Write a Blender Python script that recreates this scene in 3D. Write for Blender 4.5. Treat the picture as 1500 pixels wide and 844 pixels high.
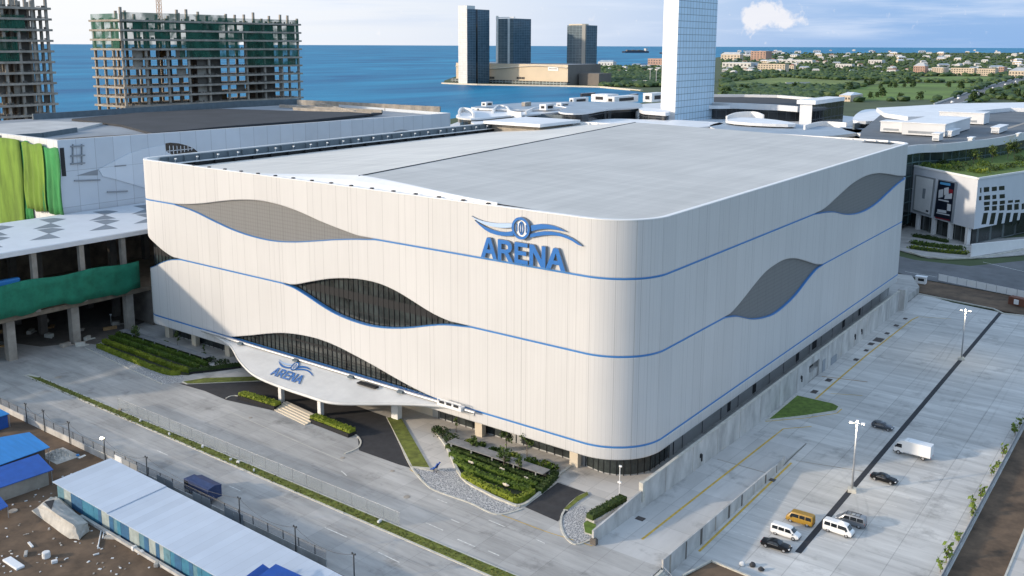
import bpy, bmesh, math, random
import numpy as np
from mathutils import Vector, Matrix
random.seed(7)
rng = np.random.default_rng(7)
scene = bpy.context.scene
for o in list(bpy.data.objects): bpy.data.objects.remove(o)
COL = scene.collection
PI = math.pi; R = math.radians

# ---------------------------------------------------------------- camera
CAM_H = 80.0
F_PX, PY, YAW, PITCH, ROLL = 1373.9, 313.2, R(-36.728), R(10.180), R(0.228)
cy_, sy_, cp_, sp_ = math.cos(YAW), math.sin(YAW), math.cos(PITCH), math.sin(PITCH)
FW = np.array([sy_*cp_, cy_*cp_, -sp_]); RT0 = np.array([cy_, -sy_, 0.0]); UP0 = np.cross(RT0, FW)
RT = math.cos(ROLL)*RT0 + math.sin(ROLL)*UP0; UP = -math.sin(ROLL)*RT0 + math.cos(ROLL)*UP0
cam = bpy.data.cameras.new('camera'); camo = bpy.data.objects.new('camera', cam); COL.objects.link(camo)
cam.sensor_width = 36.0; cam.lens = 36.0*F_PX/1500.0; cam.shift_y = (PY-422.0)/1500.0
cam.clip_start = 1.0; cam.clip_end = 400000.0
M = Matrix.Identity(4)
for i in range(3):
    M[i][0], M[i][1], M[i][2] = RT[i], UP[i], -FW[i]
M[2][3] = CAM_H
camo.matrix_world = M
scene.camera = camo

# ---------------------------------------------------------------- sky, sun, exposure
SUN_EL = R(15.5); SUN_DX, SUN_DY = 0.62, 0.785      # direction the light travels, on the ground
sun = bpy.data.lights.new('sun', 'SUN'); suno = bpy.data.objects.new('sun', sun); COL.objects.link(suno)
sun.energy = 2.0; sun.angle = R(1.6); sun.color = (1.0, 0.84, 0.66)
suno.rotation_euler = Vector((SUN_DX*math.cos(SUN_EL), SUN_DY*math.cos(SUN_EL), -math.sin(SUN_EL))).to_track_quat('-Z', 'Y').to_euler()
suno.location = (-200, -200, 300)
world = bpy.data.worlds.new('World'); scene.world = world; world.use_nodes = True
wn, wl = world.node_tree.nodes, world.node_tree.links
wn.clear()
w_out = wn.new('ShaderNodeOutputWorld'); w_bg = wn.new('ShaderNodeBackground'); w_bg.inputs[1].default_value = 0.15
sky = wn.new('ShaderNodeTexSky'); sky.sky_type = 'NISHITA'; sky.sun_disc = False
sky.sun_elevation = SUN_EL; sky.sun_rotation = math.atan2(-SUN_DX, -SUN_DY); sky.altitude = 50
sky.air_density = 1.0; sky.dust_density = 1.6; sky.ozone_density = 1.4
tc = wn.new('ShaderNodeTexCoord'); wsep = wn.new('ShaderNodeSeparateXYZ'); wl.new(tc.outputs['Generated'], wsep.inputs[0])
def wmath(op, a, b=None, c=None):
    k = wn.new('ShaderNodeMath'); k.operation = op
    for i, v in enumerate((a, b, c)):
        if v is None: continue
        if isinstance(v, (int, float)): k.inputs[i].default_value = v
        else: wl.new(v, k.inputs[i])
    return k.outputs[0]
def wrange(v, a, b, c, d):
    k = wn.new('ShaderNodeMapRange'); k.interpolation_type = 'SMOOTHSTEP'
    for i, x in enumerate((a, b, c, d)): k.inputs[i+1].default_value = x
    wl.new(v, k.inputs[0]); return k.outputs[0]
def wmix(f, a, b):
    k = wn.new('ShaderNodeMixRGB')
    for i, x in enumerate((f, a, b)):
        if isinstance(x, tuple): k.inputs[i].default_value = (*x, 1)
        elif isinstance(x, float): k.inputs[i].default_value = x
        else: wl.new(x, k.inputs[i])
    return k.outputs[0]
# bright moist air low over the horizon: whiter towards the sun's side (left), bluer to the right
LEFT_AIR, RIGHT_AIR = (3.55, 3.6, 3.7), (1.02, 1.74, 3.0)
side = wmath('MULTIPLY_ADD', wsep.outputs[0], -0.97, wmath('MULTIPLY', wsep.outputs[1], 0.24))      # towards the far left of the view
air = wmix(wrange(side, 0.42, 1.0, 0.0, 1.0), RIGHT_AIR, LEFT_AIR)
zz = wmath('MAXIMUM', wsep.outputs[2], 0.0)
low = wrange(zz, 0.06, 0.22, 0.95, 0.0)
high = wmix(wrange(zz, 0.12, 0.4, 0.0, 0.58), sky.outputs[0], (2.45, 3.2, 4.3))      # pale veil added above the view to raise the fill light
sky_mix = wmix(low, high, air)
mp = wn.new('ShaderNodeMapping'); mp.inputs['Scale'].default_value = (2.2, 2.2, 26)
nz = wn.new('ShaderNodeTexNoise'); nz.inputs['Scale'].default_value = 2.6; nz.inputs['Detail'].default_value = 8; nz.inputs['Roughness'].default_value = 0.55
wl.new(tc.outputs['Generated'], mp.inputs[0]); wl.new(mp.outputs[0], nz.inputs[0])
veil = wrange(nz.outputs[0], 0.46, 0.74, 0.0, 0.55)
veil = wmath('MULTIPLY', veil, wrange(zz, 0.0, 0.02, 0.25, 1.0))
veil = wmath('MULTIPLY', veil, wrange(zz, 0.12, 0.35, 1.0, 0.0))
sky_mix = wmix(veil, sky_mix, (3.0, 3.25, 3.7))
mp_b = wn.new('ShaderNodeMapping'); mp_b.inputs['Scale'].default_value = (1.6, 1.6, 34); mp_b.inputs['Location'].default_value = (3.3, 1.7, 0.4)
nz_b = wn.new('ShaderNodeTexNoise'); nz_b.inputs['Scale'].default_value = 2.2; nz_b.inputs['Detail'].default_value = 6
wl.new(tc.outputs['Generated'], mp_b.inputs[0]); wl.new(mp_b.outputs[0], nz_b.inputs[0])
grey = wmath('MULTIPLY', wrange(nz_b.outputs[0], 0.50, 0.72, 0.0, 0.38), wrange(zz, 0.012, 0.035, 0.0, 1.0))
sky_mix = wmix(wmath('MULTIPLY', grey, wrange(zz, 0.12, 0.35, 1.0, 0.0)), sky_mix, (1.5, 2.1, 3.2))
# a small bright cumulus low over the land on the right
def cloud_blob(px, py, r, stretch):
    d = FW*F_PX + RT*(px-750) - UP*(py-PY); d = d/np.linalg.norm(d)
    return d, r
cl_mask = None
for (px, py, r) in ((1124, 14, 0.012), (1112, 24, 0.013), (1140, 26, 0.011), (1094, 20, 0.006), (1100, 34, 0.010), (1150, 30, 0.008), (1174, 27, 0.007)):
    d, rr = cloud_blob(px, py, r, 1)
    vd = wn.new('ShaderNodeVectorMath'); vd.operation = 'DISTANCE'; vd.inputs[1].default_value = tuple(d)
    wl.new(tc.outputs['Generated'], vd.inputs[0])
    mr = wn.new('ShaderNodeMapRange'); mr.inputs[1].default_value = rr*1.6; mr.inputs[2].default_value = 0.0; mr.inputs[3].default_value = 0; mr.inputs[4].default_value = 1
    wl.new(vd.outputs['Value'], mr.inputs[0])
    if cl_mask is None: cl_mask = mr.outputs[0]
    else:
        ad = wn.new('ShaderNodeMath'); ad.operation = 'ADD'; wl.new(cl_mask, ad.inputs[0]); wl.new(mr.outputs[0], ad.inputs[1]); cl_mask = ad.outputs[0]
nz2 = wn.new('ShaderNodeTexNoise'); nz2.inputs['Scale'].default_value = 120; nz2.inputs['Detail'].default_value = 6; nz2.inputs['Roughness'].default_value = 0.6
wl.new(tc.outputs['Generated'], nz2.inputs[0])
m1 = wn.new('ShaderNodeMath'); m1.operation = 'MULTIPLY_ADD'; m1.inputs[1].default_value = 2.8; m1.inputs[2].default_value = -1.45
wl.new(nz2.outputs[0], m1.inputs[0])
m2 = wn.new('ShaderNodeMath'); m2.operation = 'ADD'; wl.new(cl_mask, m2.inputs[0]); wl.new(m1.outputs[0], m2.inputs[1])
mr2 = wn.new('ShaderNodeMapRange'); mr2.inputs[1].default_value = 0.32; mr2.inputs[2].default_value = 1.05; wl.new(m2.outputs[0], mr2.inputs[0])
mx2 = wn.new('ShaderNodeMixRGB'); mx2.inputs[2].default_value = (3.75, 3.6, 3.55, 1)
m4 = wn.new('ShaderNodeMath'); m4.operation = 'MULTIPLY'; m4.inputs[1].default_value = 0.7; wl.new(mr2.outputs[0], m4.inputs[0])
wl.new(m4.outputs[0], mx2.inputs[0]); wl.new(sky_mix, mx2.inputs[1])
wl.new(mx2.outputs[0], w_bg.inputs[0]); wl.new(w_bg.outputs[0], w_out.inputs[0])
vs = scene.view_settings; scene.display_settings.display_device = 'sRGB'
vs.view_transform = 'Standard'; vs.look = 'None'; vs.exposure = 0.90; vs.gamma = 1.0; vs.use_curve_mapping = False
scene.cycles.max_bounces = 6; scene.cycles.transparent_max_bounces = 12

# ---------------------------------------------------------------- measuring helpers
CAMP = np.array([0, 0, CAM_H])
def ray(x, y): return (x-750)*RT - (y-PY)*UP + F_PX*FW
def G(x, y, z=0.0):
    d = ray(x, y); t = (z-CAM_H)/d[2]; p = CAMP+t*d; return Vector((p[0], p[1], z))
def on_y(x, y, Y): d = ray(x, y); p = CAMP+d*Y/d[1]; return Vector(p)
def on_x(x, y, X): d = ray(x, y); p = CAMP+d*X/d[0]; return Vector(p)
def at_depth(x, y, dep): d = ray(x, y); return Vector(CAMP+d*dep/F_PX)
def G2(pts, z=0.0): return [(p.x, p.y) for p in (G(x, y, z) for x, y in pts)]
ZL = -2.2            # level of the car park
ZB = -2.6            # base ground
ZSEA = -4.0

# ---------------------------------------------------------------- materials
MATS = {}
def nodes(name):
    m = bpy.data.materials.new(name); m.use_nodes = True
    nt = m.node_tree; b = nt.nodes['Principled BSDF']; MATS[name] = m
    return m, nt.nodes, nt.links, b
def mat(name, col, rough=0.6, metal=0.0, var=0.0, vscale=0.3, stretch=(1, 1, 1), bump=0.0, bscale=3.0, spec=0.5, alpha=1.0, emit=None, coat=0.0):
    m, n, l, b = nodes(name)
    b.inputs['Roughness'].default_value = rough; b.inputs['Metallic'].default_value = metal
    b.inputs['Specular IOR Level'].default_value = spec; b.inputs['Alpha'].default_value = alpha
    b.inputs['Coat Weight'].default_value = coat
    b.inputs['Base Color'].default_value = (*col, 1)
    if emit: b.inputs['Emission Color'].default_value = (*emit[:3], 1); b.inputs['Emission Strength'].default_value = emit[3]
    if var or bump:
        t = n.new('ShaderNodeTexCoord'); mp = n.new('ShaderNodeMapping'); mp.inputs['Scale'].default_value = stretch
        l.new(t.outputs['Object'], mp.inputs[0])
    if var:
        z = n.new('ShaderNodeTexNoise'); z.inputs['Scale'].default_value = vscale; z.inputs['Detail'].default_value = 6; z.inputs['Roughness'].default_value = 0.62
        l.new(mp.outputs[0], z.inputs[0])
        r = n.new('ShaderNodeMapRange'); r.inputs[1].default_value = 0.28; r.inputs[2].default_value = 0.72; r.inputs[3].default_value = 1-var; r.inputs[4].default_value = 1+var
        l.new(z.outputs[0], r.inputs[0])
        h = n.new('ShaderNodeMixRGB'); h.blend_type = 'MULTIPLY'; h.inputs[0].default_value = 1; h.inputs[1].default_value = (*col, 1)
        l.new(r.outputs[0], h.inputs[2]); l.new(h.outputs[0], b.inputs['Base Color'])
    if bump:
        z2 = n.new('ShaderNodeTexNoise'); z2.inputs['Scale'].default_value = bscale; z2.inputs['Detail'].default_value = 4; l.new(mp.outputs[0], z2.inputs[0])
        bm_ = n.new('ShaderNodeBump'); bm_.inputs['Strength'].default_value = bump; l.new(z2.outputs[0], bm_.inputs['Height']); l.new(bm_.outputs[0], b.inputs['Normal'])
    return m
def math_node(n, l, op, a, b=None, c=None):
    k = n.new('ShaderNodeMath'); k.operation = op
    for i, v in enumerate((a, b, c)):
        if v is None: continue
        if isinstance(v, (int, float)): k.inputs[i].default_value = v
        else: l.new(v, k.inputs[i])
    return k.outputs[0]
def line_mask(n, l, v, period, width, offset=0.0):
    """1 on a thin line every `period` along v"""
    f = math_node(n, l, 'FRACT', math_node(n, l, 'DIVIDE', math_node(n, l, 'ADD', v, offset), period))
    return math_node(n, l, 'LESS_THAN', f, width/period)
def concrete(name, col, jx, jy, jw=0.12, streak=(1, 1, 1), var=0.22, tint=(0.9, 0.96, 1.06)):
    """cast concrete slabs: joints, per-slab tone, long streaks, patches, stains"""
    m, n, l, b = nodes(name)
    t = n.new('ShaderNodeTexCoord'); s = n.new('ShaderNodeSeparateXYZ'); l.new(t.outputs['Object'], s.inputs[0])
    # slightly wandering joints
    lm = math_node(n, l, 'MAXIMUM', line_mask(n, l, s.outputs[0], jx, jw, 400.3), line_mask(n, l, s.outputs[1], jy, jw*0.8, 2.1))
    cx = math_node(n, l, 'FLOOR', math_node(n, l, 'DIVIDE', math_node(n, l, 'ADD', s.outputs[0], 400.3), jx))
    cyy = math_node(n, l, 'FLOOR', math_node(n, l, 'DIVIDE', math_node(n, l, 'ADD', s.outputs[1], 2.1), jy))
    cv = n.new('ShaderNodeCombineXYZ'); l.new(cx, cv.inputs[0]); l.new(cyy, cv.inputs[1])
    wnz = n.new('ShaderNodeTexWhiteNoise'); l.new(cv.outputs[0], wnz.inputs[0])
    mp = n.new('ShaderNodeMapping'); mp.inputs['Scale'].default_value = streak; l.new(t.outputs['Object'], mp.inputs[0])
    z1 = n.new('ShaderNodeTexNoise'); z1.inputs['Scale'].default_value = 0.35; z1.inputs['Detail'].default_value = 8; z1.inputs['Roughness'].default_value = 0.65; l.new(mp.outputs[0], z1.inputs[0])
    z2 = n.new('ShaderNodeTexNoise'); z2.inputs['Scale'].default_value = 0.05; z2.inputs['Detail'].default_value = 5; l.new(t.outputs['Object'], z2.inputs[0])
    z3 = n.new('ShaderNodeTexNoise'); z3.inputs['Scale'].default_value = 0.14; z3.inputs['Detail'].default_value = 7; z3.inputs['Roughness'].default_value = 0.7; l.new(t.outputs['Object'], z3.inputs[0])
    st = n.new('ShaderNodeMapRange'); st.inputs[1].default_value = 0.56; st.inputs[2].default_value = 0.72; st.inputs[3].default_value = 1.0; st.inputs[4].default_value = 0.60; l.new(z3.outputs[0], st.inputs[0])
    v = math_node(n, l, 'MULTIPLY_ADD', z1.outputs[0], var*1.6, 1-var*0.8)
    v = math_node(n, l, 'MULTIPLY', v, math_node(n, l, 'MULTIPLY_ADD', z2.outputs[0], 0.5, 0.75))
    v = math_node(n, l, 'MULTIPLY', v, math_node(n, l, 'MULTIPLY_ADD', wnz.outputs[0], 0.14, 0.93))
    v = math_node(n, l, 'MULTIPLY', v, st.outputs[0])
    v = math_node(n, l, 'MULTIPLY', v, math_node(n, l, 'MULTIPLY_ADD', lm, -0.28, 1.0))
    h = n.new('ShaderNodeMixRGB'); h.blend_type = 'MULTIPLY'; h.inputs[0].default_value = 1; h.inputs[1].default_value = (*col, 1)
    l.new(v, h.inputs[2]); l.new(h.outputs[0], b.inputs['Base Color'])
    b.inputs['Roughness'].default_value = 0.75; b.inputs['Specular IOR Level'].default_value = 0.35
    return m
def foliage(name, dark, light, rough=0.6, scale=0.5):
    m, n, l, b = nodes(name)
    g = n.new('ShaderNodeNewGeometry'); t = n.new('ShaderNodeTexCoord')
    z = n.new('ShaderNodeTexNoise'); z.inputs['Scale'].default_value = scale; z.inputs['Detail'].default_value = 3; l.new(t.outputs['Object'], z.inputs[0])
    a = math_node(n, l, 'MULTIPLY_ADD', g.outputs['Random Per Island'], 0.6, math_node(n, l, 'MULTIPLY_ADD', z.outputs[0], 1.3, -0.45))
    r = n.new('ShaderNodeMixRGB'); r.use_clamp = True; r.inputs[1].default_value = (*dark, 1); r.inputs[2].default_value = (*light, 1); l.new(a, r.inputs[0])
    l.new(r.outputs[0], b.inputs['Base Color']); b.inputs['Roughness'].default_value = rough; b.inputs['Specular IOR Level'].default_value = 0.25
    return m
def panelled(name, col, du, dv, w, dark=0.5, var=0.06, rough=0.55, axis_u=0, rot=0.0, glassy=False, tone=0.05, streaks=0.0, metal=0.0):
    """cladding with joints; u along x' (rotated by rot about z) , v along z"""
    m, n, l, b = nodes(name)
    t = n.new('ShaderNodeTexCoord'); mp = n.new('ShaderNodeMapping'); mp.inputs['Rotation'].default_value = (0, 0, rot); l.new(t.outputs['Object'], mp.inputs[0])
    s = n.new('ShaderNodeSeparateXYZ'); l.new(mp.outputs[0], s.inputs[0])
    u = math_node(n, l, 'ADD', s.outputs[axis_u], 2000.0); v = math_node(n, l, 'ADD', s.outputs[2], 200.0)
    lm = line_mask(n, l, u, du, w)
    if dv: lm = math_node(n, l, 'MAXIMUM', lm, line_mask(n, l, v, dv, w))
    cv = n.new('ShaderNodeCombineXYZ')
    l.new(math_node(n, l, 'FLOOR', math_node(n, l, 'DIVIDE', u, du)), cv.inputs[0])
    if dv: l.new(math_node(n, l, 'FLOOR', math_node(n, l, 'DIVIDE', v, dv)), cv.inputs[1])
    wz = n.new('ShaderNodeTexWhiteNoise'); l.new(cv.outputs[0], wz.inputs[0])
    z = n.new('ShaderNodeTexNoise'); z.inputs['Scale'].default_value = 0.25; z.inputs['Detail'].default_value = 6
    mp2 = n.new('ShaderNodeMapping'); mp2.inputs['Scale'].default_value = (1, 1, 0.15 if streaks else 1); l.new(t.outputs['Object'], mp2.inputs[0]); l.new(mp2.outputs[0], z.inputs[0])
    f = math_node(n, l, 'MULTIPLY_ADD', z.outputs[0], 2*var+streaks, 1-var-streaks/2)
    f = math_node(n, l, 'MULTIPLY', f, math_node(n, l, 'MULTIPLY_ADD', wz.outputs[0], 2*tone, 1-tone))
    f = math_node(n, l, 'MULTIPLY', f, math_node(n, l, 'MULTIPLY_ADD', lm, dark-1, 1.0))
    h = n.new('ShaderNodeMixRGB'); h.blend_type = 'MULTIPLY'; h.inputs[0].default_value = 1; h.inputs[1].default_value = (*col, 1)
    l.new(f, h.inputs[2]); l.new(h.outputs[0], b.inputs['Base Color'])
    b.inputs['Roughness'].default_value = rough; b.inputs['Metallic'].default_value = metal
    if glassy:
        l.new(math_node(n, l, 'MULTIPLY_ADD', lm, 0.4, rough), b.inputs['Roughness'])
    return m

m_ground = mat('ground_soil', (0.055, 0.080, 0.030), 0.95, var=0.3, vscale=0.02)
m_lot = concrete('car_park_concrete', (0.50, 0.49, 0.465), 6.2, 9.5, 0.13, (0.16, 1.3, 1), 0.68)
m_road = concrete('road_concrete', (0.385, 0.375, 0.355), 6.0, 4.6, 0.07, (0.20, 1.0, 1), 0.72)
m_plaza = concrete('plaza_concrete', (0.52, 0.49, 0.45), 4.0, 4.0, 0.08, (1, 1, 1), 0.16)
m_ramp = concrete('ramp_concrete', (0.50, 0.49, 0.47), 30, 8, 0.10, (1.2, 0.3, 1), 0.25)
m_wallcon = mat('wall_concrete', (0.44, 0.43, 0.41), 0.85, var=0.35, vscale=0.5, stretch=(0.6, 0.6, 0.25), bump=0.1)
m_kerb = mat('kerb_concrete', (0.50, 0.48, 0.42), 0.85, var=0.2, vscale=1)
m_asph = mat('asphalt', (0.032, 0.032, 0.035), 0.9, var=0.25, vscale=0.6, bump=0.15, bscale=6)
m_asph2 = mat('old_asphalt', (0.13, 0.135, 0.14), 0.9, var=0.25, vscale=0.15)
m_yellow = mat('yellow_paint', (0.55, 0.36, 0.06), 0.8, var=0.3, vscale=1.2)
m_wpaint = mat('white_road_paint', (0.62, 0.61, 0.57), 0.8, var=0.35, vscale=1.6)
m_drain = mat('drain_asphalt', (0.028, 0.030, 0.036), 0.9, var=0.2, vscale=1)
m_iron = mat('cast_iron', (0.07, 0.06, 0.055), 0.7, var=0.3, vscale=3)
m_dirt = mat('bare_dirt', (0.115, 0.076, 0.047), 0.95, var=0.55, vscale=0.22, bump=0.6, bscale=1.2)
m_grass = mat('lawn', (0.095, 0.150, 0.020), 0.95, var=0.45, vscale=0.8, bump=0.8, bscale=9)
m_verge = mat('dry_verge_grass', (0.125, 0.145, 0.024), 0.95, var=0.5, vscale=0.7, bump=0.8, bscale=9)
m_pebble, n_, l_, b_ = nodes('pebble_paving')
t_ = n_.new('ShaderNodeTexCoord'); vo = n_.new('ShaderNodeTexVoronoi'); vo.feature = 'DISTANCE_TO_EDGE'; vo.inputs['Scale'].default_value = 2.4
l_.new(t_.outputs['Object'], vo.inputs[0]); rr_ = n_.new('ShaderNodeValToRGB'); rr_.color_ramp.elements[0].position = 0.03; rr_.color_ramp.elements[1].position = 0.13
rr_.color_ramp.elements[0].color = (0.55, 0.54, 0.52, 1); rr_.color_ramp.elements[1].color = (0.19, 0.195, 0.205, 1); l_.new(vo.outputs[0], rr_.inputs[0]); l_.new(rr_.outputs[0], b_.inputs['Base Color'])
b_.inputs['Roughness'].default_value = 0.85
# sea
m_sea, n_, l_, b_ = nodes('sea_water')
t_ = n_.new('ShaderNodeTexCoord'); mp_ = n_.new('ShaderNodeMapping'); mp_.inputs['Rotation'].default_value = (0, 0, R(36)); mp_.inputs['Scale'].default_value = (1, 0.35, 1); l_.new(t_.outputs['Object'], mp_.inputs[0])
z_ = n_.new('ShaderNodeTexNoise'); z_.inputs['Scale'].default_value = 0.0032; z_.inputs['Detail'].default_value = 9; z_.inputs['Roughness'].default_value = 0.62; z_.inputs['Distortion'].default_value = 0.8; l_.new(mp_.outputs[0], z_.inputs[0])
r_ = n_.new('ShaderNodeValToRGB'); r_.color_ramp.elements[0].position = 0.36; r_.color_ramp.elements[1].position = 0.66
r_.color_ramp.elements[0].color = (0.006, 0.105, 0.235, 1); r_.color_ramp.elements[1].color = (0.020, 0.26, 0.43, 1); l_.new(z_.outputs[0], r_.inputs[0]); l_.new(r_.outputs[0], b_.inputs['Base Color'])
b_.inputs['Roughness'].default_value = 0.5; b_.inputs['Specular IOR Level'].default_value = 0.10
z2_ = n_.new('ShaderNodeTexNoise'); z2_.inputs['Scale'].default_value = 0.06; z2_.inputs['Detail'].default_value = 7; z2_.inputs['Roughness'].default_value = 0.6; l_.new(mp_.outputs[0], z2_.inputs[0])
bb_ = n_.new('ShaderNodeBump'); bb_.inputs['Strength'].default_value = 0.6; bb_.inputs['Distance'].default_value = 4.0; l_.new(z2_.outputs[0], bb_.inputs['Height']); l_.new(bb_.outputs[0], b_.inputs['Normal'])
# arena cladding (UV: metres along the wall, metres up)
m_clad, n_, l_, b_ = nodes('arena_cladding')
uv = n_.new('ShaderNodeUVMap'); uv.uv_map = 'UVMap'; s_ = n_.new('ShaderNodeSeparateXYZ'); l_.new(uv.outputs[0], s_.inputs[0])
U_ = math_node(n_, l_, 'ADD', s_.outputs[0], 1000.0)
ja = line_mask(n_, l_, U_, 4.7, 0.085); jb = line_mask(n_, l_, U_, 14.1, 0.07, 2.9); jc = line_mask(n_, l_, U_, 23.5, 0.10, 1.1)
fine = n_.new('ShaderNodeTexNoise'); fine.noise_dimensions = '1D'; fine.inputs['Scale'].default_value = 1.6; fine.inputs['Detail'].default_value = 3; l_.new(U_, fine.inputs['W'])
rib = line_mask(n_, l_, U_, 0.783, 0.06)
nearc = n_.new('ShaderNodeMapRange'); nearc.inputs[1].default_value = 950; nearc.inputs[2].default_value = 985; nearc.inputs[3].default_value = 0.02; nearc.inputs[4].default_value = 0.13; l_.new(U_, nearc.inputs[0])
cell = n_.new('ShaderNodeTexWhiteNoise'); cell.noise_dimensions = '1D'; l_.new(math_node(n_, l_, 'FLOOR', math_node(n_, l_, 'DIVIDE', U_, 4.7)), cell.inputs['W'])
mpv = n_.new('ShaderNodeMapping'); mpv.inputs['Scale'].default_value = (1.3, 0.07, 1); l_.new(uv.outputs[0], mpv.inputs[0])
stv = n_.new('ShaderNodeTexNoise'); stv.inputs['Scale'].default_value = 0.9; stv.inputs['Detail'].default_value = 7; stv.inputs['Roughness'].default_value = 0.6; l_.new(mpv.outputs[0], stv.inputs[0])
lrg = n_.new('ShaderNodeTexNoise'); lrg.inputs['Scale'].default_value = 0.06; lrg.inputs['Detail'].default_value = 4; l_.new(uv.outputs[0], lrg.inputs[0])
v_ = math_node(n_, l_, 'MULTIPLY_ADD', stv.outputs[0], 0.13, 0.935)
v_ = math_node(n_, l_, 'MULTIPLY', v_, math_node(n_, l_, 'MULTIPLY_ADD', lrg.outputs[0], 0.14, 0.93))
v_ = math_node(n_, l_, 'MULTIPLY', v_, math_node(n_, l_, 'MULTIPLY_ADD', cell.outputs[0], 0.045, 0.978))
v_ = math_node(n_, l_, 'MULTIPLY', v_, math_node(n_, l_, 'MULTIPLY_ADD', ja, -0.36, 1.0))
v_ = math_node(n_, l_, 'MULTIPLY', v_, math_node(n_, l_, 'MULTIPLY_ADD', jb, -0.30, 1.0))
v_ = math_node(n_, l_, 'MULTIPLY', v_, math_node(n_, l_, 'MULTIPLY_ADD', jc, -0.40, 1.0))
v_ = math_node(n_, l_, 'MULTIPLY', v_, math_node(n_, l_, 'SUBTRACT', 1.0, math_node(n_, l_, 'MULTIPLY', rib, nearc.outputs[0])))
h_ = n_.new('ShaderNodeMixRGB'); h_.blend_type = 'MULTIPLY'; h_.inputs[0].default_value = 1; h_.inputs[1].default_value = (0.565, 0.555, 0.54, 1)
l_.new(v_, h_.inputs[2]); l_.new(h_.outputs[0], b_.inputs['Base Color']); b_.inputs['Roughness'].default_value = 0.55; b_.inputs['Specular IOR Level'].default_value = 0.3
bp = n_.new('ShaderNodeBump'); bp.inputs['Strength'].default_value = 0.10; bp.inputs['Distance'].default_value = 0.2; l_.new(fine.outputs[0], bp.inputs['Height']); l_.new(bp.outputs[0], b_.inputs['Normal'])
# perforated mesh panels
m_mesh, n_, l_, b_ = nodes('perforated_metal')
uv = n_.new('ShaderNodeUVMap'); uv.uv_map = 'UVMap'; s_ = n_.new('ShaderNodeSeparateXYZ'); l_.new(uv.outputs[0], s_.inputs[0])
U_ = math_node(n_, l_, 'ADD', s_.outputs[0], 1000.0); V_ = math_node(n_, l_, 'ADD', s_.outputs[1], 100.0)
g1 = line_mask(n_, l_, U_, 0.9, 0.3); g2 = line_mask(n_, l_, V_, 0.9, 0.3); g3 = line_mask(n_, l_, U_, 4.7, 0.16)
v_ = math_node(n_, l_, 'MULTIPLY', math_node(n_, l_, 'MULTIPLY_ADD', g1, -0.09, 1.0), math_node(n_, l_, 'MULTIPLY_ADD', g2, -0.09, 1.0))
v_ = math_node(n_, l_, 'MULTIPLY', v_, math_node(n_, l_, 'MULTIPLY_ADD', g3, -0.2, 1.0))
h_ = n_.new('ShaderNodeMixRGB'); h_.blend_type = 'MULTIPLY'; h_.inputs[0].default_value = 1; h_.inputs[1].default_value = (0.185, 0.185, 0.18, 1); l_.new(v_, h_.inputs[2]); l_.new(h_.outputs[0], b_.inputs['Base Color'])
b_.inputs['Roughness'].default_value = 0.7
m_blue = mat('blue_trim', (0.045, 0.19, 0.46), 0.4)
m_logo = mat('logo_blue', (0.012, 0.135, 0.42), 0.35, coat=0.2)
m_logo_lt = mat('logo_pale_blue', (0.42, 0.55, 0.74), 0.35)
m_logo_side = mat('logo_return_grey', (0.20, 0.22, 0.25), 0.5)
m_white = mat('white_paint', (0.78, 0.77, 0.75), 0.5, var=0.05, vscale=0.4)
m_white2 = mat('white_roof_sheet', (0.74, 0.75, 0.76), 0.5, var=0.10, vscale=0.08)
m_cream = mat('cream_render', (0.62, 0.54, 0.42), 0.8, var=0.1, vscale=0.1)
m_glass = mat('dark_glass', (0.012, 0.017, 0.020), 0.08, spec=0.6)
m_glass2 = mat('smoky_glass', (0.034, 0.042, 0.042), 0.14, spec=0.4, var=0.7, vscale=0.35)
m_mull = mat('dark_mullion', (0.013, 0.014, 0.016), 0.6, spec=0.3)
m_podium = mat('podium_metal', (0.36, 0.365, 0.36), 0.5, var=0.12, vscale=0.3)
m_dark = mat('dark_interior', (0.03, 0.03, 0.032), 0.9)
m_parapet = mat('parapet_teal_grey', (0.10, 0.13, 0.15), 0.6, var=0.2, vscale=0.4)
m_steel = mat('galvanised_steel', (0.42, 0.43, 0.44), 0.45, metal=0.5, var=0.1, vscale=1)
m_post = mat('dark_steel_post', (0.05, 0.055, 0.06), 0.6)
m_roof = None
m_net = mat('green_safety_net', (0.018, 0.19, 0.11), 0.9, var=0.3, vscale=0.35, bump=0.3, bscale=1.0)
m_netb = mat('lime_safety_net', (0.155, 0.26, 0.035), 0.95, var=0.5, vscale=0.22, stretch=(1, 1, 0.25), bump=0.4, bscale=0.7, alpha=.86)
m_netd = mat('emerald_safety_net', (0.045, 0.24, 0.07), 0.95, var=0.5, vscale=0.22, stretch=(1, 1, 0.25), bump=0.4, bscale=0.7, alpha=.84)
m_raw = mat('raw_concrete', (0.33, 0.295, 0.25), 0.9, var=0.3, vscale=0.3)
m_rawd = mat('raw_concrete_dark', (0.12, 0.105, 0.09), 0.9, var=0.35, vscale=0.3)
m_timber = mat('formwork_timber', (0.33, 0.20, 0.09), 0.9, var=0.3, vscale=0.4)
m_membrane = mat('black_roof_membrane', (0.035, 0.037, 0.042), 0.85, var=0.3, vscale=0.08)
m_greyroof = mat('grey_roof_deck', (0.26, 0.28, 0.30), 0.8, var=0.2, vscale=0.06)
m_palroof = mat('pale_roof_screed', (0.45, 0.45, 0.44), 0.85, var=0.2, vscale=0.1)
m_hedge = foliage('hedge_leaves', (0.028, 0.062, 0.008), (0.115, 0.170, 0.022), scale=0.6)
m_hedgey = foliage('yellow_hedge_leaves', (0.075, 0.115, 0.010), (0.23, 0.26, 0.025), scale=0.6)
m_hedged = foliage('dark_hedge_leaves', (0.012, 0.030, 0.007), (0.055, 0.085, 0.018), scale=0.6)
m_leaf = foliage('tree_leaves', (0.025, 0.055, 0.010), (0.12, 0.16, 0.04), scale=0.8)
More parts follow.
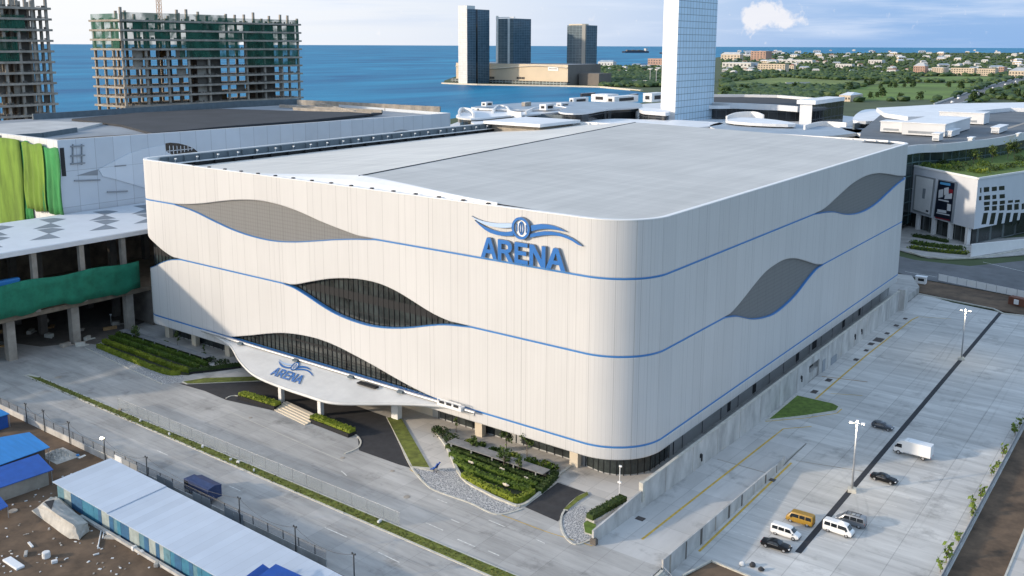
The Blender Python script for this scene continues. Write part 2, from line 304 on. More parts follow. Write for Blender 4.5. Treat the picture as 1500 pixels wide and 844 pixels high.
m_far = foliage('far_tree_leaves', (0.020, 0.050, 0.018), (0.075, 0.115, 0.035), scale=0.004)
m_bark = mat('bark', (0.16, 0.12, 0.085), 0.9, var=0.3, vscale=3)
m_glow = mat('lit_lamp', (1, 0.95, 0.85), 0.5, emit=(1.0, 0.86, 0.62, 16.0))
m_tyre = mat('tyre_rubber', (0.018, 0.018, 0.018), 0.8)
m_rim = mat('alloy_rim', (0.45, 0.45, 0.46), 0.35, metal=0.7)
m_cglass = mat('car_glass', (0.012, 0.015, 0.018), 0.06, spec=0.7)
m_lamp = mat('headlamp_lens', (0.75, 0.76, 0.78), 0.15)
m_tail = mat('tail_lamp', (0.35, 0.015, 0.012), 0.25)
m_bumper = mat('dark_trim', (0.03, 0.03, 0.032), 0.6)
m_bluesheet = mat('blue_roof_sheet', (0.022, 0.20, 0.52), 0.5, var=0.15, vscale=0.5, stretch=(0.3, 2, 1))
m_bluetarp = mat('dark_blue_tarp', (0.012, 0.085, 0.36), 0.6, var=0.15, vscale=0.6)
m_tarp = mat('grey_tarp', (0.42, 0.40, 0.36), 0.8, var=0.25, vscale=0.6, bump=0.4, bscale=1.5)
m_trunk_white = mat('debris_white', (0.66, 0.66, 0.65), 0.7, var=0.15, vscale=1)
m_fencefab, n_, l_, b_ = nodes('fence_mesh_fabric')
b_.inputs['Base Color'].default_value = (0.26, 0.30, 0.33, 1); b_.inputs['Alpha'].default_value = 0.30; b_.inputs['Roughness'].default_value = 0.7
m_chain, n_, l_, b_ = nodes('chain_link')
b_.inputs['Base Color'].default_value = (0.20, 0.21, 0.22, 1); b_.inputs['Alpha'].default_value = 0.22; b_.inputs['Roughness'].default_value = 0.7

# ---------------------------------------------------------------- mesh helpers
def wloc(o):
    v = Vector((0, 0, 0))
    while o is not None: v += o.location; o = o.parent
    return v
class MB:
    def __init__(self): self.v = []; self.f = []; self.m = []; self.uv = None
    def face(self, pts, m=0):
        i = len(self.v); self.v += [tuple(p) for p in pts]; self.f.append(tuple(range(i, i+len(pts)))); self.m.append(m)
    def raw(self, vs, fs, m=0):
        i = len(self.v); self.v += [tuple(p) for p in vs]
        for f in fs: self.f.append(tuple(i+k for k in f)); self.m.append(m)
    def box(self, c, s, rz=0.0, m=0, tilt=None):
        x, y, z = s[0]/2, s[1]/2, s[2]/2
        ps = [Vector((a*x, b*y, d*z)) for d in (-1, 1) for a, b in ((-1, -1), (1, -1), (1, 1), (-1, 1))]
        Mx = Matrix.Rotation(rz, 3, 'Z')
        if tilt: Mx = Mx @ Matrix.Rotation(tilt[0], 3, 'X') @ Matrix.Rotation(tilt[1], 3, 'Y')
        self.raw([Mx @ p + Vector(c) for p in ps], [(3, 2, 1, 0), (4, 5, 6, 7), (0, 1, 5, 4), (1, 2, 6, 5), (2, 3, 7, 6), (3, 0, 4, 7)], m)
    def prism(self, poly, z0, z1, m=0, mtop=None):
        """poly: list of (x,y); z0/z1 numbers or lists"""
        n = len(poly)
        a = sum(poly[i][0]*poly[(i+1) % n][1]-poly[(i+1) % n][0]*poly[i][1] for i in range(n))
        if a < 0: 
            poly = poly[::-1]
            if not isinstance(z0, (int, float)): z0 = list(z0)[::-1]
            if not isinstance(z1, (int, float)): z1 = list(z1)[::-1]
        Z0 = [z0]*n if isinstance(z0, (int, float)) else z0
        Z1 = [z1]*n if isinstance(z1, (int, float)) else z1
        i = len(self.v)
        self.v += [(p[0], p[1], Z0[k]) for k, p in enumerate(poly)] + [(p[0], p[1], Z1[k]) for k, p in enumerate(poly)]
        self.f.append(tuple(i+k for k in reversed(range(n)))); self.m.append(m)
        self.f.append(tuple(i+n+k for k in range(n))); self.m.append(m if mtop is None else mtop)
        for k in range(n):
            j = (k+1) % n; self.f.append((i+k, i+j, i+n+j, i+n+k)); self.m.append(m)
    def tube(self, path, r, n=8, m=0, cap=True):
        path = [Vector(p) for p in path]; rs = r if isinstance(r, (list, tuple)) else [r]*len(path)
        i0 = len(self.v)
        for k, p in enumerate(path):
            d = (path[min(k+1, len(path)-1)]-path[max(k-1, 0)]).normalized()
            a = d.orthogonal().normalized() if abs(d.z) > 0.95 else d.cross(Vector((0, 0, 1))).normalized()
            b = d.cross(a)
            for j in range(n):
                t = 2*PI*j/n; self.v.append(tuple(p+(a*math.cos(t)+b*math.sin(t))*rs[k]))
        for k in range(len(path)-1):
            for j in range(n):
                a = i0+k*n+j; b = i0+k*n+(j+1) % n
                self.f.append((a, b, b+n, a+n)); self.m.append(m)
        if cap:
            self.f.append(tuple(i0+j for j in reversed(range(n)))); self.m.append(m)
            self.f.append(tuple(i0+(len(path)-1)*n+j for j in range(n))); self.m.append(m)
    def grid(self, rows, m=0):
        i0 = len(self.v); nc = len(rows[0])
        for r in rows: self.v += [tuple(p) for p in r]
        for a in range(len(rows)-1):
            for b in range(nc-1):
                k = i0+a*nc+b; self.f.append((k, k+1, k+1+nc, k+nc)); self.m.append(m)
    def leaves(self, centers, size, m=0, up=0.0):
        for c in centers:
            n = Vector((random.gauss(0, 1), random.gauss(0, 1), random.gauss(0, 1)+up)).normalized()
            a = n.orthogonal().normalized(); b = n.cross(a); t = random.uniform(0, PI); a, b = a*math.cos(t)+b*math.sin(t), b*math.cos(t)-a*math.sin(t)
            s = size*random.uniform(0.6, 1.3); c = Vector(c)
            self.face([c-a*s*0.6, c-b*s*0.35, c+a*s*0.6, c+b*s*0.35], m)
    def build(self, name, mats, parent=None, local=False, smooth=False, uv=None, bevel=0.0):
        me = bpy.data.meshes.new(name)
        if not isinstance(mats, (list, tuple)): mats = [mats]
        off = Vector((0, 0, 0)) if (local or parent is None) else wloc(parent)
        me.from_pydata([tuple(Vector(v)-off) for v in self.v], [], self.f)
        for k in mats: me.materials.append(k)
        me.polygons.foreach_set('material_index', self.m)
        if smooth: me.polygons.foreach_set('use_smooth', [True]*len(self.f))
        if uv is not None:
            ul = me.uv_layers.new(name='UVMap'); flat = []
            for f in self.f:
                for k in f: flat += list(uv[k])
            ul.data.foreach_set('uv', flat)
        me.update()
        o = bpy.data.objects.new(name, me); COL.objects.link(o)
        if parent is not None: o.parent = parent
        if bevel:
            bm = bmesh.new(); bm.from_mesh(me); bmesh.ops.remove_doubles(bm, verts=bm.verts, dist=1e-4)
            bmesh.ops.bevel(bm, geom=[e for e in bm.edges if len(e.link_faces) == 2 and e.calc_face_angle(0) > 0.6], offset=bevel, segments=2, affect='EDGES', profile=0.6)
            bm.to_mesh(me); bm.free()
        return o
def tag(o, label=None, cat=None, group=None, kind=None):
    if label: o['label'] = label
    if cat: o['category'] = cat
    if group: o['group'] = group
    if kind: o['kind'] = kind
    return o
def thing(name, label, cat, loc=(0, 0, 0), rz=0.0, group=None):
    o = bpy.data.objects.new(name, None); COL.objects.link(o); o.location = loc; o.rotation_euler = (0, 0, rz); o.empty_display_size = 0.5
    return tag(o, label, cat, group)
CH = {}
def copy_tree(o, parent=None):
    c = o.copy(); COL.objects.link(c)
    if parent is not None: c.parent = parent
    for ch in list(o.children): copy_tree(ch, c)
    return c
def place(proto, used, loc, rz=0.0, label=None, scale=None, group=None):
    o = copy_tree(proto) if used else proto
    o.location = loc; o.rotation_euler = (0, 0, rz)
    if scale is not None: o.scale = scale if isinstance(scale, (tuple, list)) else (scale,)*3
    if label: o['label'] = label
    if group: o['group'] = group
    return o
def struct(name, mb, m, **k): 
    return tag(mb.build(name, m, **k), kind='structure')
def sheet(name, poly, z, m, depth=None, kind=True):
    mb = MB()
    if depth: mb.prism(poly, z-depth, z)
    else:
        n = len(poly); a = sum(poly[i][0]*poly[(i+1) % n][1]-poly[(i+1) % n][0]*poly[i][1] for i in range(n))
        mb.face([(x, y, z) for x, y in (poly if a > 0 else poly[::-1])])
    o = mb.build(name, m)
    if kind: o['kind'] = 'structure'
    return o
def smooth_poly(pts, n=6, closed=False):
    out = []; N = len(pts); P = [Vector(p) for p in pts]
    rngk = range(N) if closed else range(N-1)
    for k in rngk:
        p0, p1, p2, p3 = (P[(k-1) % N] if closed or k > 0 else P[0]), P[k], P[(k+1) % N], (P[(k+2) % N] if closed or k+2 < N else P[-1])
        for j in range(n):
            t = j/n; out.append(0.5*((2*p1)+(p2-p0)*t+(2*p0-5*p1+4*p2-p3)*t*t+(3*p1-p0-3*p2+p3)*t**3))
    if not closed: out.append(P[-1])
    return [tuple(p) for p in out]
def ribbon(pts, w):
    """polygon of constant width around a polyline of (x,y)"""
    P = [Vector(p).to_2d() for p in pts]; Lf, Rg = [], []
    for k, p in enumerate(P):
        d = (P[min(k+1, len(P)-1)]-P[max(k-1, 0)]).normalized(); nrm = Vector((-d.y, d.x))
        Lf.append(tuple(p+nrm*w/2)); Rg.append(tuple(p-nrm*w/2))
    return Lf+Rg[::-1]
def ribbon_mb(mb, pts, w, z0, z1, m=0):
    P = [Vector(p).to_2d() for p in pts]
    for k in range(len(P)-1):
        a, b = P[k], P[k+1]; d = (b-a).normalized(); nrm = Vector((-d.y, d.x))*w/2
        mb.prism([tuple(a-nrm), tuple(b-nrm), tuple(b+nrm), tuple(a+nrm)], z0, z1, m)
def ordinal(k): return ['first', 'second', 'third', 'fourth', 'fifth', 'sixth', 'seventh', 'eighth', 'ninth', 'tenth', 'eleventh', 'twelfth', 'thirteenth', 'fourteenth', 'fifteenth', 'sixteenth', 'seventeenth', 'eighteenth', 'nineteenth', 'twentieth'][k]

# ================================================================ LAND, SEA
sea = MB()
S_ = 120000
sea.face([(-S_, -S_, ZSEA), (S_, -S_, ZSEA), (S_, S_, ZSEA), (-S_, S_, ZSEA)])
struct('sea', sea, m_sea)
shore = G2([(650, 176), (700, 167), (780, 163), (850, 159), (930, 152), (968, 146), (974, 140), (940, 133.5), (880, 127), (820, 125.5), (760, 124.5), (700, 123.5), (650, 122), (651, 118), (668, 112),
            (760, 107), (880, 99), (905, 96.5), (945, 98), (972, 94), (1060, 83), (1150, 79), (1300, 77.5), (1500, 77.5), (1800, 78.5)], ZB)
land = [(-900, -500), (-760, 150), (-640, 480)] + shore + [(16000, 6000), (3000, -900)]
lmb = MB(); lmb.prism(land, -12.0, ZB)
struct('terrain', lmb, m_ground)
def pxz4(pts, z): return G2([(1050+.3*x, .3*y) for x, y in pts], z)
m_field = mat('field_grass', (0.105, 0.175, 0.026), 0.95, var=0.4, vscale=0.008, stretch=(1, 1, 1))
m_field2 = mat('pale_field_grass', (0.14, 0.185, 0.04), 0.95, var=0.4, vscale=0.008)
f1 = pxz4([(600, 450), (760, 415), (1000, 405), (1285, 408), (1240, 440), (1100, 487), (720, 492), (640, 470)], -2.45)
f2 = pxz4([(60, 400), (300, 378), (600, 392), (960, 400), (760, 412), (560, 432), (250, 425), (60, 420)], -2.35)
f3 = pxz4([(940, 380), (1140, 372), (1400, 375), (1330, 400), (1000, 400)], -2.25)
sheet('field_grass', f1, -2.45, m_field); sheet('field_grass', f2, -2.35, m_field2); sheet('field_grass', f3, -2.25, m_field)
hwl = pxz4([(1060, 512), (1150, 480), (1250, 445), (1440, 390), (1490, 384), (1530, 380)], -2.2); hwr = pxz4([(1560, 392), (1500, 405), (1310, 470), (1200, 505), (1130, 520)], -2.2)
sheet('far_road', hwl+hwr, -2.15, m_asph2)

# ================================================================ FOREGROUND GROUND SHEETS
# road and plaza stand at 0, the car park lies 2.2 m lower
XW1, XW2 = -73.8, -61.4     # outer wall of the arena walk, wall of the ramp lane
plat = [(-420, -200), (-57.6, -200), (-57.6, 117.3), (-61.38, 117.3), (-61.38, 121.5), (XW1, 121.5), (XW1, 330), (-80, 345), (-420, 345)]
rm = MB(); rm.prism(plat, ZB-0.5, 0.0); struct('road', rm, m_road)
lot = [(-57.5, 60), (30, 60), (30, 300), (-26, 322), (-46, 320.5), (-62, 324), (-73.6, 330), (-73.6, 186), (XW2+0.25, 186), (XW2+0.25, 121.4), (-61.3, 121.4), (-61.3, 117.4), (-57.5, 117.4)]
sheet('car_park', lot, ZL, m_lot, depth=0.3)
# ramp lane falling from the road to the car park
rp_ = MB()
lane = [(XW1+0.2, 121.5, 0.0), (XW2-0.05, 121.5, 0.0), (XW2-0.05, 186.0, ZL+0.008), (XW1+0.2, 186.0, ZL+0.008)]
rp_.face(lane); rp_.raw([(p[0], p[1], -2.55) for p in lane]+lane, [(0, 3, 2, 1), (0, 1, 5, 4), (1, 2, 6, 5), (2, 3, 7, 6), (3, 0, 4, 7)])
struct('ramp', rp_, m_ramp)
def lane_z(y): return 0.0 if y < 121.5 else max(ZL, ZL*(y-121.5)/(186-121.5))

# ================================================================ ARENA
XF0, YF, XR, RC, RL = -225.0, 139.7, -76.8, 11.0, 5.0
CX, CY = XR-RC, YF+RC
YB = 318.0
SL = XF0-CX                                     # start of the left corner arc
S_R1 = RC*PI/2                                   # end of the front right corner
S_R2 = S_R1+(YB-6-CY)                            # start of the far right corner
S_R3 = S_R2+6*PI/2
S_L1 = SL-RL*PI/2
def wall(s, inset=0.0):
    """point of the arena outline, s metres along the wall from the near corner, inset inwards"""
    if s < S_L1: return (XF0-RL+inset, YF+RL+(S_L1-s))
    if s < SL:
        t = (SL-s)/RL; return (XF0-(RL-inset)*math.sin(t), YF+RL-(RL-inset)*math.cos(t))
    if s <= 0: return (CX+s, YF+inset)
    if s < S_R1:
        t = s/RC; return (CX+(RC-inset)*math.sin(t), CY-(RC-inset)*math.cos(t))
    if s < S_R2: return (XR-inset, CY+s-S_R1)
    if s < S_R3:
        t = (s-S_R2)/6; return (XR-6+(6-inset)*math.cos(t), YB-6+(6-inset)*math.sin(t))
    return (XR-6-(s-S_R3), YB-inset)
S_END = S_R3+(XR-6-(XF0-RL)); S_START = S_L1-(YB-YF-RL)
def srange(a, b):
    out = [a]; s = a
    while s < b-1e-6:
        st = 0.6 if (SL-9 < s < SL or -1 < s < S_R1+0.5 or S_R2-1 < s < S_R3) else 1.4
        s = min(b, s+st); out.append(s)
    return out
ZTOP, Z1, Z2, Z3, ZBOT, GAP = 49.7, 38.9, 24.4, 7.0, 4.7, 0.34
def curve(tab):
    xs = np.array([t[0] for t in tab]); ys = np.array([t[1] for t in tab])
    d = np.gradient(ys, xs)
    def f(s):
        if s <= xs[0] or s >= xs[-1]: return None
        k = int(np.searchsorted(xs, s))-1; h = xs[k+1]-xs[k]; t = (s-xs[k])/h
        return (2*t**3-3*t*t+1)*ys[k]+(t**3-2*t*t+t)*h*d[k]+(-2*t**3+3*t*t)*ys[k+1]+(t**3-t*t)*h*d[k+1]
    return f
LENS = {  # upper and lower edges (s, z); line index
 'upper_front': (1, [(-127, 39.1), (-120.9, 39.6), (-113.4, 40.6), (-105.5, 42.0), (-97.8, 43.1), (-90.5, 43.6), (-83.5, 43.3), (-76.2, 42.3), (-69.8, 41.0), (-63.5, 40.0), (-57.5, 39.2), (-53, 38.9)],
                    [(-127, 39.0), (-117.7, 38.1), (-109, 36.4), (-101.5, 35.1), (-94, 34.4), (-86.9, 34.3), (-78.6, 35.1), (-71.9, 36.2), (-65.5, 37.3), (-59.3, 38.2), (-53, 38.9)], 'mesh'),
 'upper_side': (1, [(95.4, 39.0), (103.4, 39.6), (112.7, 41.3), (124.3, 43.3), (135.2, 44.1), (147.5, 43.7), (158.8, 42.3), (171.4, 40.4), (185, 38.9)],
                   [(95.4, 38.9), (105, 38.1), (110.8, 37.3), (118.4, 35.7), (129.4, 34.2), (139.6, 33.9), (149.8, 34.6), (160.4, 36.2), (172.1, 37.9), (185, 38.9)], 'mesh'),
 'left_corner': (2, [(-190, 24.4), (-175, 28), (-160, 31.2), (-148, 31.2), (-141.8, 29.8), (-137.3, 28.1), (-133.4, 26.4), (-129.4, 25.1), (-124.8, 24.4)],
                    [(-190, 24.4), (-175, 22), (-160, 19.6), (-148, 18.9), (-141.3, 19.7), (-137.3, 20.7), (-133, 22.5), (-128.8, 23.8), (-124.8, 24.4)], 'glass'),
 'middle_front': (2, [(-84, 24.4), (-79.9, 24.9), (-74.4, 26.4), (-67.5, 28.2), (-61.5, 29.2), (-56.6, 29.6), (-51, 29.4), (-46.4, 28.5), (-41.8, 27.1), (-36.9, 25.6), (-31.9, 24.7), (-27, 24.4)],
                     [(-84, 24.4), (-79.9, 24.0), (-76, 23.0), (-71.5, 21.6), (-67, 20.4), (-61.2, 19.6), (-55.5, 19.4), (-48.6, 20.1), (-43.3, 21.2), (-38.1, 22.6), (-34.3, 23.5), (-27, 24.4)], 'glass'),
 'middle_side': (2, [(44.6, 24.5), (48, 25.1), (53.2, 26.6), (58.5, 28.4), (64.1, 30.0), (72.2, 30.9), (76.4, 30.9), (83.5, 29.9), (91, 27.9), (99.3, 25.5), (105.5, 24.4)],
                    [(44.6, 24.3), (49.9, 23.3), (53.7, 22.1), (57.5, 20.9), (64.3, 19.5), (71.3, 18.8), (78.6, 19.3), (86.1, 20.6), (92.6, 22.5), (99.4, 24.1), (105.5, 24.4)], 'mesh'),
 'entrance': (3, [(-105.5, 7.1), (-103.3, 7.7), (-96.8, 9.3), (-90.7, 10.9), (-84.8, 12.2), (-78.2, 13.0), (-71.9, 13.2), (-65.9, 12.7), (-60, 11.7), (-54.3, 10.6), (-48.9, 9.4), (-43.5, 8.3), (-39, 7.6), (-34, 7.1)], None, 'glass'),
}
CUR = {k: (v[0], curve(v[1]), curve(v[2]) if v[2] else None, v[3]) for k, v in LENS.items()}
LINEZ = {1: Z1, 2: Z2, 3: Z3}
def up_edge(k, s):
    z = LINEZ[k]+GAP
    for (kk, u, d, _) in CUR.values():
        if kk == k:
            r = u(s)
            if r is not None: z = max(z, r)
    return z
def lo_edge(k, s):
    z = LINEZ[k]
    for (kk, u, d, _) in CUR.values():
        if kk == k and d is not None:
            r = d(s)
            if r is not None: z = min(z, r)
    return z
arena = thing('arena_building', 'huge white arena with wavy blue lines and lens shaped openings along its rounded facade', 'arena', (CX, CY, 0))
SS = srange(S_START, S_END)
def band(name, zb, zt, thick=0.9):
    mb = MB(); uvs = []
    rows = []
    for s in SS:
        b, t = zb(s), zt(s); o = wall(s); i = wall(s, thick)
        # lips turn gently inwards
        c1 = wall(s, 0.10)
        prof = [(i, b), (c1, b), (o, b+0.18), (o, t-0.14), (c1, t), (i, t)]
        rows.append([(p[0], p[1], z) for p, z in prof]); uvs += [(s, z) for p, z in prof]
    mb.grid(rows)
    mb.f = [tuple(reversed(f)) for f in mb.f]
    o = mb.build(name, m_clad, arena, uv=uvs, smooth=False)
    return o
band('facade_band', lambda s: up_edge(1, s), lambda s: ZTOP)
band('facade_band', lambda s: up_edge(2, s), lambda s: lo_edge(1, s))
band('facade_band', lambda s: up_edge(3, s), lambda s: lo_edge(2, s))
band('facade_band', lambda s: ZBOT, lambda s: lo_edge(3, s))
def trim(k):
    mb = MB(); rows = []
    for s in SS:
        z = lo_edge(k, s); lens = up_edge(k, s)-z > GAP+0.05
        o = wall(s, -0.05 if lens else 0.02); i = wall(s, 0.95); h = GAP+0.02 if not lens else 0.17
        c = wall(s, 0.10)
        rows.append([(o[0], o[1], z+0.012), (o[0], o[1], z+h-0.08), (c[0], c[1], z+h), (i[0], i[1], z+h)])
    mb.grid(rows); mb.f = [tuple(reversed(f)) for f in mb.f]
    mb.build('blue_trim', m_blue, arena)
for k in (1, 2, 3): trim(k)
# recessed panels behind the openings
for nm, (k, u, d, kind) in CUR.items():
    tab = LENS[nm][1]; a, b = tab[0][0], tab[-1][0]
    ins = 0.55 if kind == 'mesh' else 1.3
    mb = MB(); rows = []; uvs = []
    ss = [s for s in srange(a+0.05, b-0.05)]
    for s in ss:
        p = wall(s, ins); zb = (d(s) if d else Z3)-0.6; zt = u(s)+0.6
        rows.append([(p[0], p[1], zb), (p[0], p[1], zt)]); uvs += [(s, zb), (s, zt)]
    mb.grid(rows); mb.f = [tuple(reversed(f)) for f in mb.f]
    if kind == 'mesh':
        mb.build('mesh_panel', m_mesh, arena, uv=uvs)
    else:
        win = mb.build('lens_window', m_glass2, arena, uv=uvs)
        mu = MB(); s = a+1
        while s < b-1:
            zb = (d(s) if d else Z3)-0.3; zt = u(s)+0.3; p = wall(s, ins-0.06); q = wall(s+0.1, ins-0.06)
            ang = math.atan2(q[1]-p[1], q[0]-p[0])
            mu.box((p[0], p[1], (zb+zt)/2), (0.13, 0.22, zt-zb), ang); s += 1.55
        for zz, hh in (((25.0, 1.9), (21.6, 0.22), (28.0, 0.2)) if k == 2 else ((11.0, 0.5), (9.2, 0.15))):
            run = [s for s in ss if (d(s) if d else Z3)-0.3 < zz-hh/2 and u(s)+0.5 > zz+hh/2]
            rr = [[(*wall(s, ins-0.10), zz-hh/2), (*wall(s, ins-0.10), zz+hh/2)] for s in run]
            if len(rr) > 1:
                g0 = len(mu.f); mu.grid(rr)
                mu.f[g0:] = [tuple(reversed(f)) for f in mu.f[g0:]]
        mu.build('mullions', m_mull, win)
        # dark ceiling and floor inside the reveal
# inner wall that closes the shell, soffit, podium
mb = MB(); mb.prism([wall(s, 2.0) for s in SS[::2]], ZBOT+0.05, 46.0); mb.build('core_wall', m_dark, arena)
mb = MB(); rows = [[(*wall(s, 0.85), ZBOT+0.02), (*wall(s, 6.0 if s < 6 else 4.5), ZBOT+0.02)] for s in SS]
mb.grid(rows); mb.build('soffit', m_white, arena)
def pod_in(s):
    if s < -6: return 5.6
    if s < S_R1: return 5.6+(2.2-5.6)*(s+6)/(S_R1+6)
    return 2.2
mb = MB(); rows = [[(*wall(s, pod_in(s)), -0.2), (*wall(s, pod_in(s)), ZBOT+0.1)] for s in SS]
mb.grid(rows); mb.f = [tuple(reversed(f)) for f in mb.f]
pod = mb.build('podium_wall', m_podium, arena)
mb = MB(); s = -139.0
while s < 28:
    if not (-70 < s < -42):
        p = wall(s, pod_in(s)-0.05); q = wall(s+0.1, pod_in(s)-0.05); mb.box((p[0], p[1], 2.3), (0.10, 0.2, 4.9), math.atan2(q[1]-p[1], q[0]-p[0]))
    s += 1.9
mb.build('mullions', m_mull, pod)
def podium_panel(a, b, z0, z1, m, nm, proud=0.06):
    mb = MB(); n = max(2, int((b-a)/1.2)); rows = [[(*wall(a+(b-a)*k/n, pod_in(a+(b-a)*k/n)-proud), z0), (*wall(a+(b-a)*k/n, pod_in(a+(b-a)*k/n)-proud), z1)] for k in range(n+1)]
    mb.grid(rows); mb.f = [tuple(reversed(f)) for f in mb.f]; mb.build(nm, m, pod)
podium_panel(-138, -72, 0.3, 4.3, m_glass2, 'window'); podium_panel(-40, -21, 0.3, 4.3, m_glass2, 'window'); podium_panel(-18, -5, 0.3, 4.3, m_glass2, 'window')
podium_panel(-2, 24, 0.25, 4.5, m_glass2, 'window')
podium_panel(-70, -42, 0.1, 4.6, m_cream, 'entrance_wall')
for a, w in ((66, 2.2), (94, 2.4), (106, 3.6), (131, 2.4), (146, 2.2), (52, 1.8)):
    podium_panel(a, a+w, 0.5, 4.2, m_dark, 'doorway', 0.03)
for k in range(17):
    podium_panel(30+k*9.2, 30+k*9.2+0.3, 0.0, 4.6, m_mull, 'panel_joint', 0.09)
# columns under the front overhang
for xx in (-225.7, -213.5, -199.0, -115.2, -91.7):
    mb = MB(); mb.box((xx, 143.7, 2.4), (1.9, 1.3, 4.9)); mb.build('column', m_cream, arena, bevel=0.05)
# ---- roof
m_roofa, n_, l_, b_ = nodes('roof_membrane')
t_ = n_.new('ShaderNodeTexCoord'); s_ = n_.new('ShaderNodeSeparateXYZ'); l_.new(t_.outputs['Object'], s_.inputs[0])
mp_ = n_.new('ShaderNodeMapping'); mp_.inputs['Scale'].default_value = (1.6, 0.14, 1); mp_.inputs['Rotation'].default_value = (0, 0, R(90)); l_.new(t_.outputs['Object'], mp_.inputs[0])
z_ = n_.new('ShaderNodeTexNoise'); z_.inputs['Scale'].default_value = 0.22; z_.inputs['Detail'].default_value = 7; z_.inputs['Roughness'].default_value = 0.6; l_.new(mp_.outputs[0], z_.inputs[0])
z2_ = n_.new('ShaderNodeTexNoise'); z2_.inputs['Scale'].default_value = 0.035; z2_.inputs['Detail'].default_value = 6; l_.new(t_.outputs['Object'], z2_.inputs[0])
seam = line_mask(n_, l_, math_node(n_, l_, 'ADD', s_.outputs[1], 900.0), 3.1, 0.16)
seam2 = line_mask(n_, l_, math_node(n_, l_, 'ADD', s_.outputs[1], 900.0), 27.9, 0.4)
row_ = n_.new('ShaderNodeTexWhiteNoise'); row_.noise_dimensions = '1D'; l_.new(math_node(n_, l_, 'FLOOR', math_node(n_, l_, 'DIVIDE', math_node(n_, l_, 'ADD', s_.outputs[1], 900.0), 3.1)), row_.inputs['W'])
v_ = math_node(n_, l_, 'MULTIPLY', math_node(n_, l_, 'MULTIPLY_ADD', z_.outputs[0], 0.40, 0.80), math_node(n_, l_, 'MULTIPLY_ADD', z2_.outputs[0], 0.44, 0.78))
v_ = math_node(n_, l_, 'MULTIPLY', v_, math_node(n_, l_, 'MULTIPLY_ADD', seam, -0.15, 1.0)); v_ = math_node(n_, l_, 'MULTIPLY', v_, math_node(n_, l_, 'MULTIPLY_ADD', row_.outputs[0], 0.07, 0.965)); v_ = math_node(n_, l_, 'MULTIPLY', v_, math_node(n_, l_, 'MULTIPLY_ADD', seam2, 0.08, 1.0))
h_ = n_.new('ShaderNodeMixRGB'); h_.blend_type = 'MULTIPLY'; h_.inputs[0].default_value = 1; h_.inputs[1].default_value = (0.55, 0.53, 0.49, 1); l_.new(v_, h_.inputs[2]); l_.new(h_.outputs[0], b_.inputs['Base Color'])
b_.inputs['Roughness'].default_value = 0.6; b_.inputs['Specular IOR Level'].default_value = 0.35
RA, RB = (-151.8, 147.0), (-175.7, 305.4)             # the ridge runs slightly askew
def ridge_x(y): return RA[0]+(RB[0]-RA[0])*(y-RA[1])/(RB[1]-RA[1])
ZR, ZRL, ZRR = 51.1, 46.4, 49.35
def roof_z(x, y):
    r = ridge_x(y)
    return ZR+(ZRR-ZR)*(x-r)/(XR-0.9-r) if x >= r else ZR+(ZRL-ZR)*(r-x)/(r+229.0)
def front_y(x):
    if x > -108: return YF+0.95
    t = min(1, max(0, (-108-x)/44.0)); u = min(1, max(0, (x+205)/52.0)); k = min(t, u)
    return YF+0.95+5.6*(3*k*k-2*k**3)
xl, xr = [], []
mbL, mbR = MB(), MB()
for side, mb in (('l', mbL), ('r', mbR)):
    rows = []
    for j in range(41):
        f = j/40; row = []
        for i in range(31):
            g = i/30
            y0 = 150+(YB-1.0-150)*f
            y = y0; r = ridge_x(y)
            x = -229.0+(r+229.0)*g if side == 'l' else r+(XR-0.92-r)*g
            if f < 1: 
                yf = front_y(x)
                # round off to follow the corners
                if x > CX: yf = max(yf, CY-math.sqrt(max(0, (RC-0.92)**2-(x-CX)**2)))
                y = yf+(YB-1.0-yf)*f
            row.append((x, y, roof_z(x, y)))
        rows.append(row)
    mb.grid(rows); mb.f = [tuple(reversed(q)) for q in mb.f]
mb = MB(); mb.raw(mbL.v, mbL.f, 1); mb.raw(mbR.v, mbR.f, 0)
m_roofb = m_roofa.copy(); m_roofb.name = 'roof_membrane_sunlit'  # left slope: sunlight painted in as a lighter, warmer copy of the membrane
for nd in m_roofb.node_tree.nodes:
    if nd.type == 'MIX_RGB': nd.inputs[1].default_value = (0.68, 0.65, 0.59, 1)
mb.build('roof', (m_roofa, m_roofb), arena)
mb = MB(); pts = [(ridge_x(y), y, roof_z(ridge_x(y), y)+0.03) for y in np.linspace(146, YB-1.5, 30)]
mb.tube(pts, 0.15, 6); mb.build('ridge_joint', m_mull, arena)
# crescent fascia between parapet and raised roof edge
mb = MB(); rows = []
for x in np.linspace(-205, -108.5, 70):
    yf = front_y(x); rows.append([(x, YF+0.93, min(ZTOP-0.55, roof_z(x, yf)-0.1)), (x, YF+0.93+(yf-YF-0.93)*0.55, (ZTOP-0.55)*0.45+0.55*(roof_z(x, yf))+0.25), (x, yf, roof_z(x, yf)+0.12), (x, yf+0.5, roof_z(x, yf)+0.14)])
mb.grid(rows); mb.f = [tuple(reversed(f)) for f in mb.f]; mb.build('roof_fascia', m_cream if False else m_white, arena)
mb = MB()
for x in np.arange(-205, -108, 6.3): mb.box((x, YF+0.72, ZTOP+0.12), (0.7, 0.6, 0.5))
mb.build('gutter_outlets', m_mull, arena)
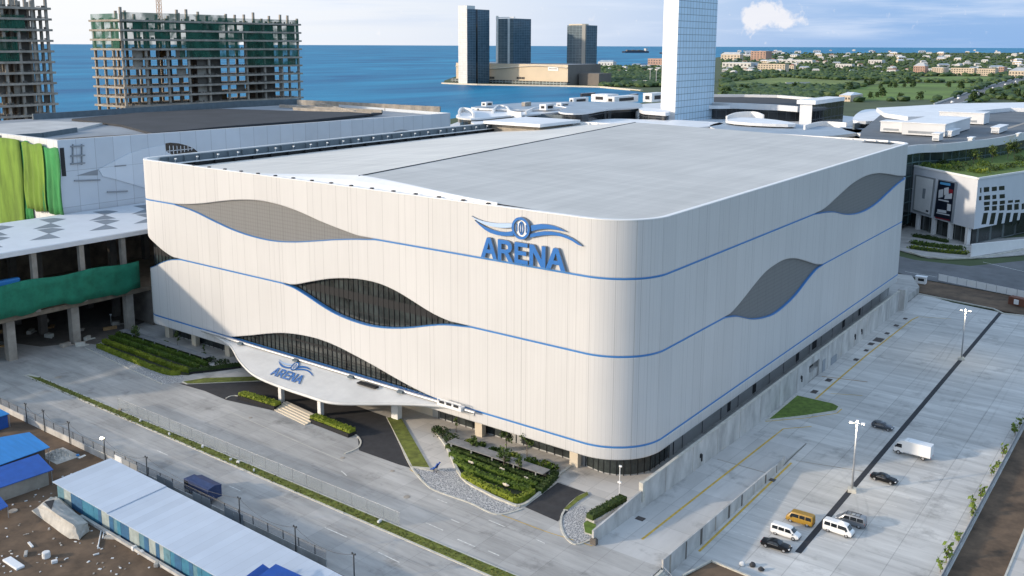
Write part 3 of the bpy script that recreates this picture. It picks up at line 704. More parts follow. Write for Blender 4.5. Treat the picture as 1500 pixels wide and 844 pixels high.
# parapet: inner face with bays along the left and the back, cap all round
mb = MB(); rows = [[(*wall(s, -0.03), ZTOP-0.05), (*wall(s, -0.03), ZTOP+0.14), (*wall(s, 0.95), ZTOP+0.14), (*wall(s, 0.95), ZTOP-0.9)] for s in SS]
mb.grid(rows); mb.f = [tuple(reversed(f)) for f in mb.f]; mb.build('parapet_cap', m_white, arena)
mb = MB()
for (x0, y0, x1, y1) in ((-228.4, 146, -228.4, 316),):
    L_ = y1-y0
    mb.box((x0, (y0+y1)/2, 48.45), (0.3, L_, 2.3))
    for k in range(35): mb.box((x0+0.45, y0+2.5+k*L_/35, 48.5), (0.5, 0.25, 2.0))
mb.build('parapet_lining', m_parapet, arena)
mb = MB(); mb.box((-227.2, 231, 47.75), (1.8, 170, 0.14)); mb.build('gutter_ledge', m_white, arena)
mb = MB(); mb.box((-227.0, 231, 46.6), (0.3, 170, 2.1))
for k in range(26): mb.box((-226.5, 149+k*6.6, 46.7), (0.9, 0.5, 2.0))
mb.build('louvre_strip', m_mull, arena)
for k in range(24):
    mb = MB(); y = 150+k*6.9
    mb.tube([(-227.6, y, 47.8), (-227.4, y, 48.6), (-226.9, y-0.25, 49.0)], 0.10, 5); mb.box((-226.8, y-0.3, 49.05), (0.5, 0.5, 0.3)); mb.build('flood_light', m_white, arena)
mb = MB(); mb.box((-155, YB-1.2, 49.0), (142, 0.3, 2.2)); 
for k in range(38): mb.box((-84-k*3.8, YB-1.7, 48.9), (0.35, 0.9, 2.0))
mb.build('back_parapet_bays', m_white, arena)
mb = MB(); mb.box((-86.0, YB-5.4, 49.55), (9, 5, 0.12)); mb.build('gutter_ledge', m_mull, arena)
# plant room at the back left of the roof
pr = G(800, 187, 47.5); pr2 = G(745, 189, 47.5)
mb = MB(); mb.prism([(-228, 292), (-205, 292), (-205, 314), (-228, 314)], 46, 49.7); mb.build('plant_room', m_raw, arena)
mb = MB(); mb.prism([(-229, 288), (-202, 288), (-202, 316), (-229, 316)], 49.75, 50.9); mb.build('plant_room_roof', m_white2, arena)

# ---- entrance canopy
edge = smooth_poly([(-204, 139.6), (-198, 139.2), (-189.5, 137.3), (-179.8, 132.8), (-170.5, 129.6), (-160.8, 128.6), (-152.0, 128.5), (-143.8, 128.9), (-136.5, 132.2), (-131.0, 135.0), (-122.8, 138.3), (-116.5, 139.2), (-113.5, 139.6)], 6)
canopy = None
mb = MB(); rows = []
def can_z(x, y): return 6.9-1.9*max(0, (139.6-y)/11.0)**0.8
for (x, y) in edge:
    xb = x; row = []
    for f in (0, .15, .35, .6, .85, 1.0):
        yy = 139.55+(y-139.55)*f; row.append((xb, yy, can_z(x, yy)+0.25))
    row.append((x, y-0.25, can_z(x, y)+0.28)); row.append((x, y-0.35, can_z(x, y)-0.15)); row.append((x, y-0.1, can_z(x, y)-0.42))
    row.append((xb, 139.5, 6.0))
    rows.append(row)
mb.grid(rows)
canopy = mb.build('entrance_canopy', mat('canopy_grey_white', (0.60, 0.60, 0.585), .5, var=.10, vscale=.25), arena)
mb = MB(); mb.tube([(-203, 138.6, 7.35), (-112.5, 138.6, 7.35)], 0.32, 10); mb.build('gutter_pipe', m_steel, canopy)
mb = MB()
for x in (-186.5, -166, -147.5, -132.5): mb.box((x, 138.1, 7.3), (1.4, 0.9, 0.5), 0.2); 
mb.build('pipe_brackets', m_parapet, canopy)
mb = MB(); mb.box((-141.5, 137.3, 7.0), (5.5, 1.3, 0.3)); mb.build('roof_hatch', m_mull, canopy)
for x, y in ((-162.9, 131.0), (-149.8, 131.0)):
    mb = MB(); mb.box((x, y, 2.6), (1.0, 1.0, 5.2)); mb.build('column', m_white, canopy, bevel=0.04)
mb = MB(); mb.box((-135.2, 139.6, 2.8), (1.9, 1.4, 5.6)); mb.build('column', m_white, canopy, bevel=0.04)
# maintenance cradle on the canopy's end
cr = thing('maintenance_cradle', 'white facade maintenance cradle parked on the right tip of the entrance canopy', 'cradle', (-118.6, 138.3, 7.0))
mb = MB(); mb.box((0, 0, 0.45), (6.4, 1.3, 0.9)); mb.build('cradle_body', m_white, cr, local=True, bevel=0.06)
mb = MB()
for k in range(3): mb.box((-1.9+k*1.9, -0.67, 0.95), (1.3, 0.06, 0.55))
mb.build('opening', m_dark, cr, local=True)
mb = MB()
for k in range(4): mb.box((-3.0+k*2.0, -0.6, 1.1), (0.12, 0.12, 0.9))
mb.box((0, -0.6, 1.55), (6.4, 0.14, 0.14)); mb.build('guard_rail', m_white, cr, local=True)

# ================================================================ SIGNS
def letter_polys(ch):
    if ch == 'A': return [[(0, 0), (.24, 0), (.33, .24), (.67, .24), (.76, 0), (1, 0), (.62, 1), (.38, 1)]], [[(.39, .42), (.61, .42), (.5, .77)]]
    if ch == 'R': return [[(0, 0), (.23, 0), (.23, .36), (.42, .36), (.68, 0), (.97, 0), (.66, .41), (.82, .50), (.89, .66), (.86, .84), (.74, .96), (.55, 1), (0, 1)]], [[(.23, .55), (.52, .55), (.63, .60), (.65, .68), (.62, .76), (.52, .81), (.23, .81)]]
    if ch == 'E': return [[(0, 0), (.95, 0), (.95, .19), (.26, .19), (.26, .41), (.84, .41), (.84, .60), (.26, .60), (.26, .81), (.93, .81), (.93, 1), (0, 1)]], []
    if ch == 'N': return [[(0, 0), (.24, 0), (.24, .64), (.72, 0), (1, 0), (1, 1), (.76, 1), (.76, .36), (.28, 1), (0, 1)]], []
def extrude_shape(outers, holes, tf, depth_vec, name, mats, parent):
    """polygon with holes -> solid plate; tf maps (u,v) to a 3D point, depth_vec is the thickness (away from the wall)"""
    bm = bmesh.new(); edges = []
    for loop in outers+holes:
        vs = [bm.verts.new(tf(*p)) for p in loop]
        edges += [bm.edges.new((vs[k], vs[(k+1) % len(vs)])) for k in range(len(vs))]
    bmesh.ops.triangle_fill(bm, edges=edges, use_beauty=True, use_dissolve=False)
    fs = list(bm.faces)
    if fs and sum((f.normal.dot(depth_vec)*f.calc_area() for f in fs)) < 0: bmesh.ops.reverse_faces(bm, faces=fs)
    r = bmesh.ops.extrude_face_region(bm, geom=fs)
    bmesh.ops.translate(bm, verts=[v for v in r['geom'] if isinstance(v, bmesh.types.BMVert)], vec=depth_vec)
    bm.normal_update()
    dv = depth_vec.normalized()
    for f in bm.faces: f.material_index = 0 if abs(f.normal.dot(dv)) > 0.7 else 1
    me = bpy.data.meshes.new(name); 
    off = wloc(parent)
    for v in bm.verts: v.co -= off
    bm.to_mesh(me); bm.free()
    for k in mats: me.materials.append(k)
    o = bpy.data.objects.new(name, me); COL.objects.link(o); o.parent = parent
    return o
def fat(top, bot): return [top+bot[::-1]]
WING = {
 'upper_left': [(-113.77, 47.27), (-112.3, 46.85), (-110.87, 46.6), (-109.1, 46.52), (-107.32, 46.58), (-105.5, 46.8), (-103.7, 47.0), (-103.68, 46.25), (-105.4, 45.9), (-106.97, 45.78), (-108.8, 45.82), (-110.51, 46.0), (-112.0, 46.4)],
 'lower_left': [(-112.9, 46.55), (-111.59, 45.65), (-110.4, 45.0), (-109.09, 44.52), (-107.6, 44.32), (-106.27, 44.3), (-104.9, 44.42), (-103.5, 44.65), (-103.68, 45.5), (-105.3, 45.1), (-106.97, 45.03), (-108.6, 45.2), (-110.16, 45.54), (-111.6, 46.0)],
 'upper_right': [(-99.46, 47.09), (-98.3, 47.4), (-97.16, 47.63), (-95.9, 47.72), (-94.56, 47.67), (-93.1, 47.4), (-91.5, 46.85), (-93.1, 46.92), (-94.55, 46.99), (-95.9, 46.9), (-97.15, 46.68), (-98.3, 46.35), (-99.45, 45.99)],
 'lower_right': [(-99.62, 45.41), (-98.0, 46.0), (-96.49, 46.35), (-94.9, 46.5), (-93.26, 46.47), (-91.8, 46.25), (-90.41, 45.88), (-89.2, 45.35), (-88.05, 44.6), (-89.14, 44.84), (-90.2, 45.3), (-91.35, 45.63), (-92.6, 45.85), (-93.9, 45.91), (-95.2, 45.82), (-96.48, 45.61), (-98.0, 45.25), (-99.61, 44.78)],
}
def make_sign(name, label, base, tf, dv, loc, face, pale, ret):
    t = thing(name, label, 'sign', loc)
    spans = {'A': (-111.25, -107.31), 'R': (-107.1, -103.3), 'E': (-103.1, -99.85), 'N': (-99.65, -96.0), 'a': (-95.9, -91.55)}
    for ch, (a, b) in spans.items():
        o_, h_ = letter_polys(ch.upper()); g = lambda u, v, a=a, b=b: tf(a+(b-a)*u, 39.5+4.05*v)
        extrude_shape(o_, h_, g, dv, 'letter', (face, ret), t)
    for nm, pl in WING.items():
        extrude_shape([pl], [], tf, dv*0.8, 'wing', (pale if nm == 'upper_left' else face, ret), t)
    C0 = (-101.6, 46.33); circ = lambda r, n=28: [(C0[0]+r*0.98*math.cos(2*PI*k/n), C0[1]+r*math.sin(2*PI*k/n)) for k in range(n)]
    extrude_shape([circ(2.12)], [circ(1.62)], tf, dv*1.25, 'emblem_ring', (face, ret), t)
    extrude_shape([circ(1.62)], [], tf, dv*0.7, 'emblem_disc', (m_white, ret), t)
    oval = lambda r, q, n=18: [(C0[0]+r*math.cos(2*PI*k/n), C0[1]+q*math.sin(2*PI*k/n)) for k in range(n)]
    o = extrude_shape([oval(0.62, 1.3)], [oval(0.44, 1.08)], tf, dv*0.95, 'emblem_oval', (face, ret), t)
    for x0 in (-0.09, -1.18, 1.0):
        y0 = 1.25 if abs(x0) < .5 else .75
        extrude_shape([[(C0[0]+x0, C0[1]-y0), (C0[0]+x0+0.18, C0[1]-y0), (C0[0]+x0+0.18, C0[1]+y0), (C0[0]+x0, C0[1]+y0)]], [], tf, dv*0.93, 'emblem_bar', (face, ret), t)
    return t
make_sign('arena_sign', 'big raised blue ARENA letters under a winged round emblem high on the white facade', None,
          lambda u, v: Vector((u, YF-0.05, v)), Vector((0, -0.65, 0)), (-101.5, YF, 39.5), m_logo, m_logo_lt, m_logo_side)
# smaller copy lying on the sloping canopy
c0 = G(412, 544, 6.3)
def tf_can(u, v):
    dv = (v-39.5)*.80; y = 131.0+dv; x = -161.6+(u+101.5)*.52-dv*.50
    return Vector((x, y, can_z(x, y)+0.27))
make_sign('canopy_sign', 'smaller blue ARENA lettering with winged emblem lying on the white entrance canopy', None, tf_can, Vector((0, -0.06, 0.14)), (-161, 134, 6), m_logo, m_logo_lt, m_logo_side)

# ================================================================ CAR PARK: walls, markings, islands
# wall along the arena walk
w1 = thing('retaining_wall', 'long pale concrete parapet wall along the foot of the arena beside the car park', 'wall', (XW1, 121.5, 0))
mb = MB()
ys = [121.0, 126, 131, 136.6]; mb.prism([(XW1, 121.0), (XW1+0.35, 121.0), (XW1+0.35, 137.0), (XW1, 137.0)], [-0.6, -0.6, -1.2, -1.2], [2.4, 2.4, 3.0, 3.0])
mb.prism([(XW1, 137.0), (XW1+0.35, 137.0), (XW1+0.35, 221.5), (XW1, 221.5)], -2.8, 4.15)
mb.prism([(XW1, 221.5), (XW1+0.35, 221.5), (XW1+0.35, 229), (XW1, 229)], 2.2, 4.15)
mb.prism([(XW1, 229), (XW1+0.35, 229), (XW1+0.35, 306), (XW1, 306)], -2.8, 4.15)
mb.build('wall_face', m_wallcon, w1)
mb = MB(); mb.box((XW1+0.17, 221.5, 4.23), (0.6, 169, 0.16)); mb.build('coping', m_kerb, w1)
mb = MB(); mb.box((XW1+0.17, 137.3, 2.7), (0.8, 0.8, 3.6)); mb.build('pier', m_kerb, w1)
mb = MB(); mb.box((XW1-1.2, 225.2, 0.0), (0.1, 7.4, 4.4)); mb.build('gateway', m_dark, w1)
for y, w, h in ((232.5, 2.2, 3.2), (240.5, 4.5, 2.0)):
    mb = MB(); mb.box((XW1+0.40, y, ZL+h/2), (0.12, w, h)); mb.build('door', m_greyroof, w1)
for y in (258, 264, 216, 160.5):
    mb = MB(); mb.box((XW1+0.42, y, 1.0), (0.2, 0.5, 0.8)); mb.box((XW1+0.45, y+0.5, 0.4), (0.2, 0.3, 1.4)); mb.build('wall_pipe', m_mull, w1)
for k in range(14):
    mb = MB(); mb.box((XW1+0.362, 146+k*11.2, 0.6), (0.03, 0.10, 6.6)); mb.build('joint', m_raw, w1)
mb = MB(); mb.box((XW1+0.8, 305.5, 1.2), (2.2, 4.5, 7.0)); end_block = mb.build('stair_block', m_wallcon, w1)
# wall of the ramp
w2 = thing('ramp_wall', 'low stained concrete wall between the ramp lane and the parked cars', 'wall', (XW2, 122, ZL))
mb = MB(); mb.prism([(XW2, 121.6), (XW2+0.3, 121.6), (XW2+0.3, 172.5), (XW2, 172.5)], -2.8, [1.35, 1.35, -0.65, -0.65])
mb.build('wall_face', m_wallcon, w2)
for k in range(9):
    yy = 124+k*5.6; mb = MB(); mb.box((XW2+0.31, yy, (ZL+1.2-0.04*(yy-121.6))/2), (0.03, 0.3+random.random()*0.8, 1.2-0.04*(yy-121.6)-ZL)); mb.build('stain', m_rawd if k % 3 else m_raw, w2)
mb = MB(); mb.box((XW2+0.15, 173.0, -1.2), (0.12, 1.0, 1.6)); mb.build('end_barrier', m_wallcon, w2)
# painted lines
def paint_strip(name, pts, w, z, m):
    mb = MB(); P = [Vector(p) for p in pts]
    for k in range(len(P)-1):
        a, b = P[k], P[k+1]; d = (b-a).to_2d().normalized(); n = Vector((-d.y, d.x))*w/2
        za, zb = (z(a.y), z(b.y)) if callable(z) else (z, z)
        mb.face([(a.x+n.x, a.y+n.y, za), (a.x-n.x, a.y-n.y, za), (b.x-n.x, b.y-n.y, zb), (b.x+n.x, b.y+n.y, zb)])
    return tag(mb.build(name, m), kind='structure')
lz = lambda y: lane_z(y)+0.012
lp = G(945, 785); paint_strip('lane_line', [(-68.1, y, 0) for y in np.linspace(127.5, 186, 8)]+[], 0.42, lz, m_yellow)
paint_strip('lane_line', [(-68.1, 186, 0), (-68.0, 190.5, 0), (-63.5, 195.5, 0)], 0.28, ZL+0.012, m_yellow)
paint_strip('lane_line', [(XW2+1.0, 133, 0), (XW2+1.0, 175, 0)], 0.42, ZL+0.012, m_yellow)
paint_strip('lane_line', [(-68.4, 212, 0), (-68.4, 252, 0), (-67.4, 295, 0), (-66.6, 300, 0)], 0.42, ZL+0.012, m_yellow)
paint_strip('lane_line', [(-66.4, 300, 0), (-58, 303.5, 0)], 0.22, ZL+0.016, m_yellow)
paint_strip('lane_line', [(-72.5, 228.5, 0), (-62, 231.5, 0)], 0.4, ZL+0.016, mat('rust_line', (0.32, 0.20, 0.10), 0.8, var=0.3, vscale=2))
paint_strip('lane_line', [(-66.8, 218.0, 0), (-60.2, 221.3, 0)], 0.22, ZL+0.012, m_yellow)
for a in ((-72.5, 166.3, 175.5),): paint_strip('drain_channel', [(-72.4, 166.2, 0), (-61.8, 166.2, 0)], 0.28, lz, m_raw)
dm = paint_strip('drain_strip', [(-47.2, 142.5, 0), (-47.2, 321.0, 0)], 1.05, ZL+0.010, m_drain)
paint_strip('drain_channel', [(-60, 176.5, 0), (-47.7, 179.8, 0)], 0.3, ZL+0.010, m_raw)
for k in range(13):
    y0 = 150+k*9.4
    for (xa, xb) in ((-46.0, -38.5), ):
        if (k*7) % 5 != 3: paint_strip('bay_line', [(xa+0.6, y0, 0), (xb, y0, 0)], 0.14, ZL+0.009, m_wpaint)
for k in range(4): paint_strip('bay_line', [(-58.5, 142.5+k*5.2, 0), (-54, 142.5+k*5.2, 0)], 0.14, ZL+0.009, m_wpaint)
m_track, n_, l_, b_ = nodes('tyre_marks'); b_.inputs['Base Color'].default_value = (.10, .10, .10, 1); b_.inputs['Roughness'].default_value = .9
t_ = n_.new('ShaderNodeTexCoord'); z_ = n_.new('ShaderNodeTexNoise'); z_.inputs['Scale'].default_value = .09; z_.inputs['Detail'].default_value = 4; l_.new(t_.outputs['Object'], z_.inputs[0]); r_ = n_.new('ShaderNodeMapRange'); r_.inputs[1].default_value = .38; r_.inputs[2].default_value = .75; r_.inputs[3].default_value = 0.0; r_.inputs[4].default_value = .12; l_.new(z_.outputs[0], r_.inputs[0]); l_.new(r_.outputs[0], b_.inputs['Alpha'])
tr_ = random.Random(6)
for (x0, y0, x1, y1, bend, z) in ((-56, 182, -41, 152, 3, ZL), (-43, 250, -42, 175, 1, ZL), (-54, 290, -53, 200, 2, ZL), (-40, 172, -30, 190, 2, ZL), (-51, 160, -50, 240, -2, ZL), (-36, 300, -35, 160, 1, ZL), (-66, 126, -65, 180, 1, None), (-215, 98, -70, 97.5, .6, 0), (-215, 100.8, -70, 100.3, .5, 0), (-200, 112, -70, 111.5, .6, 0), (-200, 115.2, -70, 114.8, .5, 0), (-190, 119, -78, 117.8, 1, 0), (-150, 121, -80, 119, 2, 0)):
    for off in (0, 1.7):
        d = Vector((x1-x0, y1-y0)).normalized(); nn_ = Vector((-d.y, d.x)); pts_ = [(x0+(x1-x0)*f+nn_.x*(off+bend*math.sin(f*PI)), y0+(y1-y0)*f+nn_.y*(off+bend*math.sin(f*PI)), 0) for f in np.linspace(0, 1, 14)]
        paint_strip('tyre_marks', pts_, .38, (lambda y: lane_z(y)+.007) if z is None else z+.007, m_track)
# grates along the far yellow line
first = None; gspots = [(332, 0)]; n_ = 0
for (px, py, w) in ((1193, 574, 1.5), (1214, 557, 1.5), (1254, 527, 1.3), (1269, 513.5, 1.2), (1276, 504, 1.6), (1287, 498, 2.6), (1299.5, 488.5, 1.3), (1313, 477, 1.4), (1326, 467, 1.2)):
    p = G(px, py, ZL); mb = MB(); mb.box((0, 0, 0.03), (w*0.9, w*1.5, 0.06))
    for k in range(4): mb.box((0, -w*0.55+k*w*0.37, 0.07), (w*0.8, 0.08, 0.03))
    o = mb.build('drain_grate', m_iron); o.location = (p.x, p.y, ZL+0.004)
    tag(o, '%s rusty drain grate along the yellow line counting from the grass triangle' % ordinal(n_), 'drain grate', 'drain grates along the arena wall'); n_ += 1
for (px, py, lb) in ((938, 760, 'square drain cover in the ramp lane near its lower mouth'), (1130, 703, 'small square drain cover on the car park left of the yellow van')):
    zz = lane_z(G(px, py).y) if px < 1000 else ZL
    p = G(px, py, zz); mb = MB(); mb.box((0, 0, 0.015), (1.5, 1.2, 0.05)); mb.box((0, 0, 0.05), (1.2, 0.9, 0.03)); o = mb.build('drain_cover', m_iron); o.location = (p.x, p.y, zz+0.02); tag(o, lb, 'drain cover')
# grass triangle with kerb
tri = [(p[0], p[1]) for p in smooth_poly([(*G2([(1128, 614)], ZL)[0], 0), (*G2([(1170, 581)], ZL)[0], 0), (*G2([(1222, 593)], ZL)[0], 0), (*G2([(1227, 600)], ZL)[0], 0), (*G2([(1180, 609)], ZL)[0], 0)], 3, True)]
tri0 = G2([(1127, 615), (1168, 580.5), (1219, 592), (1228, 596.5), (1224, 602), (1180, 609)], ZL)
cxy = (sum(p[0] for p in tri0)/6, sum(p[1] for p in tri0)/6)
isl = thing('grass_island', 'kerbed triangular patch of lawn on the car park at the foot of the arena wall', 'traffic island', (*cxy, ZL))
mb = MB(); mb.prism([(cxy[0]+(x-cxy[0])*1.09, cxy[1]+(y-cxy[1])*1.09) for x, y in tri0], ZL-0.1, ZL+0.16); mb.build('kerb', m_kerb, isl)
mb = MB(); mb.prism(tri0, ZL, ZL+0.20); mb.build('lawn', m_grass, isl)
q_ = [G(x, y, ZL) for x, y in ((1121, 617.5), (1180, 612.5), (1226, 605.5), (1233, 599))]; paint_strip('lane_line', q_, 0.25, ZL+0.014, m_yellow)

# ---- lamps
def mast(h, heads):
    t = thing('lamp_post', '', 'lamp post', (0, 0, 0), 0, 'tall lamp posts in the car park')
    mb = MB(); mb.tube([(0, 0, 0.5), (0, 0, h)], [0.20, 0.11], 10); mb.build('pole', m_steel, t, local=True, smooth=True)
    mb = MB(); mb.box((0, 0, 0.3), (1.5, 1.5, 0.75)); mb.build('base_block', m_kerb, t, local=True, bevel=0.08)
    mb = MB(); mb.tube([(-1.1, 0, h-0.1), (1.1, 0, h-0.1)], 0.05, 6); mb.tube([(0, -0.8, h-0.1), (0, 0.8, h-0.1)], 0.05, 6); mb.build('cross_arm', m_steel, t, local=True)
    for k in range(heads):
        a = 2*PI*k/heads; mb = MB(); mb.box((1.05*math.cos(a), 0.85*math.sin(a), h), (0.62, 0.42, 0.22), a); f = mb.build('floodlight', m_white, t, local=True)
        mb = MB(); mb.box((1.05*math.cos(a), 0.85*math.sin(a), h-0.08), (0.50, 0.34, 0.22), a); mb.build('lit_lens', m_glow, f, local=True)
    return t
lpost = mast(13.7, 4)
for k, (px, py, lb) in enumerate(((1248, 720, 'tall steel lamp post with four lit floodlights beside the black sedan'), (1408, 527, 'tall steel lamp post with four lit floodlights at the far end of the car park'))):
    p = G(px, py, ZL); place(lpost, k > 0, (p.x, p.y, ZL), R(15), lb)
def lamp_light(loc, e):
    ld = bpy.data.lights.new('lamp_light', 'POINT'); ld.energy = e; ld.color = (1, 0.85, 0.6); ld.shadow_soft_size = 0.4
    lo = bpy.data.objects.new('lamp_light', ld); COL.objects.link(lo); lo.location = loc
for px, py in ((1248, 720), (1408, 527)):
    p = G(px, py, ZL); lamp_light((p.x, p.y, ZL+13.0), 900)

# ---- vehicles
def vehicle(kind, label, cat, paint, length, width, height, prof, group=None, glass_top=None, rim=m_rim):
    """prof: list of stations (x fraction, lower z, belt z, top z, half width at belt, half width at top) along the length; nose at +x"""
    t = thing(kind, label, cat, (0, 0, 0), 0, group)
    mb = MB(); rows = []
    st = []
    for (xf, zl, zb, zt, wb, wt) in prof:
        x = (xf-0.5)*length; z0, z1, z2 = zl*height, zb*height, zt*height; hw, hr = wb*width/2, wt*width/2
        ring = [(x, -hw*0.90, z0), (x, -hw*0.99, z0+(z1-z0)*0.25), (x, -hw, z0+(z1-z0)*0.62), (x, -hw*0.975, z1), (x, -hr, z2-(z2-z1)*0.14), (x, -hr*0.86, z2), (x, 0, z2+0.012*height),
                (x, hr*0.86, z2), (x, hr, z2-(z2-z1)*0.14), (x, hw*0.975, z1), (x, hw, z0+(z1-z0)*0.62), (x, hw*0.99, z0+(z1-z0)*0.25), (x, hw*0.90, z0)]
        rows.append(ring); st.append((x, z0, z1, z2, hw, hr))
    mb.grid(rows)
    n = len(rows[0])
    mb.f = [tuple(f) for f in mb.f]
    mb.face(list(reversed(rows[0])) if False else rows[0]); mb.face(list(reversed(rows[-1])))
    for k in range(len(rows)-1): mb.face([rows[k][0], rows[k][-1], rows[k+1][-1], rows[k+1][0]])
    body = mb.build('body', paint, t, local=True, smooth=False)
    bm = bmesh.new(); bm.from_mesh(body.data); bmesh.ops.remove_doubles(bm, verts=bm.verts, dist=1e-4); bmesh.ops.recalc_face_normals(bm, faces=bm.faces); bm.to_mesh(body.data); bm.free()
    body.data.polygons.foreach_set('use_smooth', [True]*len(body.data.polygons)); 
    try: body.data.set_sharp_from_angle(angle=R(32))
    except Exception: pass
    return t, body, st
def side_glass(t, st, spans, lo=0.10, hi=0.80, name='side_window', out=0.025):
    """windows between stations: (x0,x1) lists, sampled on the body surface between belt and roof"""
    xs = [s[0] for s in st]
    def at(x):
        k = max(0, min(len(xs)-2, int(np.searchsorted(xs, x))-1)); f = (x-xs[k])/(xs[k+1]-xs[k]); a, b = st[k], st[k+1]
        return [a[i]+(b[i]-a[i])*f for i in range(6)]
    for sgn in (-1, 1):
        for (x0, x1, a0, a1) in spans:
            pts_l, pts_h = [], []
            for k in range(5):
                f = k/4; xl_ = x0+(x1-x0)*f; xh = x0+a0+(x1-a1-x0-a0)*f
                for (x, fr, out_l) in ((xl_, lo, pts_l), (xh, hi, pts_h)):
                    _, z0, z1, z2, hw, hr = at(x); zb = z1; zt = z2-(z2-z1)*0.14
                    y = hw*0.975+(hr-hw*0.975)*fr+out; out_l.append((x, sgn*y, zb+(zt-zb)*fr))
            mb = MB()
            for k in range(4):
                q = [pts_l[k], pts_l[k+1], pts_h[k+1], pts_h[k]]
                mb.face(q if sgn < 0 else q[::-1])
            mb.build(name, m_cglass, t, local=True)
def screen(t, xa, za, wa, xb, zb, wb, name, out=0.03):
    """windscreen quad between lower edge (xa,za) and upper edge (xb,zb)"""
    d = Vector((zb-za, 0, -(xb-xa))).normalized()
    if d.z < 0: d = -d
    d *= out; mb = MB(); n = 4; rows = []
    for k in range(2): 
        x, z, w = ((xa, za, wa), (xb, zb, wb))[k]
        rows.append([(x+d.x-0.06*abs(2*j/n-1)**2*(1 if xa > xb else -1), w/2*(2*j/n-1), z+d.z) for j in range(n+1)])
    mb.grid(rows)
    if xa < xb: mb.f = [tuple(reversed(f)) for f in mb.f]
    mb.build(name, m_cglass, t, local=True)
def wheels(t, xs, track, r, w=0.24, dual=False):
    for x in xs:
        for s in (-1, 1):
            mb = MB(); mb.tube([(x, s*(track/2-w), r), (x, s*track/2, r)], r, 16); wh = mb.build('wheel', m_tyre, t, local=True)
            mb = MB(); mb.tube([(x, s*track/2, r), (x, s*(track/2+0.015), r)], r*0.62, 12); mb.build('rim', m_rim, wh, local=True)
def small_box(t, name, c, s, m, bevel=0.0): 
    mb = MB(); mb.box(c, s); return mb.build(name, m, t, local=True, bevel=bevel)
def paintm(name, col, rough=0.25, metal=0.0): return mat(name, col, rough, metal, coat=0.6)
m_black = mat('black_car_paint', (0.006, 0.0065, 0.008), 0.22, spec=0.3); m_wcar = paintm('white_car_paint', (0.74, 0.74, 0.73)); m_gcar = paintm('grey_car_paint', (0.20, 0.215, 0.235), 0.3, 0.4)
m_dgcar = paintm('dark_grey_car_paint', (0.055, 0.065, 0.08), 0.3, 0.3); m_ycar = mat('ochre_van_paint', (0.33, 0.19, 0.022), 0.4); m_btruck = mat('navy_canvas', (0.020, 0.040, 0.115), 0.6, var=0.2, vscale=1.2)
def sedan(paint, hatch=False, label='', kind='sedan_car'):
    L_, W_, H_ = 4.95, 1.86, 1.47
    if hatch: L_, H_ = 4.5, 1.52
    P = [(0.00, .26, .52, .56, .80, .60), (0.03, .20, .60, .66, .92, .74), (.12, .18, .62, .70, .98, .78), (.19, .18, .63, .74, 1, .76), (.31, .17, .64, .955, 1, .70), (.42, .17, .64, 1.0, 1, .71), (.55, .17, .63, .985, 1, .70), (.68, .17, .62, .72, 1, .74), (.80, .18, .60, .665, .98, .80), (.93, .20, .55, .60, .92, .76), (1.0, .26, .44, .47, .74, .58)]
    if hatch: P = [(0.00, .26, .55, .66, .82, .70), (0.03, .20, .62, .78, .93, .72), (.10, .18, .63, .93, .98, .70), (.25, .18, .64, .99, 1, .70), (.42, .17, .64, 1.0, 1, .71), (.55, .17, .63, .985, 1, .70), (.69, .17, .62, .72, 1, .74), (.80, .18, .60, .665, .98, .80), (.93, .20, .55, .60, .92, .76), (1.0, .26, .44, .47, .74, .58)]
    t, b, st = vehicle(kind, label, 'car', paint, L_, W_, H_, P)
    g = (lambda f: (f-.5)*L_)
    if hatch: side_glass(t, st, [(g(.14), g(.40), .1, 0), (g(.42), g(.645), 0, .38)])
    else: side_glass(t, st, [(g(.235), g(.43), .32, 0), (g(.445), g(.65), 0, .42)])
    screen(t, g(.675), .735*H_, 1.5, g(.555), .97*H_, 1.14, 'windscreen')
    if hatch: screen(t, g(.025), .76*H_, 1.3, g(.105), .93*H_, 1.1, 'rear_window')
    else: screen(t, g(.195), .745*H_, 1.4, g(.305), .94*H_, 1.12, 'rear_window')
    wheels(t, (g(.185), g(.80)), W_*0.985, .33)
    for s in (-1, 1):
        small_box(t, 'headlight', (g(.965), s*.62, .50*H_), (.22, .34, .13), m_lamp); small_box(t, 'tail_light', (g(.012), s*.62, .54*H_), (.10, .36, .14), m_tail)
        small_box(t, 'wing_mirror', (g(.63), s*.98, .66*H_), (.16, .18, .12), paint)
    small_box(t, 'door_trim', (g(.45), -W_/2-0.004, .62*H_), (2.0, .02, .03), m_rim); small_box(t, 'door_trim', (g(.45), W_/2+0.004, .62*H_), (2.0, .02, .03), m_rim)
    small_box(t, 'grille', (g(.992), 0, .36*H_), (.06, .8, .16), m_bumper)
    return t
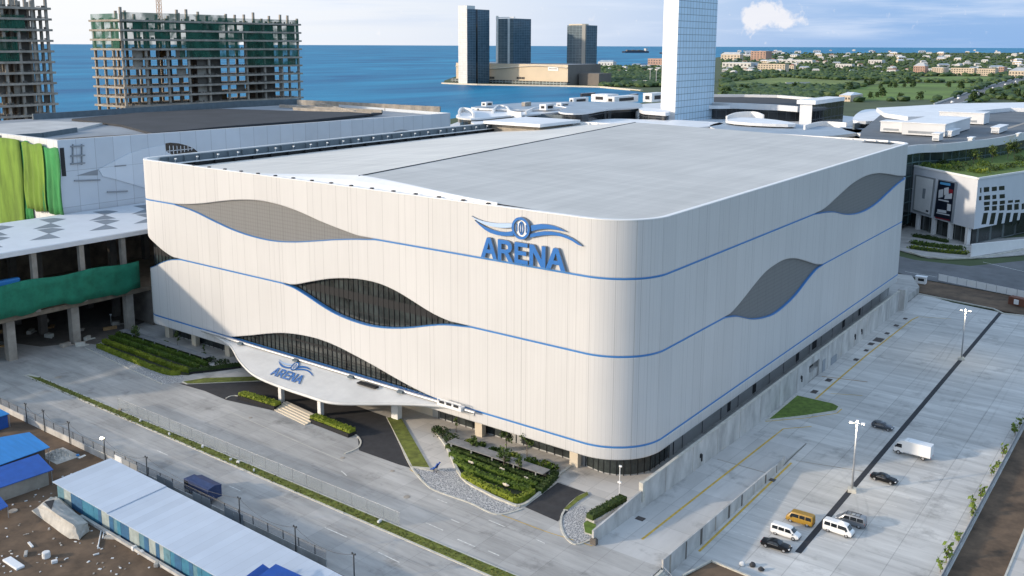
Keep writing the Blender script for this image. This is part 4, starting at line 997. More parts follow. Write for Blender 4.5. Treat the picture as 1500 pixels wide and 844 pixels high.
def minivan(paint, label, kind='passenger_van', H_=1.98, L_=4.9, rack=False, nose=True):
    W_ = 1.8
    if nose: P = [(0.00, .20, .54, .90, .90, .78), (.02, .15, .56, .97, .98, .82), (.10, .14, .56, 1.0, 1, .83), (.45, .14, .56, 1.0, 1, .83), (.66, .14, .56, .98, 1, .80), (.72, .14, .555, .93, 1, .78), (.84, .14, .53, .62, .98, .80), (.93, .15, .47, .53, .94, .78), (1.0, .20, .38, .42, .80, .66)]
    else: P = [(0.00, .20, .54, .92, .92, .78), (.02, .15, .55, .975, .98, .82), (.10, .14, .56, 1.0, 1, .84), (.45, .14, .56, 1.0, 1, .84), (.76, .14, .56, .985, 1, .82), (.82, .14, .55, .94, 1, .80), (.93, .15, .52, .60, .97, .80), (.985, .16, .45, .50, .93, .80), (1.0, .22, .38, .42, .86, .72)]
    t, b, st = vehicle(kind, label, 'van', paint, L_, W_, H_, P); g = (lambda f: (f-.5)*L_)
    e = .70 if nose else .80
    side_glass(t, st, [(g(.05), g(.26), .05, 0), (g(.285), g(.49), 0, 0), (g(.52), g(e+.06), 0, .33)], lo=.08, hi=.86)
    if nose: screen(t, g(.835), .635*H_, 1.5, g(.725), .925*H_, 1.3, 'windscreen')
    else: screen(t, g(.925), .62*H_, 1.5, g(.825), .93*H_, 1.32, 'windscreen')
    screen(t, g(.004), .60*H_, 1.4, g(.012), .90*H_, 1.3, 'rear_window', 0.02)
    wheels(t, (g(.19), g(.82)), W_*0.99, .34)
    for s in (-1, 1):
        small_box(t, 'headlight', (g(.965), s*.64, .42*H_), (.20, .30, .17), m_lamp); small_box(t, 'tail_light', (g(.005), s*.74, .45*H_), (.08, .16, .34), m_tail)
        small_box(t, 'wing_mirror', (g(.80), s*.99, .57*H_), (.14, .20, .20), m_bumper)
    small_box(t, 'bumper', (g(.99), 0, .20*H_), (.14, 1.5, .20), m_bumper); small_box(t, 'bumper', (g(.006), 0, .20*H_), (.12, 1.5, .20), m_bumper)
    if rack:
        mb = MB()
        for k in range(4): mb.box((g(.2)+k*.75, 0, H_+.06), (.06, 1.3, .05))
        mb.box((g(.2)+1.1, -.62, H_+.06), (2.5, .05, .06)); mb.box((g(.2)+1.1, .62, H_+.06), (2.5, .05, .06)); mb.build('roof_rack', m_bumper, t, local=True)
    return t
def put(o, px, py, rz, z=ZL):
    p = G(px, py, z); o.location = (p.x, p.y, z+0.02); o.rotation_euler = (0, 0, rz); return o
put(sedan(m_black, label='black sedan parked beside the white van nearest the front of the car park'), 1137, 803, R(3))
put(sedan(m_black, label='black sedan parked alone behind the foot of the nearer lamp post'), 1295, 705, R(-4))
put(sedan(m_dgcar, True, 'dark grey hatchback standing in the arena shadow near the white box truck', 'hatchback_car'), 1293, 628, R(-2))
put(minivan(m_wcar, 'white people carrier van parked between the black sedan and the ochre van', H_=1.9), 1151, 785, R(-1))
put(minivan(m_ycar, 'ochre yellow van with its rear to the camera side of the drain strip', H_=2.0, L_=4.7, nose=False), 1172, 766, R(181))
put(minivan(m_wcar, 'white minibus parked across the drain strip in front of the grey van', H_=2.1, L_=5.0, nose=False), 1228, 781, R(-2))
put(minivan(m_gcar, 'grey van with a roof rack half hidden behind the white minibus', H_=2.0, L_=5.0, rack=True), 1246, 768, R(182))
# white box truck
bt = thing('box_truck', 'white box truck with a black windowed cab facing left in the car park', 'truck', (0, 0, 0))
mb = MB(); mb.box((-1.0, 0, 1.98), (5.2, 2.25, 2.45)); mb.build('cargo_box', m_wcar, bt, local=True, bevel=0.06)
mb = MB(); mb.prism([(0, 0)]*0 or [(1.62, -1.0), (3.55, -0.95), (3.55, 0.95), (1.62, 1.0)], 0.55, [1.45, 1.45, 1.45, 1.45][:4]); mb.prism([(1.62, -0.98), (2.95, -0.92), (2.95, 0.92), (1.62, 0.98)], 1.44, [2.75, 2.45, 2.45, 2.75])
mb.prism([(2.94, -0.92), (3.5, -0.92), (3.5, 0.92), (2.94, 0.92)], 1.44, [2.44, 1.50, 1.50, 2.44]); mb.build('cab', m_wcar, bt, local=True)
mb = MB(); mb.prism([(0.9, -0.9), (2.6, -0.8), (2.6, 0.8), (0.9, 0.9)], 2.6, [3.25, 2.72, 2.72, 3.25]); mb.build('wind_deflector', m_wcar, bt, local=True)
for s in (-1, 1):
    mb = MB(); q = [(2.0, s*1.005, 1.5), (3.3, s*0.965, 1.5), (2.95, s*0.945, 2.25), (2.0, s*0.99, 2.3)]; mb.face(q if s < 0 else q[::-1]); mb.build('side_window', m_cglass, bt, local=True)
    small_box(bt, 'headlight', (3.5, s*.75, .95), (.14, .34, .22), m_lamp); small_box(bt, 'wing_mirror', (3.2, s*1.2, 1.7), (.14, .22, .4), m_bumper); small_box(bt, 'tail_light', (-3.6, s*.95, .8), (.06, .2, .3), m_tail)
screen(bt, 3.5, 1.52, 1.75, 2.96, 2.42, 1.7, 'windscreen', 0.03); wheels(bt, (-2.2, 2.6), 2.1, .42, .3)
small_box(bt, 'bumper', (3.58, 0, .55), (.16, 1.9, .34), m_bumper); small_box(bt, 'chassis', (-.6, 0, .65), (5.6, 1.0, .3), m_bumper)
small_box(bt, 'door_mark', (1.0, -1.132, 2.3), (.5, .012, .18), m_gcar); small_box(bt, 'door_handle', (-2.2, -1.135, 1.5), (.12, .02, .3), m_bumper)
put(bt, 1337, 668, R(178))
# navy canvas truck on the street
nt = thing('canvas_truck', 'navy blue canvas covered truck parked on the street beside the chain link fence', 'truck', (0, 0, 0))
mb = MB(); mb.prism([(-3.9, -1.35), (2.1, -1.35), (2.1, 1.35), (-3.9, 1.35)], 0.7, [2.9, 2.9, 2.9, 2.9]); mb.prism([(-3.95, -1.4), (2.15, -1.4), (2.15, 0), (-3.95, 0)], 2.88, [2.92, 2.92, 3.25, 3.25]); mb.prism([(-3.95, 0), (2.15, 0), (2.15, 1.4), (-3.95, 1.4)], 2.88, [3.25, 3.25, 2.92, 2.92]); mb.build('canvas_back', m_btruck, nt, local=True)
mb = MB(); mb.box((3.1, 0, 1.6), (1.9, 2.3, 2.0)); mb.build('cab', m_btruck, nt, local=True, bevel=0.12)
screen(nt, 4.06, 1.65, 2.0, 4.0, 2.45, 1.9, 'windscreen', 0.03)
for s in (-1, 1): small_box(nt, 'side_window', (3.2, s*1.16, 2.05), (1.2, .02, .65), m_cglass)
for k in range(5):
    small_box(nt, 'canopy_bow', (-3.4+k*1.25, -1.37, 1.9), (.07, .05, 2.0), m_post)
wheels(nt, (-2.3, 2.8), 2.3, .5, .32); small_box(nt, 'chassis', (0, 0, .6), (7.2, 1.2, .3), m_bumper)
nt.scale = (1.0, 1.0, 1.0); nt.location = (-138.3, 92.7, 0.02); nt.rotation_euler = (0, 0, R(178.5))

# ---- stair down to the car park and planter with dirt at the front
st_t = thing('stair', 'pale concrete stair with a railing going down from the street to the car park', 'stair', (-59.5, 117.5, ZL))
mb = MB()
for k in range(8): mb.box((-58.0-k*0.42, 119.2, ZL+(0-ZL)*(k+1)/16), (0.42, 3.6, (0-ZL)*(k+1)/8))
mb.build('steps', m_kerb, st_t)
mb = MB()
for k in range(9):
    for yy in (117.5, 120.9): mb.tube([(-57.8-k*0.42, yy, ZL+2.2*k/8), (-57.8-k*0.42, yy, ZL+2.2*k/8+1.0)], 0.03, 5)
for yy in (117.5, 120.9): mb.tube([(-57.8, yy, ZL+1.0), (-61.2, yy, 1.0)], 0.05, 6)
mb.build('railing', m_steel, st_t)
pl = G2([(1000, 844), (1042, 822), (1110, 850), (1110, 900), (1000, 900)], -1.2)
pt = thing('dirt_planter', 'low walled bed of bare brown earth at the front edge of the car park', 'planter', (pl[1][0], pl[1][1], ZL))
mb = MB(); mb.prism(pl, ZL-0.2, -1.25); mb.build('earth', m_dirt, pt)
mb = MB(); ribbon_mb(mb, [pl[0], pl[1], pl[2], pl[3]], 0.35, ZL-0.2, -1.0); mb.build('kerb_wall', m_kerb, pt)
for (px, py, s, m, lb, nm) in ((1087, 829, .5, m_trunk_white, 'white sack of rubbish by the earth bed at the front of the car park', 'rubbish_sack'), (1102, 830, .5, m_bumper, 'black bin bag next to the white rubbish sack', 'bin_bag'), (1115, 836, .5, m_bumper, 'crumpled black sheet lying at the right of the bin bag', 'crumpled_sheet')):
    p = G(px, py, ZL); bm = bmesh.new(); bmesh.ops.create_icosphere(bm, subdivisions=2, radius=s)
    for v in bm.verts: v.co *= random.uniform(.7, 1.15); v.co.z = max(-.05, v.co.z*.9+.3)
    me = bpy.data.meshes.new(nm); bm.to_mesh(me); bm.free(); me.materials.append(m); o = bpy.data.objects.new(nm, me); COL.objects.link(o); o.location = (p.x, p.y, ZL); tag(o, lb, 'rubbish')

# ---- right edge of the car park: fence, plants, dirt strip, pavement
sheet('dirt_strip', [(-25.9, 120), (-18.6, 120), (-18.6, 240), (-25.9, 240)], ZL+0.02, m_dirt)
sheet('pavement', [(-18.4, 120), (10, 120), (10, 240), (-18.4, 240)], ZL+0.06, m_plaza)
k_ = MB(); k_.box((-18.5, 180, ZL+0.1), (0.3, 120, 0.3)); struct('kerb', k_, m_kerb)
fr = thing('boundary_fence', 'low steel boundary fence along the right edge of the car park', 'fence', (-26.2, 120, ZL))
mb = MB(); mb.box((-26.2, 178, ZL+0.25), (0.25, 116, 0.5)); mb.build('plinth', m_wallcon, fr)
mb = MB(); mb.box((-26.2, 178, ZL+1.45), (0.06, 116, 0.06)); mb.box((-26.2, 178, ZL+0.9), (0.03, 116, 0.9)); mb.build('mesh_infill', m_steel, fr)
for k in range(40):
    mb = MB(); mb.box((-26.2, 121+k*2.9, ZL+0.8), (0.09, 0.09, 1.6)); mb.build('post', m_steel, fr)
def bushy(name, label, h, n, leafm, group, spread=0.5, leaf=0.34):
    t = thing(name, label, 'plant', (0, 0, 0), 0, group)
    mb = MB()
    for k in range(3):
        a = random.uniform(0, 2*PI); mb.tube([(0, 0, 0), (0.1*math.cos(a), 0.1*math.sin(a), h*.5), (spread*.6*math.cos(a), spread*.6*math.sin(a), h*.9)], [0.05, 0.03, 0.015], 5)
    mb.build('stem', m_bark, t, local=True)
    mb = MB(); mb.leaves([(random.gauss(0, spread*.5), random.gauss(0, spread*.5), h*random.uniform(.35, 1.0)) for _ in range(n)], leaf); mb.build('foliage', leafm, t, local=True)
    return t
m_banana = foliage('broad_leaf_plant', (0.06, 0.11, 0.015), (0.20, 0.26, 0.05), scale=1.5)
bp_ = bushy('banana_plant', '', 2.6, 34, m_banana, 'plants along the right fence', 0.7, 0.75)
for k, (px, py) in enumerate(((1389, 842), (1396, 828), (1411, 800), (1430, 762), (1437, 752), (1447, 735), (1463, 700), (1466, 690), (1478, 672), (1494, 640), (1498, 628))):
    p = G(px, py, ZL); place(bp_, k > 0, (-26.9+random.uniform(-.3, .3), p.y, ZL), random.uniform(0, 6), 'young broad leaved plant by the right car park fence, %s from the front' % ordinal(k), random.uniform(.7, 1.2))

# ================================================================ FAR END OF THE CAR PARK
dp = G2([(1335, 420), (1345, 409), (1500, 437), (1560, 452), (1560, 470), (1500, 461), (1470, 456), (1345, 428)], ZL)
sheet('dirt_plot', dp, ZL+0.05, m_dirt, depth=0.3)
roadpoly = G2([(1300, 395), (1300, 371), (1340, 381), (1420, 390), (1500, 382), (1700, 370), (1700, 480), (1500, 436), (1345, 408)], ZL)
sheet('asphalt_road', roadpoly, ZL+0.015, m_asph2)
for a, b in (((1326, 398), (1372, 406)), ((1440, 384), (1500, 398))):
    pa, pb = G(*a, ZL), G(*b, ZL); paint_strip('lane_line', [pa, pb], 0.3, ZL+0.03, m_wpaint)
kb = MB(); ribbon_mb(kb, [G2([(1332, 428)], ZL)[0], G2([(1400, 442)], ZL)[0], G2([(1455, 453)], ZL)[0], G2([(1470, 460)], ZL)[0], G2([(1500, 463)], ZL)[0]], 0.5, ZL, ZL+0.3); struct('kerb', kb, m_kerb)
hf = thing('hoarding_fence', 'white panel hoarding fence between the far road and the bare dirt plot', 'fence', (*G2([(1374, 411)], ZL)[0], ZL))
fp = [G(1374, 411, ZL), G(1500, 437, ZL)]
for k in range(10):
    a = fp[0].lerp(fp[1], k*.115+.002); b = fp[0].lerp(fp[1], (k+1)*.115-.002); mb = MB(); ribbon_mb(mb, [(a.x, a.y), (b.x, b.y)], 0.08, ZL+0.1, ZL+2.5); mb.build('panel', m_white, hf)
    mb = MB(); mb.box((a.x, a.y, ZL+1.3), (.12, .12, 2.6)); mb.build('post', m_steel, hf)
# little utility box at the plot's corner, hut on the right
p = G(1349, 415, ZL); u = thing('guard_booth', 'small white guard booth with a dark window at the corner of the dirt plot', 'booth', (p.x, p.y, ZL))
mb = MB(); mb.box((0, 0, 1.2), (3.4, 2.2, 2.4)); mb.build('wall', m_white, u, local=True); mb = MB(); mb.box((0.2, -1.12, 1.5), (2.0, .05, .9)); mb.build('window', m_cglass, u, local=True); mb = MB(); mb.box((0, 0, 2.5), (3.8, 2.6, .18)); mb.build('roof', m_white2, u, local=True)
p = G(1492, 448, ZL); u = thing('site_hut', 'low red brown site hut with pale posters at the right edge beyond the car park', 'hut', (p.x, p.y, ZL))
mb = MB(); mb.box((1.5, 0, 1.3), (9, 2.5, 2.6), R(-20)); mb.build('wall', mat('rust_wall', (0.16, 0.06, 0.035), 0.8, var=.2), u, local=True)
for k in (-0.6, 1.9): mb = MB(); mb.box((k, -1.15-.36*(k-1.5)*0+.0, 1.4), (1.4, .4, 1.5), R(-20)); mb.build('poster', m_white, u, local=True)

# ================================================================ STREET, MEDIAN, FENCES
def P0(pts): return G2(pts, 0.0)
md = thing('median_strip', 'long narrow kerbed strip of dry grass running between the two carriageways of the street', 'median', (-150, 104.6, 0))
mb = MB(); mb.prism([(-226.5, 104.0), (-60, 103.15), (-60, 106.2), (-222, 105.9), (-226, 105.3)], -0.1, 0.14); mb.build('kerb', m_kerb, md)
mb = MB(); mb.prism([(-225.5, 104.35), (-60, 103.5), (-60, 105.85), (-221, 105.5)], 0.0, 0.17); mb.build('grass', m_verge, md)
mb = MB()
for _ in range(2600):
    x = random.uniform(-222, -60); y = random.uniform(103.7, 105.7); mb.leaves([(x, y, 0.2)], 0.3)
tuf = mb.build('grass_tufts', foliage('verge_blades', (0.06, 0.075, 0.012), (0.17, 0.16, 0.035), scale=0.4), md); tuf['kind'] = 'stuff'
nrub = 0
for (px, py) in ((176, 601), (206, 617), (248, 637), (297, 655), (338, 674), (349, 678), (372, 690), (556, 765)):
    p = G(px, py, 0.17); mb = MB(); mb.box((0, 0, 0.2), (random.uniform(.4, .9), random.uniform(.3, .5), .4), random.uniform(0, 3))
    o = mb.build('rubble_block', m_raw if nrub == 0 else m_trunk_white, bevel=0.05); o.location = (p.x, p.y, 0.17)
    tag(o, '%s pale block of rubble lying on the grass median counted from the left' % ordinal(nrub), 'rubble', 'rubble on the median'); nrub += 1
ff = thing('mesh_fence', 'translucent grey mesh fence panels standing along the grass median', 'fence', (-146, 105.9, 0))
for k in range(22):
    xa = -188.4+k*3.9; mb = MB(); mb.box((xa+1.95, 106.25, 1.35), (3.75, 0.03, 2.3)); mb.build('panel', m_fencefab, ff)
    mb = MB(); mb.tube([(xa, 106.25, 0), (xa, 106.25, 2.65)], 0.03, 6); mb.tube([(xa, 106.25, 2.5), (xa+3.9, 106.25, 2.5)], 0.018, 5); mb.build('post', m_steel, ff)
# lane dashes and kerb lines
for (a, b) in (((552, 737), (579, 749)), ((624, 766), (649, 777)), ((661, 761), (673, 766)), ((670, 790), (696, 801)), ((715, 807), (731, 814)), ((476, 773), (508, 787)), ((554, 809), (585, 824)), ((640, 731), (655, 737)), ((716, 762), (740, 772)), ((785, 790), (798, 796)), ((336, 712), (352, 719)), ((230, 660), (246, 667)), ((420, 640), (436, 647)), ((500, 690), (508, 697))):
    paint_strip('lane_line', [G(*a), G(*b)], 0.22, 0.012, m_wpaint)
paint_strip('kerb_line', [G(330, 600), G(420, 640), G(503, 676)], 0.18, 0.014, m_kerb)
paint_strip('kerb_line', [G(600, 688), G(660, 722), G(728, 752), G(800, 779), G(868, 800)], 0.16, 0.022, m_yellow)
# patches and manholes
for (px, py, r, lb) in ((596, 728, 1.0, 'round manhole cover in the street near the pebble paving'), (502, 671, .8, 'dark manhole cover at the corner of the planter island'), (575, 690, .7, 'dark manhole cover on the street edge left of the blue bundle'), (367, 612, .7, 'small dark manhole cover before the entrance stair'), (85, 553, 1.3, 'wide dark manhole cover on the left carriageway above the median tip')):
    p = G(px, py); mb = MB(); r *= .62; mb.tube([(0, 0, -.02), (0, 0, .035)], r, 18); mb.tube([(0, 0, .03), (0, 0, .05)], r*.78, 18); o = mb.build('manhole_cover', m_raw); o.location = (p.x, p.y, 0); tag(o, lb, 'manhole cover')

# boundary wall with chain link fence along the street
bw = thing('boundary_wall', 'low pale wall topped with chain link fence along the near side of the street', 'wall', (-150, 88, 0))
mb = MB(); mb.box((-158, 90.2, 0.65), (110, 0.25, 1.3)); mb.build('wall_base', m_wallcon, bw)
mb = MB(); mb.box((-158, 90.2, 2.05), (110, 0.03, 1.5)); mb.build('chain_link', m_chain, bw)
for k in range(29):
    mb = MB(); mb.box((-212+k*3.8, 90.2, 1.4), (0.10, 0.12, 2.8)); mb.build('post', m_post, bw)
mb = MB(); mb.tube([(-212, 90.2, 2.75), (-104, 90.2, 2.75)], 0.035, 5); mb.build('top_rail', m_post, bw)
for (xa, n_p) in ((-161, 3), (-147, 2), (-136, 2), (-127, 2)):
    for k in range(n_p): mb = MB(); mb.box((xa+k*2.6, 90.0, 1.25), (2.4, 0.08, 2.1)); mb.build('sheet_panel', m_white2 if xa == -161 and k == 0 else m_greyroof, bw)
pn = 0
heads = []
for a in ((37, 592), (63, 602), (100, 619), (152, 643), (214, 670), (350, 730), (432, 772), (518, 812)):
    p = on_y(*a, 89.9); h = p.z; lit = a == (152, 643)
    t = thing('utility_post', 'lit lamp on a thin dark post at the shed corner' if lit else '%s thin dark post carrying a cable along the boundary wall from the left' % ordinal(pn), 'post', (p.x, p.y, 0), 0, 'posts along the boundary wall'); pn += 1
    mb = MB(); mb.tube([(0, 0, 0), (0, 0, h)], 0.10, 7); mb.build('pole', m_post, t, local=True)
    mb = MB(); mb.box((0, 0, h), (.75, .16, .14)); mb.box((-.32, 0, h+.1), (.16, .2, .22)); mb.box((.32, 0, h+.1), (.16, .2, .22)); mb.build('cross_arm', m_post, t, local=True)
    if lit:
        mb = MB(); mb.box((-.7, 0, h-.05), (.7, .5, .22)); mb.build('lit_lens', m_glow, t, local=True); lamp_light((p.x-.8, p.y-.2, h-.5), 130)
    heads.append(Vector((p.x, p.y, h)))
for k in range(len(heads)-1):
    a, b = heads[k], heads[k+1]; mb = MB(); mb.tube([a.lerp(b, f/12)+Vector((0, 0, -1.4*(1-(2*f/12-1)**2))) for f in range(13)], 0.035, 4)
    o = mb.build('sagging_cable', m_post); tag(o, 'sagging black cable in the %s gap between the thin posts from the left' % ordinal(k), 'cable', 'cables between the posts')

# ================================================================ SITE BOTTOM LEFT
sheet('site_dirt', [(-330, 30), (-330, 90.1), (-60, 90.1), (-60, 30)], 0.02, m_dirt)
sh = thing('long_shed', 'long site shed with a pale sheet roof and patchwork blue walls', 'shed', (-131, 81, 0))
SX0, SX1, SY0, SY1 = -157.4, -88.0, 76.3, 86.3
sx = Matrix.Identity(3)
ang_s = math.atan2(85.32-86.39, -104.2+156.92)
def sp(x, y): return (x, y+(x+157.4)*math.tan(ang_s)*0.9)
m_shroof = panelled('shed_roof_sheet', (0.46, 0.52, 0.60), 1.9, 0, 0.07, 0.82, 0.10, 0.30, rot=0.0, tone=0.06)
mb = MB()
for (xa, xb, dz) in ((SX0-.5, -139.6, 0.12), (-139.7, SX1, 0.0)):
    mb.prism([sp(xa, SY0-.6), sp(xb, SY0-.6), sp(xb, SY1+.5), sp(xa, SY1+.5)], [3.35+dz]*2+[3.75+dz]*2, [3.47+dz]*2+[3.87+dz]*2)
mb.build('roof', m_shroof, sh)
x = SX0; wcols = [mat('shed_panel_teal', (0.03, 0.17, 0.27), .7, var=.25, vscale=1), mat('shed_panel_blue', (0.02, 0.10, 0.21), .7, var=.25, vscale=1), mat('shed_panel_pale', (0.30, 0.35, 0.34), .8, var=.25, vscale=1), mat('shed_panel_grey_blue', (0.09, 0.20, 0.25), .8, var=.3, vscale=1), mat('shed_panel_cream', (0.42, 0.38, 0.31), .8, var=.2, vscale=1)]
k = 0; random.seed(11)
while x < SX1:
    w = random.choice((1.1, 1.4, 1.9, 2.4)); a, b = sp(x, SY0), sp(min(x+w, SX1), SY0)
    mb = MB(); mb.box(((a[0]+b[0])/2, (a[1]+b[1])/2, 1.68+.0), (w-.03, .10+.05*(k % 2), 3.3), ang_s); mb.build('wall_panel', wcols[random.choice((0, 0, 1, 1, 0, 3, 3, 2, 3, 1, 1))], sh); x += w; k += 1
mb = MB(); a, b = sp(SX0, SY0+.1), sp(SX1, SY1-.1); mb.prism([sp(SX0, SY0+.2), sp(SX1, SY0+.2), sp(SX1, SY1), sp(SX0, SY1)], 0, 3.3); mb.build('inner_wall', wcols[0], sh)
mb = MB(); mb.box((*sp(-126, SY0-.9), .35), (44, .5, .5), ang_s); mb.build('step_wall', m_wallcon, sh)
# clutter along the shed
for k, (px, py, s, m, nm, lb) in enumerate(((139, 727, (.9, .6, 1.0), m_trunk_white, 'water_jug', 'white plastic jug by the left end of the shed wall'), (152, 783, (3.2, .25, .25), m_trunk_white, 'white_pipe', 'upper white pipe lying beside the long shed'), (146, 791, (5.5, .22, .22), m_trunk_white, 'white_pipe', 'long lower white pipe lying on the dirt before the shed'),
        (165, 789, (2.6, .8, .4), m_tarp, 'folded_tarp', 'pale folded tarp on the step wall of the shed'), (197, 806, (.8, .7, .7), m_trunk_white, 'cement_sack', 'white sack on the shed step nearest the pipes'), (208, 812, (1.0, .6, .6), m_trunk_white, 'cement_sack', 'white sack right of its twin on the shed step'), (230, 829, (1.2, .7, .6), m_tarp, 'cement_sack', 'grey sack further along the shed step at the picture bottom'),
        (141, 813, (.9, .25, .2), m_trunk_white, 'broken_board', 'short white board lying flat on the dirt'), (68, 817, (1.3, 1.1, 1.1), m_trunk_white, 'plastic_drum', 'white cut open plastic drum on the dirt'), (80, 825, (.9, .6, .5), m_trunk_white, 'plastic_scrap', 'white scrap beside the cut plastic drum'),
        (45, 799, (2.0, .4, .2), m_trunk_white, 'broken_board', 'pale board left of the plastic drum'), (20, 827, (4.5, 1.3, .35), m_white2, 'roof_sheet', 'bent pale roof sheet lying at the left edge of the dirt'), (38, 813, (1.6, .5, .4), m_tarp, 'plastic_scrap', 'grey scrap heap between the roof sheet and the drum'), (19, 749, (1.6, 1.3, .15), m_raw, 'concrete_lid', 'round grey concrete lid lying on the dirt below the blue roofs'),
        (120, 670, (1.6, .5, .2), m_trunk_white, 'broken_board', 'white plank on the dirt by the boundary wall'), (114, 668, (.6, .5, .3), m_bluesheet, 'plastic_scrap', 'small turquoise scrap near the white plank'))):
    p = G(px, py); mb = MB()
    if nm in ('plastic_drum', 'concrete_lid', 'water_jug'): mb.tube([(0, 0, 0), (0, 0, s[2]*.9)], [s[0]*.5, s[0]*.46], 14)
    elif nm == 'white_pipe': mb.tube([(-s[0]/2, 0, .15), (s[0]/2, 0, .15)], .11, 8)
    else:
        mb.box((0, 0, s[2]/2), s); 
    o = mb.build(nm, m, bevel=0.0 if nm in ('white_pipe',) else min(.12, min(s)*.25)); o.location = (p.x, p.y, .02); o.rotation_euler = (0, 0, R(-35) if nm == 'white_pipe' else random.uniform(0, 3)); tag(o, lb, 'site clutter')
litm = MB(); lr = random.Random(8)
for _ in range(150):
    q = G(lr.uniform(0, 260), lr.uniform(690, 844)); 
    if q.y > 76 and q.x > -158: continue
    litm.box((q.x, q.y, .06), (lr.uniform(.1, .5), lr.uniform(.1, .35), .1), lr.uniform(0, 3), lr.choice((0, 0, 1)))
tag(litm.build('litter', (m_trunk_white, m_raw)), 'small pale scraps of litter strewn over the bare dirt', 'litter', kind='stuff')
# collapsed tarp tent
tp = G(88, 765); tt = thing('collapsed_tent', 'collapsed grey tarp tent with a dark opening lying on the dirt', 'tent', (tp.x, tp.y, 0))
tv = [(46, 749, 0.0), (62, 752, 0.6), (98, 788, 0.0), (116, 791, .2), (131, 778, 0.0), (129, 766, 1.2), (86, 731, 1.6), (75, 728, 1.2), (62, 738, 2.0), (108, 770, 2.2), (88, 727, .0)]
V = [G(x, y, z) for x, y, z in tv]
mb = MB(); mb.raw(V, [(0, 2, 9, 8), (0, 8, 7), (8, 9, 5, 6), (8, 6, 7), (2, 3, 9), (3, 4, 5, 9), (6, 5, 4, 10), (7, 6, 10)]); tb = mb.build('tarp_cover', m_tarp, tt)
bm = bmesh.new(); bm.from_mesh(tb.data); bmesh.ops.recalc_face_normals(bm, faces=bm.faces); bmesh.ops.subdivide_edges(bm, edges=bm.edges, cuts=3, use_grid_fill=True)
for v in bm.verts: v.co += Vector((random.gauss(0, .06), random.gauss(0, .06), random.gauss(0, .06)))
bm.to_mesh(tb.data); bm.free()
mb = MB(); q = [V[8].lerp(V[7], .2), V[8].lerp(V[6], .75), V[8].lerp(V[9], .3)]; mb.face([tuple(v+Vector((0, 0, .12))) for v in q]); mb.build('opening', m_dark, tt)
# blue roofed sheds on the left
def lean_roof(name, label, pts, z0, m, wallm=None, h=.12):
    P = [G(x, y, z) for x, y, z in pts]; c = sum(P, Vector())/len(P)
    t = thing(name, label, 'shed', (c.x, c.y, 0)); mb = MB(); n = len(P)
    mb.raw([tuple(v) for v in P]+[tuple(v-Vector((0, 0, h))) for v in P], [tuple(range(n)), tuple(reversed(range(n, 2*n)))]+[(k, n+k, n+(k+1) % n, (k+1) % n) for k in range(n)])
    r = mb.build('roof', m, t); bm = bmesh.new(); bm.from_mesh(r.data); bmesh.ops.recalc_face_normals(bm, faces=bm.faces); bm.to_mesh(r.data); bm.free()
    if wallm:
        mb = MB(); q = [(c.x+(v.x-c.x)*.86, c.y+(v.y-c.y)*.86) for v in P]; mb.prism(q, 0, min(v.z for v in P)-.3); mb.build('wall', wallm, t)
    for v in P[:4]:
        mb = MB(); x, y = c.x+(v.x-c.x)*.95, c.y+(v.y-c.y)*.95; mb.tube([(x, y, 0), (x, y, v.z-.1)], .07, 6); mb.build('post', m_steel, t)
    return t
lean_roof('blue_shed', 'open shed with a bright blue corrugated roof at the left edge', [(-25, 645, 4.6), (43, 633, 4.6), (73, 655, 4.0), (-25, 690, 4.0)], 4, m_bluesheet, m_rawd)
lean_roof('blue_lean_to', 'lower lean-to with a dark blue sheet roof in front of the bright blue roof', [(-25, 692, 3.8), (56, 665, 3.8), (78, 688, 2.9), (-25, 723, 2.9)], 3, m_bluetarp, m_raw)
lean_roof('blue_awning', 'small blue awning corner at the left edge above the dirt', [(-30, 735, 2.6), (0, 727, 2.6), (12, 741, 2.2), (-20, 757, 2.2)], 2, m_bluetarp)
lean_roof('blue_tent', 'blue sheeted tank shelter by the boundary wall at the far left edge', [(-30, 607, 3.2), (0, 599, 3.2), (14, 606, 3.0), (-20, 617, 3.0)], 3, m_bluesheet, m_bluetarp)
for k, (pts, lb) in enumerate((([(352, 850, 5.4), (385, 826, 5.4), (402, 838, 4.4), (370, 862, 4.4)], 'small dark blue gabled roof poking up in front of the shed at the picture bottom'), ([(376, 846, 5.6), (404, 826, 5.6), (448, 846, 4.6), (420, 872, 4.6)], 'larger dark blue gabled roof at the bottom right of the shed'))):
    lean_roof('blue_hut', lb, pts, 5, m_bluetarp, wcols[1])
# tarp heap between the blue shed and the posts
tp = G(88, 668); mb = MB(); bm = bmesh.new(); bmesh.ops.create_grid(bm, x_segments=22, y_segments=22, size=1)
for v in bm.verts:
    r2 = v.co.x**2+v.co.y**2; v.co = Vector((v.co.x*3.4, v.co.y*2.4, max(0, 1.1*(1-r2)*random.uniform(.5, 1.2))+.03))
me = bpy.data.meshes.new('rubble_heap'); bm.to_mesh(me); bm.free(); me.materials.append(m_tarp); o = bpy.data.objects.new('rubble_heap', me); COL.objects.link(o); o.location = (tp.x, tp.y, 0.02); tag(o, 'heap of crumpled grey sheeting and rubble beside the blue shed', 'rubble heap')

